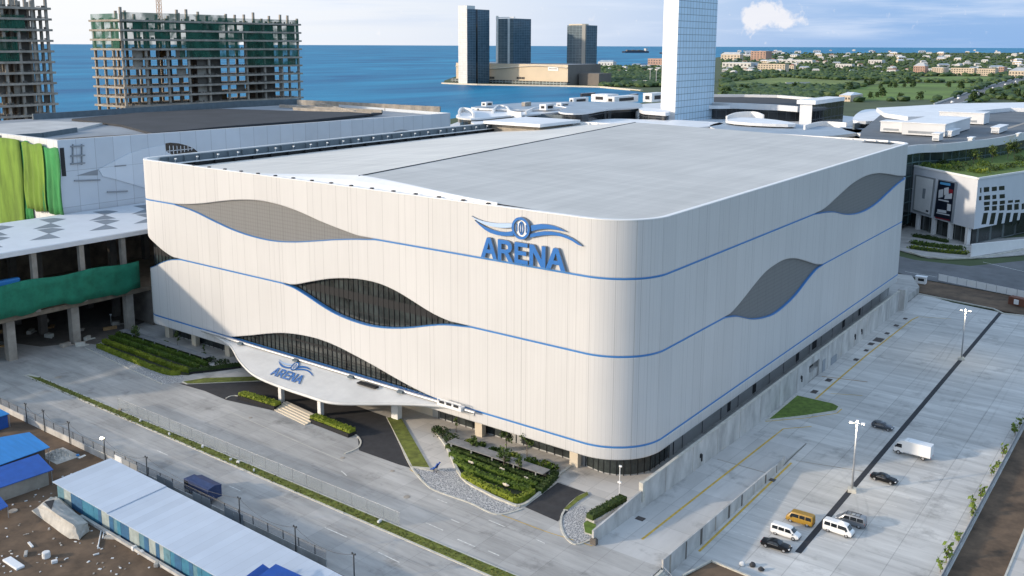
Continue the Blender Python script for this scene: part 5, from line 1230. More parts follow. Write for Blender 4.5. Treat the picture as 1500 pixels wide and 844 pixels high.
# ================================================================ PLAZA IN FRONT OF THE ARENA
sheet('plaza', [(-226, 143.4-2.0), (-226, 133.5)]+P0([(285, 545), (390, 558), (575, 612), (590, 612), (628, 688), (662, 685), (675, 690), (690, 650), (800, 690), (800, 700), (770, 741)])+P0([(820, 706), (860, 722), (905, 737), (872, 768)])+[(XW1-.05, 121.0), (XW1-.05, 150.0), (-84, 150), (-226, 150)], 0.012, m_plaza)
sheet('driveway', P0([(262, 562), (300, 560), (392, 557), (470, 576), (567, 611), (603, 686), (585, 681), (526, 660), (524, 640), (490, 622), (331, 586), (300, 573)]), 0.024, m_asph)
sheet('driveway', P0([(769, 743), (817, 707), (859, 722), (817, 764)]), 0.024, m_asph)
sheet('pebble_paving', P0([(605, 682), (631, 691), (662, 685), (679, 702), (719, 731), (759, 742), (765, 745), (728, 753), (688, 736), (645, 722), (625, 711)]), 0.036, m_pebble)
sheet('pebble_paving', P0([(835, 744), (856, 741), (861, 757), (857, 782), (872, 787), (846, 796), (830, 784), (823, 765)]), 0.036, m_pebble)
sheet('pebble_paving', P0([(128, 512), (143, 508), (247, 548), (270, 550), (268, 560), (238, 563), (190, 541)]), 0.030, m_pebble)
def kerbline(pts, w=0.35, z0=-0.05, z1=0.15, m=m_kerb, name='kerb', smooth=5):
    q = [(p[0], p[1]) for p in smooth_poly([(*p, 0) for p in P0(pts)], smooth)]; mb = MB(); ribbon_mb(mb, q, w, z0, z1); return struct(name, mb, m)
kerbline([(568, 612), (585, 648), (602, 684), (625, 711), (645, 722), (688, 737), (728, 754), (765, 746)])
kerbline([(861, 722), (845, 730), (827, 748), (821.5, 765), (827, 785), (844, 798), (872, 788)])
kerbline([(634, 628), (654, 655), (677, 701), (712, 723), (738, 735), (762, 742), (785, 728), (815, 700), (838, 682)], 0.5, -.05, .35)
kerbline([(331, 584), (352, 581), (430, 604), (490, 620), (524, 640), (526, 655), (505, 665)], .3)
kerbline([(125, 510), (190, 541), (238, 563)], .3); kerbline([(600, 683), (620, 688), (635, 691)], .2)
# hedges
m_soil = mat('garden_soil', (0.035, 0.040, 0.018), 0.95, var=.4, vscale=.8)
sheet('garden_soil', P0([(148, 509), (170, 488), (304, 531), (312, 540), (276, 550), (245, 549), (180, 525)]), 0.034, m_soil)
sheet('garden_soil', P0([(654, 656), (800, 700), (812, 702), (782, 727), (760, 738), (704, 716), (678, 701)]), 0.034, m_soil)
def hedge(name, label, pts, w, h, m, group=None, z=0.0, dens=13, planter=None):
    P = [Vector((p[0], p[1])) for p in (smooth_poly([(*p, 0) for p in P0(pts)], 5) if len(pts) > 2 else [(*p, 0) for p in P0(pts)])] if True else None
    P = [Vector((p[0], p[1])) for p in P]
    c = sum(P, Vector((0, 0)))/len(P); t = thing(name, label, 'hedge', (c.x, c.y, z), 0, group)
    zb = z
    if planter:
        mb = MB(); ribbon_mb(mb, P, w+.3, z-.02, z+planter[0]); mb.build('planter', planter[1], t); zb = z+planter[0]-.02
    mb = MB(); L_ = 0
    for k in range(len(P)-1):
        a, b = P[k], P[k+1]; d = (b-a); l_ = d.length; d.normalize(); n = Vector((-d.y, d.x))
        mb.prism([tuple(a-n*w*.44-d*.1), tuple(b-n*w*.44+d*.1), tuple(b+n*w*.44+d*.1), tuple(a+n*w*.44-d*.1)], zb, zb+h*.9)
    core = mb
    cs = []
    for k in range(len(P)-1):
        a, b = P[k], P[k+1]; d = (b-a); l_ = d.length; d.normalize(); n = Vector((-d.y, d.x))
        for _ in range(int(dens*l_*(w+h*1.6))):
            s = random.random()*l_; q = random.random()*(w+2*h); 
            if q < w: off, zz = q-w/2, h*random.uniform(.88, 1.06)
            else:
                off = (w/2)*(1 if random.random() < .5 else -1)*random.uniform(.9, 1.05); zz = random.random()*h
            cs.append((*(a+d*s+n*off), zb+zz))
    mb.leaves(cs, 0.34, up=.3)
    mb.build('foliage', m, t)
    return t
LG = 'clipped hedge rows left of the entrance'; RG_ = 'clipped hedge rows in the right garden'
for k, (pts, m, h, lb) in enumerate((([(144, 509), (180, 524), (240, 547), (264, 549)], m_hedgey, 1.0, 'front bright hedge row of the left garden'), ([(152, 502), (200, 519), (252, 539), (278, 546)], m_hedgey, 1.0, 'second hedge row behind the bright front one in the left garden'),
      ([(162, 496), (215, 514), (268, 532), (290, 540)], m_hedge, 1.0, 'third hedge row of the left garden'), ([(172, 491), (225, 508), (280, 527), (302, 536)], m_hedge, .9, 'rearmost hedge row of the left garden beside the grey slab bench'))):
    hedge('hedge_row', lb, pts, 1.15, h*1.1, m, LG)
hedge('hedge_row', 'dark low hedge in a black trough pointing at the canopy column', [(277, 547), (315, 543), (352, 538)], 1.3, .7, m_hedged, None, planter=(.5, m_mull))
for k, (pts, m, h, lb, w) in enumerate((([(679, 700), (702, 713), (738, 728), (758, 736), (780, 724)], m_hedgey, 1.1, 'front yellow green hedge row curving round the right garden', 1.8), ([(667, 679), (690, 692), (725, 707), (776, 721)], m_hedge, 1.0, 'second hedge row of the right garden', 1.7), ([(660, 668), (700, 684), (745, 701), (786, 714)], m_hedge, .9, 'third hedge row of the right garden', 1.6),
      ([(655, 657), (700, 674), (745, 691), (797, 708)], m_hedged, .9, 'rearmost dark hedge row of the right garden beside the slab bench', 1.5))):
    hedge('hedge_row', lb, pts, w*.68, h*1.1, m, RG_)
hedge('hedge_row', 'short dark hedge at the right end of the right garden', [(790, 722), (805, 708), (814, 697)], 1.5, 1.1, m_hedged)
hedge('boxed_hedge', 'clipped hedge in a dark planter left of the entrance steps', [(354, 583), (407, 599)], 1.9, .7, m_hedgey, 'hedges in dark planters by the entrance steps', planter=(.9, m_mull))
hedge('boxed_hedge', 'clipped hedge in a dark planter right of the entrance steps', [(459, 617), (516, 639)], 1.9, .7, m_hedgey, 'hedges in dark planters by the entrance steps', planter=(.9, m_mull))
hedge('hedge_row', 'dark hedge on top of the wall end beside the ramp mouth', [(864, 766), (913, 738)], 1.6, 1.0, m_hedged, planter=(.7, m_wallcon))
for (pts, lb, m) in ((P0([(567, 613), (586, 611), (629, 686), (604, 684)]), 'sloping kerbed strip of yellow green grass right of the driveway', m_verge), (P0([(269, 560), (300, 555), (394, 552), (392, 558), (275, 563)]), 'thin wedge of yellow grass left of the canopy columns', m_verge), (P0([(855, 768), (860, 764), (873, 770), (872, 786), (857, 781)]), 'small grass slope at the end of the ramp wall', m_grass), (P0([(826, 747), (845, 729), (860, 722), (862, 726), (846, 736), (832, 748)]), 'narrow curved grass edge beside the right driveway', m_verge)):
    c = (sum(p[0] for p in pts)/len(pts), sum(p[1] for p in pts)/len(pts)); t = thing('grass_bed', lb, 'grass bed', (*c, 0))
    mb = MB(); mb.prism([(c[0]+(x-c[0])*1.05, c[1]+(y-c[1])*1.05) for x, y in pts], -.1, .16); mb.build('kerb', m_kerb, t)
    mb = MB(); mb.prism(pts, 0, .22); mb.build('grass', m, t)
# slab benches (long flat slabs on short posts over dark planting)
def slab_bench(label, a, b, w, h):
    A, B = Vector(P0([a])[0]), Vector(P0([b])[0]); d = (B-A).normalized(); n = Vector((-d.y, d.x)); c = (A+B)/2
    t = thing('slab_canopy', label, 'garden canopy', (c.x, c.y, 0)); mb = MB(); mb.prism([tuple(A), tuple(B), tuple(B+n*w), tuple(A+n*w)], h-.15, h); mb.build('slab', mat('slab_concrete', (0.20, 0.20, 0.20), .8, var=.25, vscale=.8), t)
    L_ = (B-A).length; k = 1.0
    while k < L_:
        mb = MB(); q = A+d*k+n*.15; mb.box((q.x, q.y, h/2), (.22, .22, h)); mb.build('post', m_steel, t); q = A+d*k+n*(w-.3); k += 5.2
    mb = MB(); q = A+n*(w*.8); e = B+n*(w*.8); ribbon_mb(mb, [tuple(q), tuple(e)], .12, 0, h-.2); mb.build('back_screen', m_dark, t)
    return t
slab_bench('long grey slab canopy on short posts in the left garden', (175, 492), (301, 533), 2.0, 1.6)
slab_bench('long grey slab canopy on short posts in the right garden', (655, 659), (795, 707), 2.4, 1.7)
# shrubs and small trees
def shrub(label, px, py, r, h, m, n=260, group=None, name='shrub'):
    p = G(px, py); t = thing(name, label, 'shrub', (p.x, p.y, 0), 0, group); mb = MB(); cs = []
    for _ in range(n):
        th = random.uniform(0, 2*PI); q = math.sqrt(random.random()); cs.append((r*q*math.cos(th), r*q*math.sin(th), h*(.15+.85*random.random()*math.sqrt(1-.7*q*q))))
    mb.leaves(cs, .38); mb.build('foliage', m, t, local=True)
    mb = MB()
    for k in range(3): mb.tube([(0, 0, 0), (r*.4*math.cos(k*2.1), r*.4*math.sin(k*2.1), h*.7)], [.06, .02], 5)
    mb.build('stem', m_bark, t, local=True); return t
for k, (px, py, r, h, m, lb) in enumerate(((648, 640, 1.9, 2.2, m_hedged, 'big dark shrub at the left tip of the right garden'), (662, 648, 1.6, 1.9, m_hedged, 'second dark shrub beside the left tip of the right garden'), (640, 634, 1.2, 1.6, m_hedged, 'small dark shrub nearest the canopy end'), (688, 650, 1.2, .9, m_hedgey, 'low yellowish shrub behind the slab bench on its left'), (704, 654, 1.2, .8, m_hedge, 'low green shrub behind the slab bench under the thin tree'), (724, 662, 1.3, .8, m_hedge, 'low rusty shrub in the middle behind the slab bench'),
     (752, 671, 1.5, 1.0, m_hedgey, 'yellow shrub at the foot of the tallest tree'), (778, 678, 1.4, 1.0, m_hedge, 'green shrub right of the tallest tree'), (796, 684, 1.5, 1.2, m_hedgey, 'yellow green shrub near the right end of the slab bench'), (808, 689, 1.4, 1.3, m_hedge, 'last green shrub at the right end of the garden'), (306, 530, 1.8, 1.4, m_hedged, 'dark shrub at the right end of the left garden'), (326, 534, 1.9, 1.3, m_hedged, 'dark shrub next to the black hedge trough'), (296, 523, 1.3, 1.2, m_hedge, 'green shrub behind the end of the left slab bench'), (240, 504, 1.2, .9, m_hedge, 'round shrub behind the middle of the left slab bench'), (216, 498, 1.3, .9, m_hedgey, 'yellowish shrub behind the left slab bench'), (190, 488, 1.3, .8, m_hedge, 'shrub at the far left end of the left slab bench'))):
    shrub(lb, px, py, r, h, m)
def tree(name, label, loc, h, crown_r, crown_z, n, leafm, leaf=.34, trunk_r=.10, group=None, clumps=8, seed=0):
    rnd = random.Random(seed); t = thing(name, label, 'tree', loc, 0, group); mb = MB(); top = h*.82
    pts = [(rnd.gauss(0, .04)*k, rnd.gauss(0, .04)*k, top*k/5) for k in range(6)]; mb.tube(pts, [trunk_r*(1-.15*k) for k in range(6)], 6)
    cl = []
    for k in range(clumps):
        th = 2*PI*k/clumps*1.618+rnd.uniform(-.4, .4); zz = h*(crown_z+(1-crown_z)*((k+.5)/clumps)); r = crown_r*rnd.uniform(.3, .85)*(1-.5*(k/clumps))
        c = Vector((r*math.cos(th), r*math.sin(th), zz)); cl.append((c, crown_r*rnd.uniform(.32, .55))); mb.tube([(0, 0, min(top, zz*.75)), tuple(c)], [trunk_r*.45, trunk_r*.15], 5)
    mb.build('trunk', m_bark, t, local=True)
    mb = MB(); cs = []
    for _ in range(n):
        c, r = cl[rnd.randrange(clumps)]; cs.append((c.x+rnd.gauss(0, r*.55), c.y+rnd.gauss(0, r*.55), c.z+rnd.gauss(0, r*.5)))
    mb.leaves(cs, leaf); mb.build('crown', leafm, t, local=True); return t
for k, (px, py, h, cr_, n, lb) in enumerate(((742, 658, 4.3, 1.1, 170, 'young tree with a round top behind the slab bench'), (772, 671, 6.0, 1.4, 150, 'tallest thin young tree with sparse leaves behind the slab bench'), (694, 664, 3.0, 1.0, 130, 'short dark young tree in the left of the right garden'), (738, 688, 3.8, 1.1, 150, 'round topped young tree standing among the hedge rows'), (668, 633, 3.4, .5, 30, 'almost bare sapling by the plaza wall'), (760, 694, 3.2, .8, 60, 'slim young tree right of the round topped one'),
     (199, 500, 3.6, 1.2, 150, 'young tree at the left end of the left garden'), (260, 506, 3.4, .8, 70, 'thin young tree in the middle of the left garden'), (299, 521, 2.6, .4, 20, 'bare sapling at the right of the left garden'))):
    p = G(px, py); tree('young_tree', lb, (p.x, p.y, 0), h*1.12, cr_*1.1, .45, int(n*2.6), m_leaf, .40, .09, clumps=7, seed=k)
# rocks in the hedges
for k, (px, py) in enumerate(((690, 683), (735, 693), (741, 716), (770, 706))):
    p = G(px, py); bm = bmesh.new(); bmesh.ops.create_icosphere(bm, subdivisions=2, radius=.34)
    for v in bm.verts: v.co = Vector((v.co.x*2.2, v.co.y*.8, v.co.z*.8+.7))*random.uniform(.85, 1.1)
    me = bpy.data.meshes.new('garden_rock'); bm.to_mesh(me); bm.free(); me.materials.append(m_cream); o = bpy.data.objects.new('garden_rock', me); COL.objects.link(o); o.location = (p.x, p.y, .1); tag(o, '%s pale pinkish rock set among the hedge rows from the left' % ordinal(k), 'rock', 'rocks among the hedges')
# entrance steps
A, B = Vector(P0([(408, 597)])[0]), Vector(P0([(456, 620)])[0]); d = (B-A).normalized(); n = Vector((-d.y, d.x)); c = (A+B)/2
es = thing('entrance_steps', 'broad pale steps between the two boxed hedges before the entrance', 'steps', (c.x, c.y, 0)); mb = MB()
for k in range(5): mb.prism([tuple(A+n*(k*.7-1.6)), tuple(B+n*(k*.7-1.6)), tuple(B+n*2.2), tuple(A+n*2.2)], -.05+.18*k, .18*(k+1))
mb.build('treads', m_cream, es)
# thin mast, blue bundle, sensor boxes
p = G(907, 731); t = thing('camera_mast', 'thin white camera mast in front of the rounded arena corner', 'mast', (p.x, p.y, 0)); mb = MB(); mb.tube([(0, 0, 0), (0, 0, 6.3)], .07, 7); mb.build('pole', m_white, t, local=True); mb = MB(); mb.box((0, 0, 3.2), (.7, .3, .3)); mb.box((.1, 0, 6.3), (.5, .25, .25)); mb.build('camera_box', m_white, t, local=True)
p = G(163, 476); t = thing('path_lamp', 'slim white path lamp at the left end of the left garden', 'lamp', (p.x, p.y, 0)); mb = MB(); mb.tube([(0, 0, 0), (0, 0, 3.0)], .06, 7); mb.build('pole', m_white, t, local=True); mb = MB(); mb.box((0, 0, 3.1), (.8, .3, .25)); mb.build('lamp_head', m_white, t, local=True)
p = G(638, 691); t = thing('tarp_bundle', 'crumpled blue tarp bundle standing on the pebble paving', 'bundle', (p.x, p.y, 0)); rows = []
for i in range(9):
    f = i/8; rows.append([(-.9+1.7*f+.12*math.sin(j*2.2+i), (j/5-.5)*1.1+.1*math.sin(i*1.7), .35+1.5*f*f+.14*math.sin(j*1.9+i*.8)) for j in range(6)])
mb = MB(); mb.grid(rows); o = mb.build('tarp', m_bluetarp, t, local=True, smooth=True); sol = o.modifiers.new('thick', 'SOLIDIFY'); sol.thickness = .12
mb = MB(); mb.tube([(-.7, 0, 0), (.6, 0, 1.5)], .06, 6); mb.tube([(.5, -.3, 0), (.6, 0, 1.6)], .05, 6); mb.build('prop', m_post, t, local=True)
p = G(870, 797); mb = MB(); mb.box((0, 0, .45), (1.1, .8, .9)); mb.box((0, 0, .95), (.9, .6, .2)); o = mb.build('utility_box', m_rawd, bevel=.05); o.location = (p.x, p.y, 0.01); tag(o, 'squat dark utility box at the foot of the ramp wall end', 'utility box')

# ================================================================ LEFT: CONCOURSE, MALL, UNFINISHED TOWERS
XC = -238.0
cc = thing('elevated_concourse', 'unfinished elevated concourse with a grey patterned white roof and a green net along its deck', 'concourse', (-255, 110, 0))
mb = MB(); mb.prism([(XC, 55), (XC, 215), (-275, 215), (-275, 55)], [27.9, 27.9, 28.6, 28.6], [28.6, 28.6, 29.3, 29.3]); mb.build('roof', mat('concourse_roof_white', (0.58, 0.62, 0.66), .6, var=.06, vscale=.2), cc)
mb = MB(); mb.box((XC+0.1, 135, 27.9), (0.5, 160, 1.2)); mb.build('roof_beam', m_white2, cc)
m_hex = mat('concourse_roof_grey', (0.19, 0.22, 0.25), .7, var=.1, vscale=.3)
mb = MB()
def zroof(x): return 28.62+(XC-x)/(XC+275)*.7+.006
for i in range(3):
    for j in range(11):
        x0 = -264.9+i*13.4; y0 = 58.1+j*15.0+(-7.5 if i == 1 else 0)+(1.5 if j % 3 == 0 else 0)
        for q in ([(-7.8, .3), (-7.1, 4.4), (-2.8, 6.0), (0, 0)], [(0, 0), (4.9, -7.6), (7.7, -.5)]):
            q = [(x0+a*.93, y0+b) for a, b in q]
            if min(p[0] for p in q) < -274.5 or max(p[0] for p in q) > XC-.3: continue
            mb.face([(a, b, zroof(a)) for a, b in q])
bmq = mb.build('roof_pattern', m_hex, cc)
bm = bmesh.new(); bm.from_mesh(bmq.data)
for f in bm.faces:
    f.normal_update()
    if f.normal.z < 0: f.normal_flip()
bm.to_mesh(bmq.data); bm.free()
mb = MB(); mb.prism([(XC-.6, 55), (XC-.6, 215), (-275, 215), (-275, 55)], 10.6, 11.8); mb.build('deck', mat('deck_brown', (0.20, 0.16, 0.115), .9, var=.4, vscale=.3), cc)
rows = []
for k in range(60):
    y = 58+k*(143.3-58)/59; wv = .25*math.sin(y*.9)+.15*math.sin(y*2.3); tp_ = 21.3-1.3*(y-58)/85+.25*math.sin(y*.35); bt_ = 12.2-.3*math.sin(y*.2)-(.6 if k % 9 < 3 else 0)
    rows.append([(XC+.25+wv*f*(1-f)*4, y, bt_+(tp_-bt_)*f) for f in (0, .25, .5, .75, 1)])
mb = MB(); mb.grid(rows); nt_ = mb.build('safety_net', m_net, cc, smooth=True)
sol = nt_.modifiers.new('thick', 'SOLIDIFY'); sol.thickness = .06
for y in (97, 114.8, 127.5, 139.5): mb = MB(); mb.box((XC-1.2, y, 19.8), (1.3, 1.3, 16.6)); mb.build('column', m_raw, cc)
for y in (92, 108, 125, 141): mb = MB(); mb.box((XC-2.8, y, 5.4), (2.1, 2.1, 10.8)); mb.build('column', m_raw, cc)
for x in (-256, -271):
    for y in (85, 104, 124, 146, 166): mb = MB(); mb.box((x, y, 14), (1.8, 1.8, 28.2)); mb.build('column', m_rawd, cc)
mb = MB(); mb.box((-274.6, 135, 14), (.6, 160, 28)); mb.build('back_wall', mat('brown_block_wall', (0.17, 0.13, 0.095), .9, var=.5, vscale=.35), cc)
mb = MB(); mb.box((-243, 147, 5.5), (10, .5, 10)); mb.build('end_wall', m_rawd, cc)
random.seed(23); nclut = 0
for k in range(16):
    x = random.uniform(-268, -243); y = random.uniform(88, 140); s = (random.uniform(1, 4), random.uniform(.5, 2), random.uniform(.3, 1.3)); mb = MB(); mb.box((0, 0, s[2]/2), s, random.uniform(0, 3)); mb.box((random.uniform(-1, 1), .6, s[2]*.7), (s[0]*.7, .3, .3), random.uniform(0, 3))
    o = mb.build('timber_pile', random.choice((m_timber, m_rawd, m_raw))); o.location = (x, y, 11.82 if k % 2 else .02); tag(o, 'pile of timber and formwork lying on the concourse deck' if k % 2 else 'pile of timber and rubble on the ground under the concourse', 'timber pile', 'timber piles on the concourse deck' if k % 2 else 'rubble piles under the concourse')
mb = MB(); mb.box((0, 0, .9), (7, 1.6, 1.8)); o = mb.build('blue_sheet', m_bluesheet, bevel=.3); q = on_x(8, 422, -240); o.location = (q.x, q.y, 19.5); o.rotation_euler = (0, 0, R(90)); tag(o, 'bright blue tarpaulin bundle hanging over the green net at the left edge', 'tarpaulin')
gb = MB(); gb.prism(P0([(0, 500), (60, 508), (118, 502), (140, 505), (215, 470), (215, 420), (0, 420)]), 0.0, 0.03); struct('site_ground', gb, m_rawd)
for k, (px, py) in enumerate(((128, 498), (96, 508), (72, 494), (45, 488), (118, 507), (170, 476))):
    p = G(px, py); mb = MB(); mb.box((0, 0, .5), (random.uniform(1.5, 3), random.uniform(.8, 1.6), 1.0), random.uniform(0, 3)); mb.box((.5, .4, .2), (3, .4, .3), random.uniform(0, 3)); o = mb.build('rubble_pile', m_raw if k % 2 else m_kerb); o.location = (p.x, p.y, .03); tag(o, '%s pile of building rubble at the foot of the concourse columns from the right' % ordinal(k), 'rubble', 'rubble by the concourse columns')

# ---- white panelled mall behind
XM = -275.5
ml = thing('mall_building', 'long white panelled mall building under construction behind the left side of the arena', 'mall', (-330, 240, 0))
m_mallw = panelled('mall_cladding', (0.52, 0.57, 0.62), 6.0, 11.0, 0.14, 0.62, 0.06, 0.5, axis_u=1, tone=.05)
m_mallf = panelled('mall_cladding_front', (0.62, 0.63, 0.63), 4.0, 11.0, 0.14, 0.62, 0.06, 0.5, axis_u=0, tone=.05)
YM0, YM1 = 142.4, 322.5
mb = MB(); zA, zB = 51.6, 49.9
mb.face([(XM, YM0, 0), (XM, YM1, 0), (XM, YM1, zB), (XM, YM0, zA)], 0); mb.face([(XM-1, YM1, 0), (XM-1, YM0, 0), (XM-1, YM0, zA), (XM-1, YM1, zB)], 0); mb.face([(XM, YM0, zA), (XM, YM1, zB), (XM-1, YM1, zB), (XM-1, YM0, zA)], 1)
mb.face([(-392, YM0, 0), (XM, YM0, 0), (XM, YM0, zA), (-392, YM0, zA)], 2); mb.face([(XM, YM0+1, zA), (XM, YM0, zA), (-392, YM0, zA), (-392, YM0+1, zA)][::-1], 1)
mb.face([(XM, YM1, 0), (-392, YM1+14, 0), (-392, YM1+14, zB), (XM, YM1, zB)], 0)
mb.build('wall', (m_mallw, m_white, m_mallf), ml)
mb = MB(); mb.prism([(XM-1, YM0+.5), (-392, YM0+.5), (-392, YM1+13.5), (XM-1, YM1-.5)], 40, [49.5, 49.5, 48.6, 48.6]); mb.build('roof', m_greyroof, ml)
def roofpatch(name, pts, z, m, h=.25): mb = MB(); mb.prism(G2(pts, z), z-.6, z+h-.6+.6); return mb.build(name, m, ml)
roofpatch('roof_membrane', [(105, 175), (200, 166), (324, 160), (420, 163), (560, 166), (450, 177), (330, 186), (222, 196), (178, 184)], 49.8, m_membrane)
roofpatch('roof_screed', [(-20, 184), (60, 178), (150, 181), (112, 190), (40, 198), (-20, 202)], 49.9, m_palroof)
roofpatch('roof_screed', [(48, 207), (150, 200), (215, 197), (120, 203), (70, 208)], 49.7, m_rawd)
mb = MB()
for a, b, h in (((48, 173), (365, 152), 2.6), ((365, 152), (440, 149), 2.2)):
    A, B = G(*a, 50), G(*b, 50); ribbon_mb(mb, [(A.x, A.y), (B.x, B.y)], .8, 48, 50.6+h*.4)
mb.build('back_parapet', m_parapet, ml)
mb = MB(); A, B = G(440, 150, 50), G(640, 160, 50)
for k in range(14):
    c = A.lerp(B, k/13); mb.box((c.x, c.y, 50), (3.4, 1.2, 2.6), .3)
ribbon_mb(mb, [(A.x, A.y), (B.x, B.y)], .8, 48.5, 51.3); mb.build('unfinished_parapet', m_raw, ml)
mb = MB()
for (a, b) in (((410, 155), (560, 163)), ((430, 159), (545, 167)), ((470, 153), (520, 164))):
    A, B = G(*a, 49.8), G(*b, 49.8); ribbon_mb(mb, [(A.x, A.y), (B.x, B.y)], 1.0, 49, 50.4)
mb.build('roof_beams', m_raw, ml)
mb = MB(); A, B, C_ = G(0, 203, 50), G(62, 199, 50), G(112, 191, 50); ribbon_mb(mb, [(A.x, A.y), (B.x, B.y), (C_.x, C_.y)], .8, 48.5, 51.0); mb.build('inner_parapet', m_parapet, ml)
p1, p2 = on_x(243, 224, XM), on_x(291, 219, XM)
mb = MB(); arch = [(XM+.06, p1.y+(p2.y-p1.y)*f, z) for f, z in ((0, 43.6), (0, 47.8), (.15, 47.9), (.4, 47.4), (.65, 46.4), (.85, 45.2), (1.0, 43.6))]; mb.face(arch[::-1] if False else arch); 
w_ = mb.build('arch_window', m_glass, ml); bm = bmesh.new(); bm.from_mesh(w_.data); 
for f in bm.faces:
    f.normal_update()
    if f.normal.x < 0: f.normal_flip()
bm.to_mesh(w_.data); bm.free()
mb = MB()
for k in range(1, 8): y = p1.y+(p2.y-p1.y)*k/9; mb.box((XM+.1, y, 45.4), (.1, .18, 3.4-k*.28))
mb.box((XM+.1, (p1.y+p2.y)/2-1, 45.2), (.1, (p2.y-p1.y)*.8, .18)); mb.build('mullions', m_white2, w_)
p1, p2 = on_x(553, 190, XM), on_x(618, 181, XM)
mb = MB(); mb.face([(XM+.06, p1.y+(p2.y-p1.y)*k/8, 40.5+4.2*math.sin(PI*k/8)) for k in range(9)][::-1]); w_ = mb.build('arch_window', m_greyroof, ml)
bm = bmesh.new(); bm.from_mesh(w_.data)
for f in bm.faces:
    f.normal_update()
    if f.normal.x < 0: f.normal_flip()
bm.to_mesh(w_.data); bm.free()
def wallpoly(name, pts, m, th=.25, base=XM):
    P = [on_x(112*0+x*.26062, 180+y*.26062, base) for x, y in pts]; n = len(P); mb = MB(); mb.raw([(base+th, q.y, q.z) for q in P]+[(base-.1, q.y, q.z) for q in P], [tuple(range(n))]+[(k, n+k, n+(k+1) % n, (k+1) % n) for k in range(n)])
    o = mb.build(name, m, ml); bm = bmesh.new(); bm.from_mesh(o.data); bmesh.ops.recalc_face_normals(bm, faces=bm.faces)
    for f in bm.faces:
        if len(f.verts) == n and f.normal.x < 0: bmesh.ops.reverse_faces(bm, faces=bm.faces); break
    bm.to_mesh(o.data); bm.free(); return o
wallpoly('swoosh_panel', [(552, 262), (640, 215), (720, 175), (800, 148), (925, 122), (930, 160), (1000, 200), (1000, 420), (760, 350), (640, 315), (575, 300)], panelled('swoosh_cladding', (0.60, 0.65, 0.70), 6.0, 11.0, 0.12, 0.7, 0.05, 0.5, axis_u=1), .35)
wallpoly('dark_notch', [(430, 297), (500, 275), (550, 262), (550, 295)], m_greyroof, .10)
for (x0, x1, yy) in ((395, 470, 130), (395, 475, 183), (395, 475, 227), (415, 560, 322), (600, 715, 385), (640, 705, 240)):
    wallpoly('scaffold_rail', [(x0, yy), (x1, yy-5), (x1, yy+2), (x0, yy+7)], m_greyroof, .5)
for x0 in (405, 455): wallpoly('scaffold_pole', [(x0, 120), (x0+5, 120), (x0+5, 235), (x0, 235)], m_greyroof, .45)
wallpoly('dark_recess', [(335, 142), (358, 140), (372, 300), (348, 300)], m_dark, .12)
for (pts, m, nm, lb, dy) in (([(-60, 201), (28, 206), (24, 250), (32, 322), (-60, 340)], m_netb, 'safety_net', 'olive lime safety net draped at the far left of the mall corner', -.9), ([(26, 206), (40, 208), (42, 260), (42, 318), (30, 322)], m_netd, 'safety_net', 'narrow emerald net strip between the two wide lime nets', -.5), ([(31, 208), (38, 221), (62, 222), (60, 270), (66, 316), (44, 320), (40, 260)], m_netb, 'safety_net', 'bright lime safety net over the white mall corner', -1.1), ([(60, 222), (85, 218), (84, 260), (90, 308), (64, 316)], m_netd, 'safety_net', 'emerald safety net at the right edge of the mall corner', -.8)):
    P = [on_y(x, y, YM0+dy) for x, y in pts]; xs = [q.x for q in P]; x0, x1 = min(xs), max(xs)
    zt = max(q.z for q in P); zb = 29.0 if min(q.z for q in P) > 26 else min(q.z for q in P)
    rows = []
    for i in range(25):
        f = i/24; x = x0+(x1-x0)*f; rows.append([(x+.5*math.sin(j*.8), YM0+dy-.22*math.sin(f*23+dy*9+.5*math.sin(j))*(.3+j/8), zt+(zb-zt)*j/8+.3*math.sin(f*9)) for j in range(9)])
    mb = MB(); mb.grid(rows); o = mb.build(nm, m, smooth=True); sol = o.modifiers.new('thick', 'SOLIDIFY'); sol.thickness = .08; tag(o, lb, 'safety net', 'green nets on the mall corner')

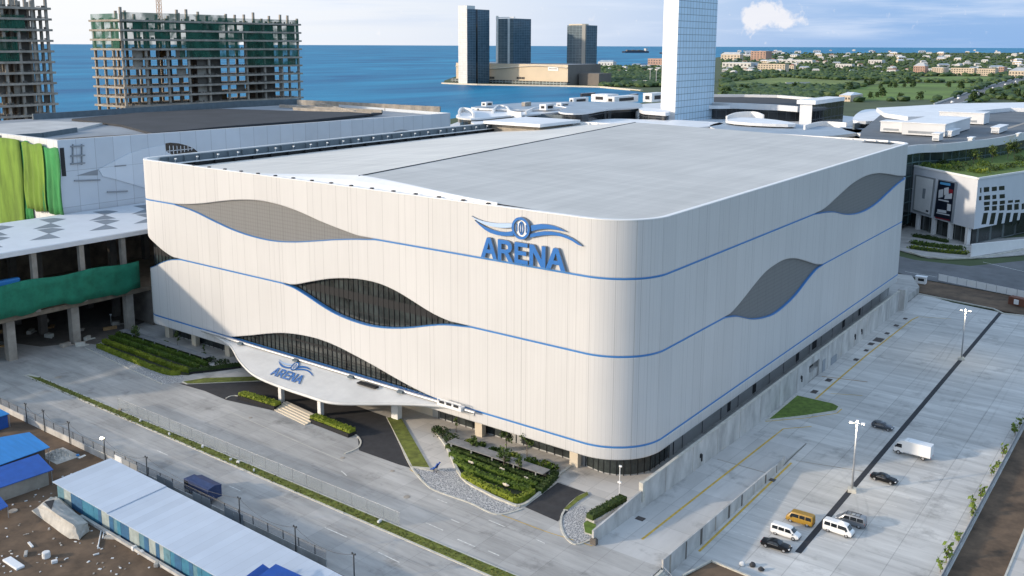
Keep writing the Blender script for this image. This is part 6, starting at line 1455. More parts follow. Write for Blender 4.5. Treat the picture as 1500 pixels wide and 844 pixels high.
# ---- unfinished towers
def unfinished(label, X, px_l, px_c, px_r, y_top, y_ref, nfl, dz, zt, n_y, n_x, netfloors, seed, crane=False):
    rnd = random.Random(seed)
    Yc = on_x(px_c, y_ref, X).y; Y1 = on_x(px_r, y_ref, X).y; X0 = on_y(px_l, y_ref, Yc).x
    t = thing('unfinished_tower', label, 'tower under construction', ((X+X0)/2, (Yc+Y1)/2, 0))
    L_, W_ = Y1-Yc, X-X0
    for f in range(nfl):
        z = zt-dz*f; mb = MB(); mb.box(((X+X0)/2, (Yc+Y1)/2, z), (W_+3.4, L_+3.4, 1.0)); 
        mb.build('floor_slab', m_raw, t)
        mb = MB()
        for k in range(int(L_/2.2)):
            if rnd.random() < .55: mb.box((X+.7, Yc+1+k*2.2, z+.9), (.5, rnd.uniform(.5, 2), rnd.uniform(.3, 1.1)))
        for k in range(int(W_/2.2)):
            if rnd.random() < .5: mb.box((X0+1+k*2.2, Yc-.7, z+.8), (rnd.uniform(.5, 2), .5, rnd.uniform(.3, .9)))
        cl = mb.build('edge_clutter', m_rawd, t); cl['kind'] = 'stuff'
    zlow = 20
    ycol = [Yc+L_*k/n_y for k in range(n_y+1)]; xcol = [X0+W_*k/n_x for k in range(n_x+1)]
    for i, y in enumerate(ycol):
        for j, x in enumerate(xcol):
            h = zt+rnd.choice((1.5, 3.5, 5.5, 6.5)) if rnd.random() < .8 else zt; mb = MB(); mb.box((x, y, (zlow+h)/2), (.95, 1.2, h-zlow)); mb.build('column', m_raw, t)
    for f in range(1, nfl):
        z = zt-dz*f+.35
        for i in range(n_y):
            y = (ycol[i]+ycol[i+1])/2; w = ycol[i+1]-ycol[i]
            r_ = rnd.random()
            core = (i in (n_y//2, n_y-2))
            if core: mb = MB(); mb.box((X-W_*.45, y, z+dz*.45), (W_*.5, w*.8, dz*.85)); mb.build('core_wall', m_rawd, t)
            elif r_ < .28: mb = MB(); mb.box((X-1.5, y+w*.2, z+dz*.45), (.3, w*.45, dz*.85)); mb.build('infill_wall', m_raw if r_ < .14 else m_rawd, t)
            if rnd.random() < .16: mb = MB(); mb.box((X-W_*.6, y, z+dz*.42), (.3, w*.5, dz*.8)); mb.build('timber_wall', m_timber, t)
    for (fa, fb, ya, yb) in netfloors:
        z0, z1 = zt-dz*fb, zt-dz*fa+dz*.35; rows = []
        for k in range(31):
            y = Yc+L_*(ya+(yb-ya)*k/30); rows.append([(X+1.35+.22*math.sin(k*1.9+j), y, z0+(z1-z0)*j/6+.35*math.sin(k*.8)*(j == 0)) for j in range(7)])
        mb = MB(); mb.grid(rows); o = mb.build('safety_net', m_tnet, t); 
    if netfloors:
        fa, fb = netfloors[0][0], netfloors[0][1]; rows = []
        for k in range(13): rows.append([(X0+W_*k/12, Yc-1.4, zt-dz*fb+(dz*(fb-fa)+1)*j/4) for j in range(5)])
        mb = MB(); mb.grid(rows); mb.build('safety_net', m_tnet, t)
    return t, X0, Yc, Y1
m_tnet, n_, l_, b_ = nodes('tower_net'); b_.inputs['Base Color'].default_value = (0.015, 0.10, 0.065, 1); b_.inputs['Roughness'].default_value = .9
t_ = n_.new('ShaderNodeTexCoord'); z_ = n_.new('ShaderNodeTexNoise'); z_.inputs['Scale'].default_value = .16; z_.inputs['Detail'].default_value = 5; l_.new(t_.outputs['Object'], z_.inputs[0])
r_ = n_.new('ShaderNodeMapRange'); r_.inputs[1].default_value = .40; r_.inputs[2].default_value = .58; r_.inputs[3].default_value = .42; r_.inputs[4].default_value = .88; l_.new(z_.outputs[0], r_.inputs[0]); l_.new(r_.outputs[0], b_.inputs['Alpha'])
XT = -440.0
zref = on_x(183, 30, XT).z; z2_ = on_x(183, 44.2, XT).z; DZ = zref-z2_
tB = unfinished('unfinished concrete tower with green netting on its top floors, right of the other one', XT, 141, 181, 437, 30, 90, 22, DZ, zref, 9, 3, [(-.5, 2.9, 0.0, .55), (-.2, 2.2, .5, 1.0), (2.0, 4.0, .28, .62), (2.0, 5.0, .66, .99)], 5)
zrefA = on_x(40, 12, XT).z
tA = unfinished('unfinished concrete tower cut by the left edge of the picture', XT, -40, -14, 73, 12, 90, 24, DZ*1.03, zrefA, 4, 3, [(1.0, 2.2, .0, .6), (3.0, 5.0, .1, .45)], 9)
# rooftop crane mast behind
cp = on_x(234, 30, XT); t = thing('tower_crane', 'orange lattice mast of a tower crane rising above the netted tower', 'crane', (XT-12, cp.y+4, 0)); mb = MB()
cx0, cy0 = XT-12, on_x(234, 30, XT-12).y
for a in (-.9, .9):
    for b in (-.9, .9): mb.tube([(cx0+a, cy0+b, 60), (cx0+a, cy0+b, 118)], .14, 5)
for k in range(29):
    z = 61+k*2
    for (a, b, c_, d_) in ((-.9, -.9, .9, -.9), (.9, -.9, .9, .9), (-.9, .9, -.9, -.9), (.9, .9, -.9, .9)): mb.tube([(cx0+a, cy0+b, z), (cx0+c_, cy0+d_, z+2)], .08, 4)
mb.build('mast', mat('crane_orange', (0.45, 0.20, 0.05), .6), t)
mb = MB(); mb.box((cx0, cy0, 119.5), (2.6, 2.6, 3.0)); mb.box((cx0+14, cy0+4, 121.5), (36, 1.4, 1.6), .3); mb.build('jib', MATS['crane_orange'], t)

# ================================================================ FAR BUILDINGS
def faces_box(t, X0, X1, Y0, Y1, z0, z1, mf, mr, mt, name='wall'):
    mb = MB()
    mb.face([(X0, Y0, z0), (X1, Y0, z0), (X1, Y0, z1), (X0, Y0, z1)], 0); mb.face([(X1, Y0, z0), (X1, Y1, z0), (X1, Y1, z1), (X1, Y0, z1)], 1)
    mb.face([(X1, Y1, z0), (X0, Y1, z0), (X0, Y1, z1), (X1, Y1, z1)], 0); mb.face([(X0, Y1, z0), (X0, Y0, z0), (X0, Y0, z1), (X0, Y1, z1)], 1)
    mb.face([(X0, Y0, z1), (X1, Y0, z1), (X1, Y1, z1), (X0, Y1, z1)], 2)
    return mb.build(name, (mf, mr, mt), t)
def grid_extent(pl, pc, pr, depth, yref=80):
    C_ = at_depth(pc, yref, depth); Xl = on_y(pl, yref, C_.y).x; Yr = on_x(pr, yref, C_.x).y
    return Xl, C_.x, C_.y, Yr
def far_box(name, label, cat, pl, pc, pr, ytop, ybase, depth, mf, mr, mt, zbase=None, group=None):
    Xl, Xc, Yc, Yr = grid_extent(pl, pc, pr, depth, ytop); z1 = at_depth(pc, ytop, depth).z; z0 = at_depth(pc, ybase, depth).z if zbase is None else zbase
    t = thing(name, label, cat, ((Xl+Xc)/2, (Yc+Yr)/2, z0), 0, group); faces_box(t, Xl, Xc, Yc, Yr, z0, z1, mf, mr, mt); return t, (Xl, Xc, Yc, Yr, z0, z1)
def gl(name, col, du, dv, w, dark, ax, rough=.25, tone=.25, metal=0.0): return panelled(name, col, du, dv, w, dark, .12, rough, axis_u=ax, glassy=True, tone=tone, metal=metal)
DC = 1990.0
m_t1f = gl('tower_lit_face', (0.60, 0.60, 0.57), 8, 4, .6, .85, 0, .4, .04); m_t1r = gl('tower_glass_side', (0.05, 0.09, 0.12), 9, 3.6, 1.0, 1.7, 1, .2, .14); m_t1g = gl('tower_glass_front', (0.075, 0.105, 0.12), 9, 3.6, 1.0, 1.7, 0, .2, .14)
def rooftop(t, e, dz0, dz1, m, nm='crown'):
    Xl, Xc, Yc, Yr, z0, z1 = e; faces_box(t, Xl, Xc, Yc, Yr, z1+dz0, z1+dz1, m, m, m_greyroof, nm)
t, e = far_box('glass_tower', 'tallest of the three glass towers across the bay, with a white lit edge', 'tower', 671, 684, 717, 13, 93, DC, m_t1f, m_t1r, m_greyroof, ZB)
mb = MB(); Xl, Xc, Yc, Yr, z0, z1 = e; mb.prism([(Xl, Yc), (Xc, Yc), (Xc, Yc+(Yr-Yc)*.35), (Xl, Yc+(Yr-Yc)*.35)], z1, z1+7); mb.build('crown', m_t1f, t)
mb = MB(); mb.box((Xc+.4, Yc+(Yr-Yc)*.42, (z0+z1)/2), (.8, 5, z1-z0)); mb.build('notch', m_glass, t)
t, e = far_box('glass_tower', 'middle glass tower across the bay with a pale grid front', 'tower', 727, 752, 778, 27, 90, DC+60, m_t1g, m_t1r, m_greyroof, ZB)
mb = MB(); Xl, Xc, Yc, Yr, z0, z1 = e; mb.box((Xl+3, Yc-.5, (z0+z1)/2+3), (6, 1.2, z1-z0+6)); mb.box((Xc-12, Yc-.5, (z0+z1)/2), (5, 1.2, z1-z0)); mb.build('white_fin', m_t1f, t)
mb = MB(); mb.box(((Xl+Xc)/2, Yc+4, z1+2.5), (Xc-Xl, 5, 1.5)); mb.build('crown', m_t1f, t)
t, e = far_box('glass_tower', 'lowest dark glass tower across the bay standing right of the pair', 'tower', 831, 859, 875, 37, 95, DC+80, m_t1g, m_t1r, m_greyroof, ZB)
mb = MB(); Xl, Xc, Yc, Yr, z0, z1 = e; mb.box((Xc-6, Yc-.6, (z0+z1)/2+1.5), (9, 1.4, z1-z0+3)); mb.build('pale_pier', mat('pier_stone', (0.30, 0.29, 0.26), .7), t)
mb = MB(); mb.box(((Xl+Xc)/2, Yc+8, z1+1.5), (Xc-Xl-6, 12, 3)); mb.build('crown', m_cream, t)
# cream waterside building
m_cas = mat('cream_cladding', (0.60, 0.49, 0.35), .7, var=.10, vscale=.02); m_cas2 = mat('brown_cladding', (0.17, 0.15, 0.13), .8, var=.15, vscale=.03)
t, e = far_box('waterside_casino', 'long cream waterside building below the glass towers across the bay', 'building', 668, 832, 880, 95, 118, DC-25, m_cas, m_cas2, m_greyroof, ZB)
Xl, Xc, Yc, Yr, z0, z1 = e
mb = MB(); n = 30; rows = []
for k in range(n+1):
    f = k/n; x = Xl+(Xc-Xl)*f; rows.append([(x, Yc-.5, z1-9-4*math.sin(f*6)), (x, Yc-3.2, z1-8.0-4*math.sin(f*6)), (x, Yc-.5, z1-6.5-4*math.sin(f*6))])
mb.grid(rows); mb.build('wave_ledge', m_cream, t)
mb = MB(); mb.prism([(Xc-50, Yc-.8), (Xc-24, Yc-.8), (Xc-24, Yc+2), (Xc-50, Yc+2)], z1-13, z1-5); mb.build('sign_board', m_white, t)
mb = MB(); 
for k in range(7): mb.box((Xc-46+k*3, Yc-.95, z1-9), (1.7, .2, 2.4))
mb.build('sign_lettering', m_cas2, t)
for (xa, w, zc) in ((Xl+10, 16, 9), (Xl+92, 22, 6), (Xl+175, 22, 7)):
    mb = MB()
    for k in range(5): mb.box((xa+k*w/5, Yc-.5, zc+3), (w/7, .5, 4.5))
    mb.build('sign_lettering', m_bumper, t)
mb = MB(); mb.box(((Xl+Xc)/2, Yc-6, 1.2), (Xc-Xl+12, 12, 7.0)); mb.build('glass_arcade', gl('arcade_glass', (0.05, 0.06, 0.06), 9, 7, 1.5, 5, 0), t)
mb = MB(); mb.box((Xc+30, Yc+60, 10), (50, 50, 25)); mb.build('side_hall', m_cas2, t)
sk = MB(); pts_ = G2([(648, 122), (700, 124), (760, 125), (820, 126), (880, 127.5), (940, 133)], ZB); ribbon_mb(sk, pts_, 6, ZSEA-1, ZB+1.6); struct('sea_wall', sk, m_cream)

sh_ = MB(); sr = random.Random(4); bv, bf = [], []
for _ in range(110):
    f = sr.random(); g_ = G(664+f*220, 118.6+f*3.4+sr.uniform(-.3, .5), ZB)
    if 700 < 664+f*220 < 740 and sr.random() < .7: continue
    r = sr.uniform(3, 6); i0 = len(bv)
    for th in range(7):
        for zz in (0, 1): bv.append((g_.x+r*math.cos(th*.9)*(1.2-.6*zz), g_.y+r*math.sin(th*.9)*(1.2-.6*zz), ZB+1.5+zz*r*1.3*sr.uniform(.7, 1.1)))
    bf += [(i0+2*k, i0+2*((k+1) % 7), i0+2*((k+1) % 7)+1, i0+2*k+1) for k in range(7)]+[tuple(i0+2*k+1 for k in range(7))]
sh_.v, sh_.f, sh_.m = bv, bf, [0]*len(bf); tag(sh_.build('shore_shrubs', m_hedged), 'dark shrubs lining the shore in front of the cream casino', 'shrubs', kind='stuff')
# white glass tower behind the arena
m_wtf = panelled('white_tower_front', (0.80, 0.80, 0.79), 9.0, 5.3, .22, .86, .03, .4, axis_u=0, tone=.02)
m_wtr = panelled('white_tower_glass', (0.52, 0.68, 0.80), 5.35, 5.3, .42, .38, .03, .25, axis_u=1, tone=.035)
DW = 735.0
t, e = far_box('white_glass_tower', 'tall white tower with a blue glass grid side rising behind the arena roof', 'tower', 975, 997, 1054.5, -70, 172, DW, m_wtf, m_wtr, m_white, ZB)

# ---- central mall roofs between the arena and the bay
def slab_thing(name, label, pts, z, th, mtop, mside, cat='mall roof'):
    P = [(p[0], p[1]) for p in smooth_poly([(*p, 0) for p in G2(pts, z)], 4, True)]; c = (sum(p[0] for p in P)/len(P), sum(p[1] for p in P)/len(P)); t = thing(name, label, cat, (*c, z-th)); mb = MB(); mb.prism(P, z-th, z, 0, 1); mb.build('roof', (mside, mtop), t)
    mb = MB(); mb.prism([(c[0]+(x-c[0])*.93, c[1]+(y-c[1])*.93) for x, y in P], 0, z-th-.02); mb.build('wall', m_glassw, t); return t
m_glassw = gl('mall_dark_glass', (0.022, 0.026, 0.030), 7, 6, .5, 2.0, 0, .2, .3)
m_palewall = mat('mall_white_wall', (0.62, 0.63, 0.64), .6, var=.08, vscale=.05); m_bluegrey = mat('blue_grey_roof', (0.30, 0.36, 0.42), .6, var=.15, vscale=.05)
def strip(t, pts, z0, z1, w, m, nm):
    mb = MB(); ribbon_mb(mb, G2(pts, (z0+z1)/2), w, z0, z1); return mb.build(nm, m, t)
t = slab_thing('curved_mall_wing', 'curved mall wing with a dark roof between white bands right of the white tower', [(1030, 141), (1090, 141), (1140, 142), (1190, 146), (1222, 150), (1192, 157), (1130, 156.5), (1080, 154.5), (1030, 153)], 30, 3, m_membrane, m_white2)
strip(t, [(1030, 141), (1090, 141), (1140, 142), (1190, 146), (1222, 150)], 29, 32.5, 4, m_palewall, 'far_rim'); strip(t, [(1030, 153.5), (1080, 155), (1130, 157), (1170, 160)], 27.5, 32, 3, m_palewall, 'near_rim')
t, e = far_box('black_glass_block', 'black glass block with a white roof box beside the curved mall wing', 'building', 1172, 1190, 1236, 153, 182, 720, m_palewall, gl('block_glass', (.014, .016, .02), 9, 7, .5, 3.5, 1, .1, .3), m_greyroof, 0)
Xl, Xc, Yc, Yr, z0, z1 = e; mb = MB(); mb.prism([(Xl-2, Yc-2), (Xc+3, Yc-2), (Xc+3, Yr-8), (Xl-2, Yr-8)], z1, z1+3); mb.build('roof_box', m_white2, t)
for k, (pts, z, th, mt, ms, lb) in enumerate((([(1040, 186), (1064, 178), (1110, 177), (1180, 183), (1240, 188), (1270, 192), (1200, 200), (1100, 196)], 24, 2, m_bluegrey, m_palewall, 'low blue grey roof in front of the black glass block'), ([(1064, 176), (1090, 172), (1140, 176), (1165, 182), (1100, 180)], 27, 2, m_white2, m_palewall, 'white curved roof lip in front of the curved wing windows'), ([(1230, 186), (1275, 170), (1305, 174), (1330, 192), (1300, 202)], 24, 2, m_bluegrey, m_palewall, 'blue grey roof between the black block and the round mall'),
      ([(1250, 176), (1262, 162), (1285, 160), (1300, 166), (1290, 176)], 29, 2, m_white2, m_palewall, 'pale curved roof end left of the round mall'),
      ([(668, 169), (700, 160), (760, 157), (812, 159), (820, 164), (740, 170), (690, 174)], 28, 1.2, m_white2, m_palewall, 'pale flat roof at the left of the central mall'), ([(690, 157), (760, 151), (840, 149), (880, 151), (840, 157), (760, 160)], 30, 1.5, m_bluegrey, m_palewall, 'thin blue grey roof at the water side of the central mall'),
      ([(818, 163), (850, 153), (900, 149), (937, 151), (935, 157), (890, 160), (850, 166)], 31, 1.2, m_bluegrey, m_palewall, 'curved blue grey roof over dark glazing left of the white tower'), ([(938, 157), (978, 161), (978, 165), (960, 164), (940, 162)], 30, 2.5, m_white2, m_palewall, 'white banded roof over dark glass touching the white tower'),
      ([(800, 180), (850, 177), (900, 174), (940, 175), (1000, 176), (1060, 181), (1000, 188), (900, 186), (820, 186)], 24, 1.5, m_white2, m_palewall, 'long white roof just behind the arena back parapet'), ([(690, 178), (740, 175), (800, 174), (835, 178), (800, 188), (720, 186)], 26, 1.5, m_white2, m_palewall, 'pale roof behind the plant room on the arena'))):
    slab_thing('mall_roof', lb, pts, z, th, mt, ms)
for k, (pl, pc, pr, yt, yb, dep, m, lb) in enumerate(((834, 840, 862, 144, 152, 850, m_palewall, 'small white plant box on the water side roof'), (866, 890, 906, 139, 150, 880, m_palewall, 'white rooftop block with dark openings near the inlet'), (888, 900, 935, 142, 152, 840, m_palewall, 'wide white rooftop block before the inlet'), (922, 926, 935, 138, 144, 880, m_membrane, 'dark rooftop cube near the inlet'), (942, 955, 974, 137, 150, 850, m_palewall, 'white rooftop block by the foot of the white tower'), (815, 822, 834, 151, 160, 790, m_palewall, 'white curved ended block on the mall roof'), (850, 852, 872, 137, 142, 900, m_membrane, 'low dark screen at the far mall edge'),
        (705, 712, 722, 150, 156, 760, m_palewall, 'white box on the left mall roof'), (764, 769, 778, 150, 156, 780, m_raw, 'greenish box on the left mall roof'), (790, 800, 812, 153, 162, 740, m_palewall, 'white stair head on the left mall roof'))):
    t, e = far_box('rooftop_block', lb, 'rooftop block', pl, pc, pr, yt, yb, dep, m, m, m_white2)
    Xl, Xc, Yc, Yr, z0, z1 = e
    if m is m_palewall:
        mb = MB(); mb.box(((Xl+Xc)/2, Yc-.1, (z0+z1)/2), ((Xc-Xl)*.45, .3, (z1-z0)*.4)); mb.build('opening', m_dark, t); mb = MB(); mb.box((Xc+.1, Yc+(Yr-Yc)*.5, (z0+z1)/2), (.3, (Yr-Yc)*.6, (z1-z0)*.45)); mb.build('opening', m_dark, t)
for k, (pts, z0, z1, m, lb) in enumerate((([(672, 172), (676, 166), (690, 168), (694, 175)], 27, 31.5, m_white, 'white curved screen at the left end of the central mall roofs'), ([(722, 168), (730, 161), (742, 163), (748, 170), (764, 172)], 27, 31, m_white, 'white scroll shaped screen on the left mall roof'), ([(770, 170), (785, 163), (815, 161), (842, 167)], 27, 30.5, m_white, 'long white curved screen before the stair head'),
        ([(690, 178), (730, 175), (790, 172), (835, 174)], 25, 27.5, m_parapet, 'dark curved upstand behind the arena roof'), ([(700, 162), (760, 158), (830, 158)], 28, 29.5, m_mull, 'dark slot along the water side mall roof'), ([(1064, 178), (1080, 172), (1105, 171), (1118, 176)], 25, 29, m_white, 'white curved screen in front of the curved wing'), ([(1178, 190), (1205, 184), (1240, 186)], 24, 27, m_white, 'white curved screen below the black glass block'), ([(1250, 190), (1290, 180), (1325, 186)], 24, 28, m_parapet, 'dark curved screen left of the round mall'))):
    q = [(p[0], p[1]) for p in smooth_poly([(*p, 0) for p in G2(pts, z0)], 5)]; mb = MB(); ribbon_mb(mb, q, 1.2, z0-4, z1); tag(mb.build('roof_screen', m), lb, 'roof screen')
base = MB(); base.prism(G2([(640, 190), (700, 168), (860, 158), (975, 150), (1060, 152), (1260, 172), (1340, 205), (1200, 210), (800, 195)], 18), 0, 18); o = base.build('mall_podium', m_palewall); tag(o, 'broad low mall podium under the cluster of pale roofs behind the arena', 'mall podium')

# ---- round mall on the right
t = thing('round_mall', 'round mall with a dark flat roof, pale curved fascia and dark glazing at the right', 'mall', (-130, 600, 0))
rim = [(1250, 232), (1300, 221), (1342, 213), (1380, 211.3), (1410, 208.5), (1460, 202.5), (1500, 195), (1580, 180), (1700, 160)]; farr = [(1700, 149), (1500, 151), (1400, 153), (1330, 158), (1290, 167), (1262, 190)]
near_xy = [(p[0], p[1]) for p in smooth_poly([(*p, 0) for p in G2(rim, 36)], 4)]; poly = near_xy+G2(farr, 36)
c = (sum(p[0] for p in poly)/len(poly), sum(p[1] for p in poly)/len(poly))
mb = MB(); mb.prism(poly, 32.6, 35.4, 0, 1); mb.build('roof', (m_palewall, mat('round_roof_dark', (0.115, 0.13, 0.145), .8, var=.25, vscale=.05)), t)
mb = MB(); ribbon_mb(mb, near_xy, .8, 32.4, 36.2); mb.build('fascia', m_palewall, t)
mb = MB(); mb.prism([(c[0]+(x-c[0])*.965, c[1]+(y-c[1])*.975) for x, y in poly], 0, 32.5); mb.build('glazing', gl('round_mall_glass', (.020, .034, .036), 6, 6, .5, 3.0, 1, .15, .4), t)
mb = MB(); mb.prism(G2([(1284, 158), (1330, 155.5), (1400, 151.5), (1500, 150), (1700, 149), (1700, 158), (1560, 160), (1480, 158), (1425, 163), (1400, 170), (1330, 171), (1296, 166)], 38), 35.3, 38); mb.build('upper_roof', m_white2, t)
for k, (pl, pc, pr, yt, yb, dep, lb) in enumerate(((1322, 1385, 1421, 183, 200, 588, 'biggest white box on the round mall roof'), (1290, 1322, 1330, 180, 194, 640, 'lower white box behind the biggest one on the round mall roof'), (1376, 1442, 1450, 167, 182, 680, 'white box near the upper roof of the round mall'), (1384, 1394, 1406, 193, 200, 585, 'small white vent box on the roof right of the biggest box'), (1366, 1376, 1382, 197, 206, 560, 'white duct box near the rim of the round mall'), (1452, 1464, 1476, 188, 195, 640, 'white round ended duct on the dark roof'), (1418, 1424, 1428, 203, 207, 545, 'tiny white vent at the rim of the round mall'), (1489, 1492, 1496, 197, 200, 545, 'tiny white vent near the right edge on the rim'))):
    dep = (80-35.4)*1374/(yb-66.4-.004*(pc-750)); tt_, e = far_box('roof_box', lb, 'roof box', pl, pc, pr, yt, yb+.5, dep, m_palewall, m_palewall, m_white2)
    Xl, Xc, Yc, Yr, z0, z1 = e; mb = MB(); mb.box(((Xl+Xc)/2, (Yc+Yr)/2, z1+.25), ((Xc-Xl)+.8, (Yr-Yc)+.8, .4)); mb.build('lid', m_white2, tt_)
    mb = MB(); mb.box(((Xl+Xc)/2, Yc-.08, z0+(z1-z0)*.25), ((Xc-Xl)*.7, .2, (z1-z0)*.2)); mb.build('louvre', m_greyroof, tt_)
mb = MB(); q = G2([(1450, 192), (1480, 188), (1510, 178), (1510, 176), (1478, 186)], 35.6); mb.prism(q, 35.42, 35.5); o = mb.build('roof_track', m_raw, t)

# corner mall with billboard and roof garden
P2 = Vector(G2([(1433, 262)], 26.5)[0]); P1 = Vector(G2([(1337, 243)], 26.5)[0]); P3 = Vector(G2([(1500, 252)], 26.5)[0])
dl = (P1-P2).normalized(); dr = (P3-P2).normalized()
A_ = P2+dl*95; B_ = P2+dr*120
cm = thing('corner_mall', 'white corner mall building with a dark billboard, small dark windows and a planted roof', 'mall', (P2.x, P2.y, ZL))
def inset_poly(d): 
    q = P2+(dl+dr)*d; return [tuple(A_+dr*d), tuple(q), tuple(B_+dl*d), tuple(B_+dl*95), tuple(A_+dr*120)]
mb = MB(); mb.prism(inset_poly(0), 5.2, 26.4); m_cmw = mat('corner_mall_white', (0.60, 0.62, 0.65), .6, var=.07, vscale=.12, stretch=(1, 1, .3)); mb.build('wall', m_cmw, cm)
mb = MB(); mb.prism(inset_poly(2.5), ZL, 5.3); mb.build('ground_floor', gl('shop_glass', (.03, .035, .035), 3.2, 8, .5, 3, 0, .2, .4), cm)
for k in range(8): mb = MB(); q = P2+dl*(4+k*11)+dr*1.2; mb.box((q.x, q.y, 1.5), (1.6, 1.6, 7.4), math.atan2(dl.y, dl.x)); mb.build('column', m_white, cm)
mb = MB(); mb.prism(inset_poly(1.0), 26.3, 26.75); mb.build('roof_garden', m_grass, cm)
mb = MB(); ribbon_mb(mb, [tuple(A_), tuple(P2), tuple(B_)], .6, 26.2, 27.0); mb.build('parapet', m_white, cm)
def plane_hit(px, py, P, d):
    r = ray(px, py); n = np.array([d.y, -d.x, 0]); t = (np.array([P.x, P.y, 0])-CAMP)@n/(r@n); return Vector(CAMP+t*r)
def on_face(mb, pts, d, out, m=0, th=.3):
    nn = Vector((d.y, -d.x, 0)); 
    if nn.dot(Vector((-P2.x, -P2.y, 0))) < 0: nn = -nn
    q = [plane_hit(x, y, P2, d) for x, y in pts]; a = [v+nn*out for v in q]; b = [v-nn*.2 for v in q]; n = len(q)
    mb.raw([tuple(v) for v in a+b], [tuple(range(n)), tuple(reversed(range(n, 2*n)))]+[(k, n+k, n+(k+1) % n, (k+1) % n) for k in range(n)], m)
def fixn(o):
    bm = bmesh.new(); bm.from_mesh(o.data); bmesh.ops.recalc_face_normals(bm, faces=bm.faces); bm.to_mesh(o.data); bm.free(); return o
Z5 = lambda x, y: (1150+x*.26062, 200+y*.26062)
bb = thing('billboard', 'tall dark navy billboard with pale and red print on the corner mall wall', 'billboard', tuple(plane_hit(1386, 296, P2, dl)))
mb = MB(); on_face(mb, [Z5(866, 240), Z5(972, 258), Z5(945, 485), Z5(838, 450)], dl, .35); fixn(mb.build('frame', m_greyroof, bb))
mb = MB(); on_face(mb, [Z5(868, 245), Z5(958, 263), Z5(935, 478), Z5(842, 448)], dl, .45); fixn(mb.build('poster', mat('poster_navy', (.010, .014, .028), .4), bb))
mb = MB()
for q in ([(878, 255), (935, 264), (934, 278), (877, 268)],): on_face(mb, [Z5(*v) for v in q], dl, .5)
fixn(mb.build('print_patch', mat('poster_blue', (.10, .36, .62), .5), bb))
for q in ([(870, 300), (895, 296), (892, 340), (866, 345)], [(900, 290), (925, 285), (925, 325), (898, 330)], [(905, 330), (945, 318), (942, 350), (900, 352)], [(868, 350), (925, 362), (925, 370), (867, 358)], [(862, 408), (912, 416), (911, 432), (860, 424)], [(918, 378), (938, 382), (935, 420), (915, 416)], [(856, 425), (930, 440), (929, 446), (855, 431)]):
    mb = MB(); on_face(mb, [Z5(*v) for v in q], dl, .5); fixn(mb.build('print_patch', m_palewall, bb))
mb = MB(); on_face(mb, [Z5(926, 295), Z5(950, 300), Z5(946, 322), Z5(924, 316)], dl, .5); on_face(mb, [Z5(850, 452), Z5(930, 468), Z5(930, 474), Z5(849, 458)], dl, .5); fixn(mb.build('print_patch', mat('poster_red', (.28, .02, .03), .5), bb))
wf = thing('blank_billboard', 'blank white framed panel left of the dark billboard', 'billboard', tuple(plane_hit(1354, 287, P2, dl)))
mb = MB(); on_face(mb, [Z5(735, 213), Z5(848, 236), Z5(822, 448), Z5(718, 415)], dl, .35); fixn(mb.build('frame', m_steel, wf)); mb = MB(); on_face(mb, [Z5(742, 222), Z5(838, 243), Z5(815, 438), Z5(726, 408)], dl, .45); fixn(mb.build('panel', m_white, wf))
mb = MB(); on_face(mb, [Z5(780, 292), Z5(796, 294), Z5(789, 350), Z5(775, 347)], dl, .5); fixn(mb.build('print_mark', m_greyroof, wf)); mb = MB(); on_face(mb, [Z5(797, 412), Z5(811, 416), Z5(809, 426), Z5(796, 422)], dl, .5); fixn(mb.build('print_mark', m_bumper, wf))
def win_on(q): mb = MB(); on_face(mb, [Z5(*v) for v in q], dr, .06); fixn(mb.build('window', m_glass, cm))
for (x0, x1, y0, y1) in ((1096, 1103, 290, 318), (1117, 1147, 286, 313), (1162, 1190, 284, 308), (1202, 1233, 280, 303), (1090, 1103, 337, 360), (1119, 1152, 333, 357), (1165, 1187, 330, 353), (1206, 1235, 326, 349), (1118, 1150, 368, 388), (1165, 1192, 365, 385), (1207, 1235, 362, 382), (1253, 1280, 360, 374), (1292, 1318, 358, 372), (1120, 1147, 396, 418), (1163, 1189, 392, 417), (1205, 1232, 388, 417), (1248, 1275, 384, 415), (1288, 1313, 380, 413), (1330, 1343, 378, 411)): win_on([(x0, y1), (x1, y1-3), (x1, y0-3), (x0, y0)])
for (xa) in (1103, 1147, 1189, 1231, 1272, 1312): win_on([(xa, 495), (xa+26, 492), (xa+38, 428), (xa+13, 430)])
gd = random.Random(3); k = 0
for (px, py, r, h, m) in ((1345, 240, 2.2, 2.6, m_hedged), (1358, 244, 2.6, 2.4, m_hedge), (1372, 246, 2.4, 2.2, m_hedgey), (1388, 248, 2.8, 2.4, m_hedge), (1402, 250, 3, 2.6, m_hedged), (1415, 247, 3.4, 3.4, m_hedged), (1427, 252, 3, 2.2, m_hedge), (1440, 254, 3.2, 2.4, m_hedgey), (1453, 250, 3, 3.0, m_hedged), (1466, 248, 3.2, 2.6, m_hedge), (1480, 246, 3, 2.4, m_hedged), (1492, 244, 3, 2.6, m_hedge), (1398, 243, 3, 2.6, m_hedge), (1440, 244, 3, 2.8, m_hedge), (1495, 236, 3, 3.2, m_hedged), (1378, 240, 2.6, 2.4, m_hedged)):
    p = G(px, py, 26.75); t = thing('roof_shrub', '%s shrub of the roof garden on the corner mall, listed from its left corner' % ordinal(k), 'shrub', tuple(p), 0, 'shrubs of the roof garden'); mb = MB(); cs = []
    for _ in range(150):
        th = gd.uniform(0, 2*PI); q = math.sqrt(gd.random()); cs.append((r*q*math.cos(th), r*q*math.sin(th), h*(.1+.9*gd.random()*math.sqrt(1-.7*q*q))))
    mb.leaves(cs, .75); mb.build('foliage', m, t, local=True); k += 1
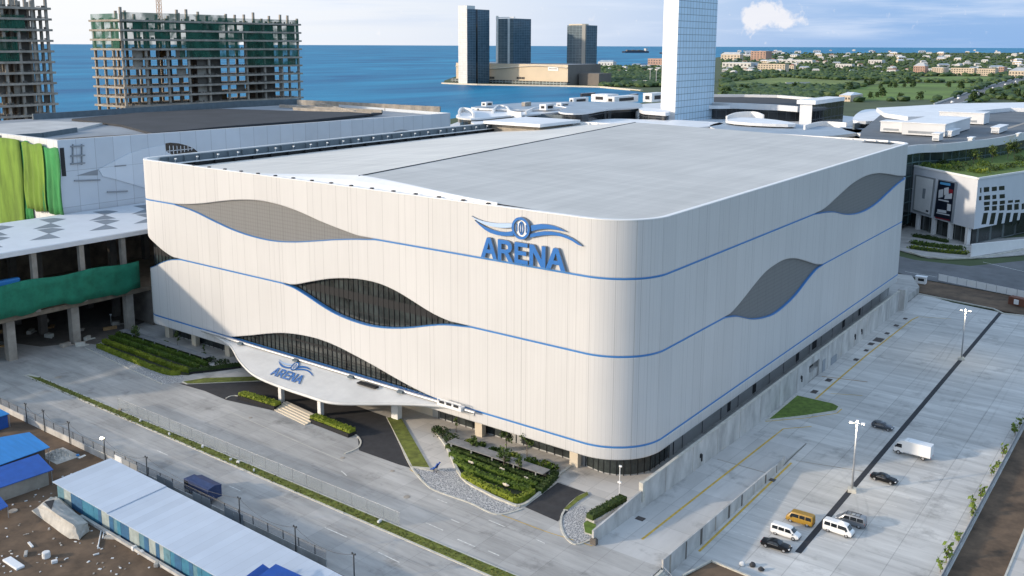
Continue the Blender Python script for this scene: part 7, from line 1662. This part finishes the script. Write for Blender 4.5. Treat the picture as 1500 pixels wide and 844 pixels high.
for k, (px, py, h, cr_, lb) in enumerate(((1426, 239, 5.5, 3.2, 'broad topped tree in the roof garden left of its two neighbours'), (1453, 238, 7.5, 2.2, 'slim pale green tree in the middle of the roof garden'), (1476, 234, 8, 2.4, 'dark tree in the roof garden left of the last pair'), (1485, 234, 8.5, 2.6, 'tallest dark tree at the right of the roof garden'), (1370, 238, 4.0, 2.0, 'small palm like tree before the round mall glazing'))):
    p = G(px, py, 26.75); tree('garden_tree', lb, tuple(p), h, cr_, .45, 260, m_leaf if k != 3 else m_hedged, .8, .14, clumps=7, seed=40+k)
# terrace hedges and white ramp wall at the corner of the far road
sheet('far_pavement', G2([(1300, 330), (1335, 326), (1430, 352), (1520, 346), (1520, 372), (1440, 378), (1360, 378), (1300, 362)], ZL), ZL+.10, m_road, depth=.3)
for k, (pts, w, h, m, lb) in enumerate((([(1338, 347), (1362, 351), (1388, 356)], 2.2, 1.6, m_hedged, 'uppermost dark hedge on the terrace before the corner mall'), ([(1336, 357), (1360, 361), (1385, 364), (1410, 366)], 3.2, 1.5, m_hedge, 'middle hedge on the terrace before the corner mall'), ([(1334, 364), (1360, 368), (1390, 371), (1416, 373)], 3.2, 1.4, m_hedgey, 'lowest yellowish hedge on the terrace along the far road'))):
    P = [G(x, y, ZL) for x, y in pts]; t = thing('terrace_hedge', lb, 'hedge', tuple(P[1]), 0, 'terrace hedges by the far road'); mb = MB(); cs = []
    for i in range(len(P)-1):
        for _ in range(170):
            q = P[i].lerp(P[i+1], random.random()); cs.append((q.x+random.uniform(-w/2, w/2), q.y+random.uniform(-w/2, w/2), ZL+h*random.uniform(.2, 1.05)))
    mb.leaves(cs, .8); mb.build('foliage', m, t)
    mb = MB(); ribbon_mb(mb, [(q.x, q.y) for q in P], w*.8, ZL, ZL+h*.75); mb.build('inner_mass', m_hedged, t)
kerbq = MB(); ribbon_mb(kerbq, [(p.x, p.y) for p in (G(x, y, ZL) for x, y in ((1332, 370), (1350, 376), (1385, 380), (1425, 379), (1460, 374), (1500, 366)))], .5, ZL, ZL+.5); struct('kerb', kerbq, m_kerb)
A, B = G(1422, 377, ZL), G(1510, 362, ZL); rw = thing('ramp_side_wall', 'smooth white ramp wall beside the terrace hedges at the right', 'wall', tuple(A)); mb = MB(); mb.prism([(A.x, A.y), (B.x, B.y), (B.x-.5, B.y+.8), (A.x-.5, A.y+.8)], ZL, [ZL+5.2, ZL+3.6, ZL+3.6, ZL+5.2]); mb.build('wall_face', m_white, rw)

# ================================================================ FAR LAND
FLD = [f1, f2, f3, hwl+hwr]
def inside(x, y, poly):
    c = False; n = len(poly)
    for i in range(n):
        x1, y1 = poly[i]; x2, y2 = poly[(i+1) % n]
        if (y1 > y) != (y2 > y) and x < (x2-x1)*(y-y1)/(y2-y1)+x1: c = not c
    return c
ico = bmesh.new(); bmesh.ops.create_icosphere(ico, subdivisions=1, radius=1); IV = [v.co.copy() for v in ico.verts]; IFa = [tuple(v.index for v in f.verts) for f in ico.faces]; ico.free()
wood = MB(); rw_ = random.Random(12); cnt = 0
bv, bf = [], []
while cnt < 5200:
    px = rw_.uniform(880, 1560) if rw_.random() < .9 else rw_.uniform(880, 980); py = 78+(150-78)*rw_.random()**1.25
    if px < 985 and (py < 98 or py > 128): continue
    if px > 985 and px < 1058: continue
    g_ = G(px, py, ZB)
    if any(inside(g_.x, g_.y, f) for f in FLD): continue
    if py < 108 and rw_.random() < .35: continue
    if 118 < py < 127 and rw_.random() < .3: continue
    if py > 140 and px > 1200 and rw_.random() < .85: continue
    r = rw_.uniform(4, 9)*(1.5 if py < 90 else 1.0); i0 = len(bv)
    for v in IV: s = rw_.uniform(.75, 1.2); bv.append((g_.x+v.x*r*s*1.3, g_.y+v.y*r*s*1.3, ZB+r*.55+v.z*r*.75*s))
    bf += [tuple(i0+q for q in f) for f in IFa]; cnt += 1
wood.v = bv; wood.f = bf; wood.m = [0]*len(bf); o = wood.build('woodland', m_far); tag(o, 'dense band of dark green trees covering the far land on the right', 'woodland', kind='stuff')
# trees one can tell apart at the near edge of the far land
tp_list = [(1066, 139), (1074, 136), (1085, 133), (1094, 135), (1108, 133), (1122, 136), (1135, 132), (1150, 134), (1163, 131), (1178, 133), (1196, 127), (1206, 128), (1268, 124), (1278, 124), (1290, 128), (1304, 127), (1312, 128), (1325, 127), (1338, 127), (1348, 145), (1318, 146), (1285, 142), (1293, 141), (1274, 143), (1389, 127), (1408, 130), (1438, 147), (1446, 145), (1453, 142), (1462, 140), (1476, 136), (1488, 133), (1497, 130), (1425, 147), (1470, 145), (1490, 142), (1500, 146), (1060, 145), (1330, 122), (1245, 130)]
ft = tree('far_tree', '', (0, 0, 0), 13, 6.5, .25, 420, m_far, 2.6, .5, clumps=9, seed=77)
for k, (px, py) in enumerate(tp_list):
    g_ = G(px, py+1, ZB); place(ft, k > 0, (g_.x, g_.y, ZB), rw_.uniform(0, 6), 'dark round tree at the near edge of the far fields', rw_.uniform(.55, 1.15), 'far trees beyond the mall')
# city buildings
m_cA = mat('city_cream', (0.55, 0.46, 0.35), .8, var=.12, vscale=.03); m_cB = mat('city_salmon', (0.42, 0.27, 0.21), .8, var=.12, vscale=.03); m_cW = mat('city_white', (0.52, 0.51, 0.49), .7, var=.1, vscale=.03); m_cR = mat('city_tile', (0.27, 0.15, 0.11), .8, var=.15, vscale=.05); m_cWin = mat('city_window', (.05, .055, .06), .3)
def city(label, pl, pc, pr, yt, yb, mw, mr, cat='building', pitched=False, cols=0, rows_=0, name='apartment_block'):
    dep = 1374*(80-ZB)/max(3, (yb-66.5-(pc-750)*.004+.0)); 
    t, e = far_box(name, label, cat, pl, pc, pr, yt, yb, dep, mw, mw, mr, ZB); Xl, Xc, Yc, Yr, z0, z1 = e
    if pitched:
        mb = MB(); ym = (Yc+Yr)/2; h = min((Yr-Yc)*.3, (z1-z0)*.4); mb.raw([(Xl, Yc, z1), (Xc, Yc, z1), (Xc, Yr, z1), (Xl, Yr, z1), (Xl+h, ym, z1+h), (Xc-h, ym, z1+h)], [(0, 1, 5, 4), (1, 2, 5), (2, 3, 4, 5), (3, 0, 4)]); mb.build('hip_roof', mr, t)
    for i in range(cols):
        for j in range(rows_):
            w = (Xc-Xl)/cols; h = (z1-z0)/(rows_+.6); mb = MB(); mb.box((Xl+w*(i+.5), Yc-.2, z0+h*(j+.8)), (w*.45, .5, h*.5)); mb.build('window', m_cWin, t)
    return t
city('cream hipped roof building near the left end of the far city', 1056, 1084, 1089, 80, 88, m_cA, m_cW, pitched=True, cols=6, rows_=2)
city('salmon block rising above the far city skyline', 1100, 1122, 1131, 75, 89, m_cB, m_cR, cols=5, rows_=4)
city('long cream apartment block with many windows before the dark tree band', 1110, 1150, 1156, 94, 105, m_cA, m_cR, cols=10, rows_=3)
city('small cream house right of the long cream apartment block', 1156, 1163, 1166, 96, 103, m_cA, m_cR, pitched=True, cols=2, rows_=2)
city('long low white hall in the far city', 1140, 1190, 1195, 88, 93, m_cW, m_white2, cols=8, rows_=1, name='hall')
city('salmon and cream block with a little tower at the centre of the far city', 1338, 1355, 1360, 97, 108, m_cB, m_cW, cols=5, rows_=3, pitched=True)
city('cream block between the salmon tower block and the long one', 1365, 1382, 1390, 99, 109, m_cA, m_cW, cols=5, rows_=3)
city('long cream apartment block left of its near twin', 1393, 1427, 1430, 100, 110, m_cA, m_cB, cols=9, rows_=3)
city('long cream apartment block right of its near twin', 1431, 1458, 1463, 101, 111, m_cA, m_cB, cols=8, rows_=3)
city('taller salmon end block after the two long cream ones', 1463, 1471, 1476, 98, 108, m_cB, m_cW, cols=3, rows_=3)
city('cream hall with a rounded roof at the right edge of the far city', 1478, 1500, 1512, 104, 114, m_cA, m_cW, pitched=True, cols=5, rows_=2)
city('white building group left of centre in the far city', 1224, 1248, 1252, 94, 100, m_cW, m_cW, cols=6, rows_=1)
city('white block far behind near the sea horizon', 1272, 1292, 1297, 88, 94, m_cW, m_cW, cols=5, rows_=1)
city('white low sheds beside the white glass tower', 1058, 1100, 1112, 92, 99, m_cW, m_white2, cols=8, rows_=1)
city('white house with dark roof among the trees at the centre', 1299, 1312, 1317, 102.5, 107, m_cW, m_cR, pitched=True, cols=3, rows_=1, name='house')
city('small cream pavilion with a curved roof beyond the round mall', 1229, 1246, 1264, 140, 148, m_cA, m_white2, pitched=True, cols=4, rows_=1, name='pavilion')
city('salmon block left of the white glass tower', 949, 972, 985, 86, 95, m_cB, m_cR, cols=6, rows_=2)
city('white houses on the shore left of the salmon block', 876, 898, 903, 91, 97, m_cW, m_bluegrey, cols=5, rows_=1, pitched=True)
city('low white pavilion in the trees near the inlet', 926, 948, 951, 118, 123, m_cW, m_cW, cols=6, rows_=1, name='pavilion')
city('white hut in the green field', 1217, 1226, 1231, 125, 129, m_cW, m_cW, cols=2, rows_=1, name='hut')
for (a, b, lb) in (((1151, 124), (1186, 123.5), 'white garden wall crossing the far green field'), ((1122, 139.5), (1179, 140), 'long white wall between the far trees and the curved mall wing'), ((1064, 138), (1088, 138), 'short white wall left of the long far white wall')):
    A, B = G(*a, ZB), G(*b, ZB); mb = MB(); ribbon_mb(mb, [(A.x, A.y), (B.x, B.y)], 2, ZB, ZB+5); tag(mb.build('far_wall', m_cW), lb, 'wall')
# small houses
random.seed(31)
def small_house(m, rm, L_, W_, H_):
    mb = MB(); mb.box((0, 0, H_/2), (L_, W_, H_), 0, 0); h = W_*.28; mb.raw([(-L_/2-.6, -W_/2-.6, H_), (L_/2+.6, -W_/2-.6, H_), (L_/2+.6, W_/2+.6, H_), (-L_/2-.6, W_/2+.6, H_), (-L_/2+W_*.3, 0, H_+h), (L_/2-W_*.3, 0, H_+h)], [(0, 1, 5, 4), (1, 2, 5), (2, 3, 4, 5), (3, 0, 4)], 1)
    for k in range(3): mb.box((-L_*.3+k*L_*.3, -W_/2-.05, H_*.55), (L_*.14, .2, H_*.35), 0, 2)
    return mb.build('house', (m, rm, m_cWin))
kinds = [(small_house(m_cW, m_cW, 26, 14, 9), 'white far house among the trees'), (small_house(m_cW, m_cR, 20, 13, 8), 'white far house with a red brown roof'), (small_house(m_cA, m_white2, 34, 15, 11), 'cream far building with a white roof'), (small_house(m_cW, m_bluegrey, 44, 18, 10), 'long white far building with a blue grey roof')]
used = [0]*4; nh = 0
while nh < 165:
    px = rw_.uniform(1060, 1500); py = 74.5+rw_.random()**1.1*34
    if rw_.random() < .06: px = rw_.uniform(880, 972); py = rw_.uniform(96, 108)
    g_ = G(px, py, ZB)
    if any(inside(g_.x, g_.y, f) for f in FLD): continue
    k = rw_.choice((0, 0, 1, 2, 3, 0)); s = min(2.2, max(.55, (g_.length/4200)**.8))*rw_.uniform(.6, 1.15)
    o = kinds[k][0] if not used[k] else kinds[k][0].copy()
    if used[k]: COL.objects.link(o)
    used[k] = 1; o.location = (g_.x, g_.y, ZB); o.rotation_euler = (0, 0, rw_.uniform(-.5, 1.0)); o.scale = (s, s, s); tag(o, kinds[k][1], 'house', ['white far houses', 'red roofed far houses', 'cream far buildings', 'long white far buildings'][k]); nh += 1
# highway details: parapets and cars
for side in (hwl, hwr):
    mb = MB(); ribbon_mb(mb, [tuple(p) for p in side], 1.2, ZB, ZB+2.4); tag(mb.build('road_barrier', m_cW), 'white barrier along the %s side of the far highway' % ('left' if side is hwl else 'right'), 'barrier')
fc = MB(); fc.box((0, 0, .9), (4.4, 1.8, 1.0)); fc.box((-.2, 0, 1.6), (2.4, 1.6, .7)); fcar = fc.build('far_car', m_wcar, bevel=.1); nn = 0
for f in np.linspace(.06, .9, 11):
    a = Vector(hwl[0]).lerp(Vector(hwl[4]), f*.98); b = Vector(hwr[4]).lerp(Vector(hwr[0]), f); q = a.lerp(b, .3 if nn % 2 else .65); o = fcar if nn == 0 else fcar.copy()
    if nn: COL.objects.link(o)
    o.location = (q.x, q.y, -2.1); o.rotation_euler = (0, 0, R(80)); o.scale = (1.6, 1.6, 1.6); tag(o, 'tiny pale car driving on the far highway', 'car', 'cars on the far highway'); nn += 1
# light masts by the inlet
lm_ = thing('light_mast', '', 'light mast', (0, 0, 0), 0, 'light masts by the inlet'); mb = MB(); mb.tube([(0, 0, 0), (0, 0, 33)], .7, 6); mb.build('pole', m_cW, lm_, local=True); mb = MB(); mb.box((0, 0, 33), (13, 2, 2.4)); mb.build('lamp_bar', m_cW, lm_, local=True)
for k, (px, py, lb) in enumerate(((952, 124, 'white light mast by the inlet left of its twin'), (961, 125, 'white light mast nearest the white glass tower'))):
    g_ = G(px, py, ZB); place(lm_, k > 0, (g_.x, g_.y, ZB), R(-36), lb)
# ships on the horizon
def ship(label, px0, px1, py, far):
    A, B = G(px0, py, ZSEA), G(px1, py, ZSEA); c = (A+B)/2; L_ = (B-A).length; t = thing('cargo_ship', label, 'ship', (c.x, c.y, ZSEA), math.atan2(B.y-A.y, B.x-A.x)); H_ = L_*.055
    mb = MB(); mb.prism([(-L_/2, -L_*.06), (L_*.42, -L_*.06), (L_/2, 0), (L_*.42, L_*.06), (-L_/2, L_*.06)], 0, H_); mb.build('hull', mat('ship_hull', (.05, .06, .09), .7), t, local=True)
    mb = MB()
    for k in range(9): mb.box((-L_*.30+k*L_*.075, 0, H_+L_*.012), (L_*.06, L_*.09, L_*.03*(1+.4*(k % 3))))
    mb.build('cargo', m_cas2, t, local=True); mb = MB(); mb.box((-L_*.42, 0, H_+L_*.04), (L_*.07, L_*.1, L_*.09)); mb.build('bridge', m_cW, t, local=True); return t
ship('long dark cargo ship on the sea horizon left of the white tower', 949, 911, 77.5, 0); ship('smaller ship half hidden behind the white tower on the horizon', 1000, 966, 79, 0)
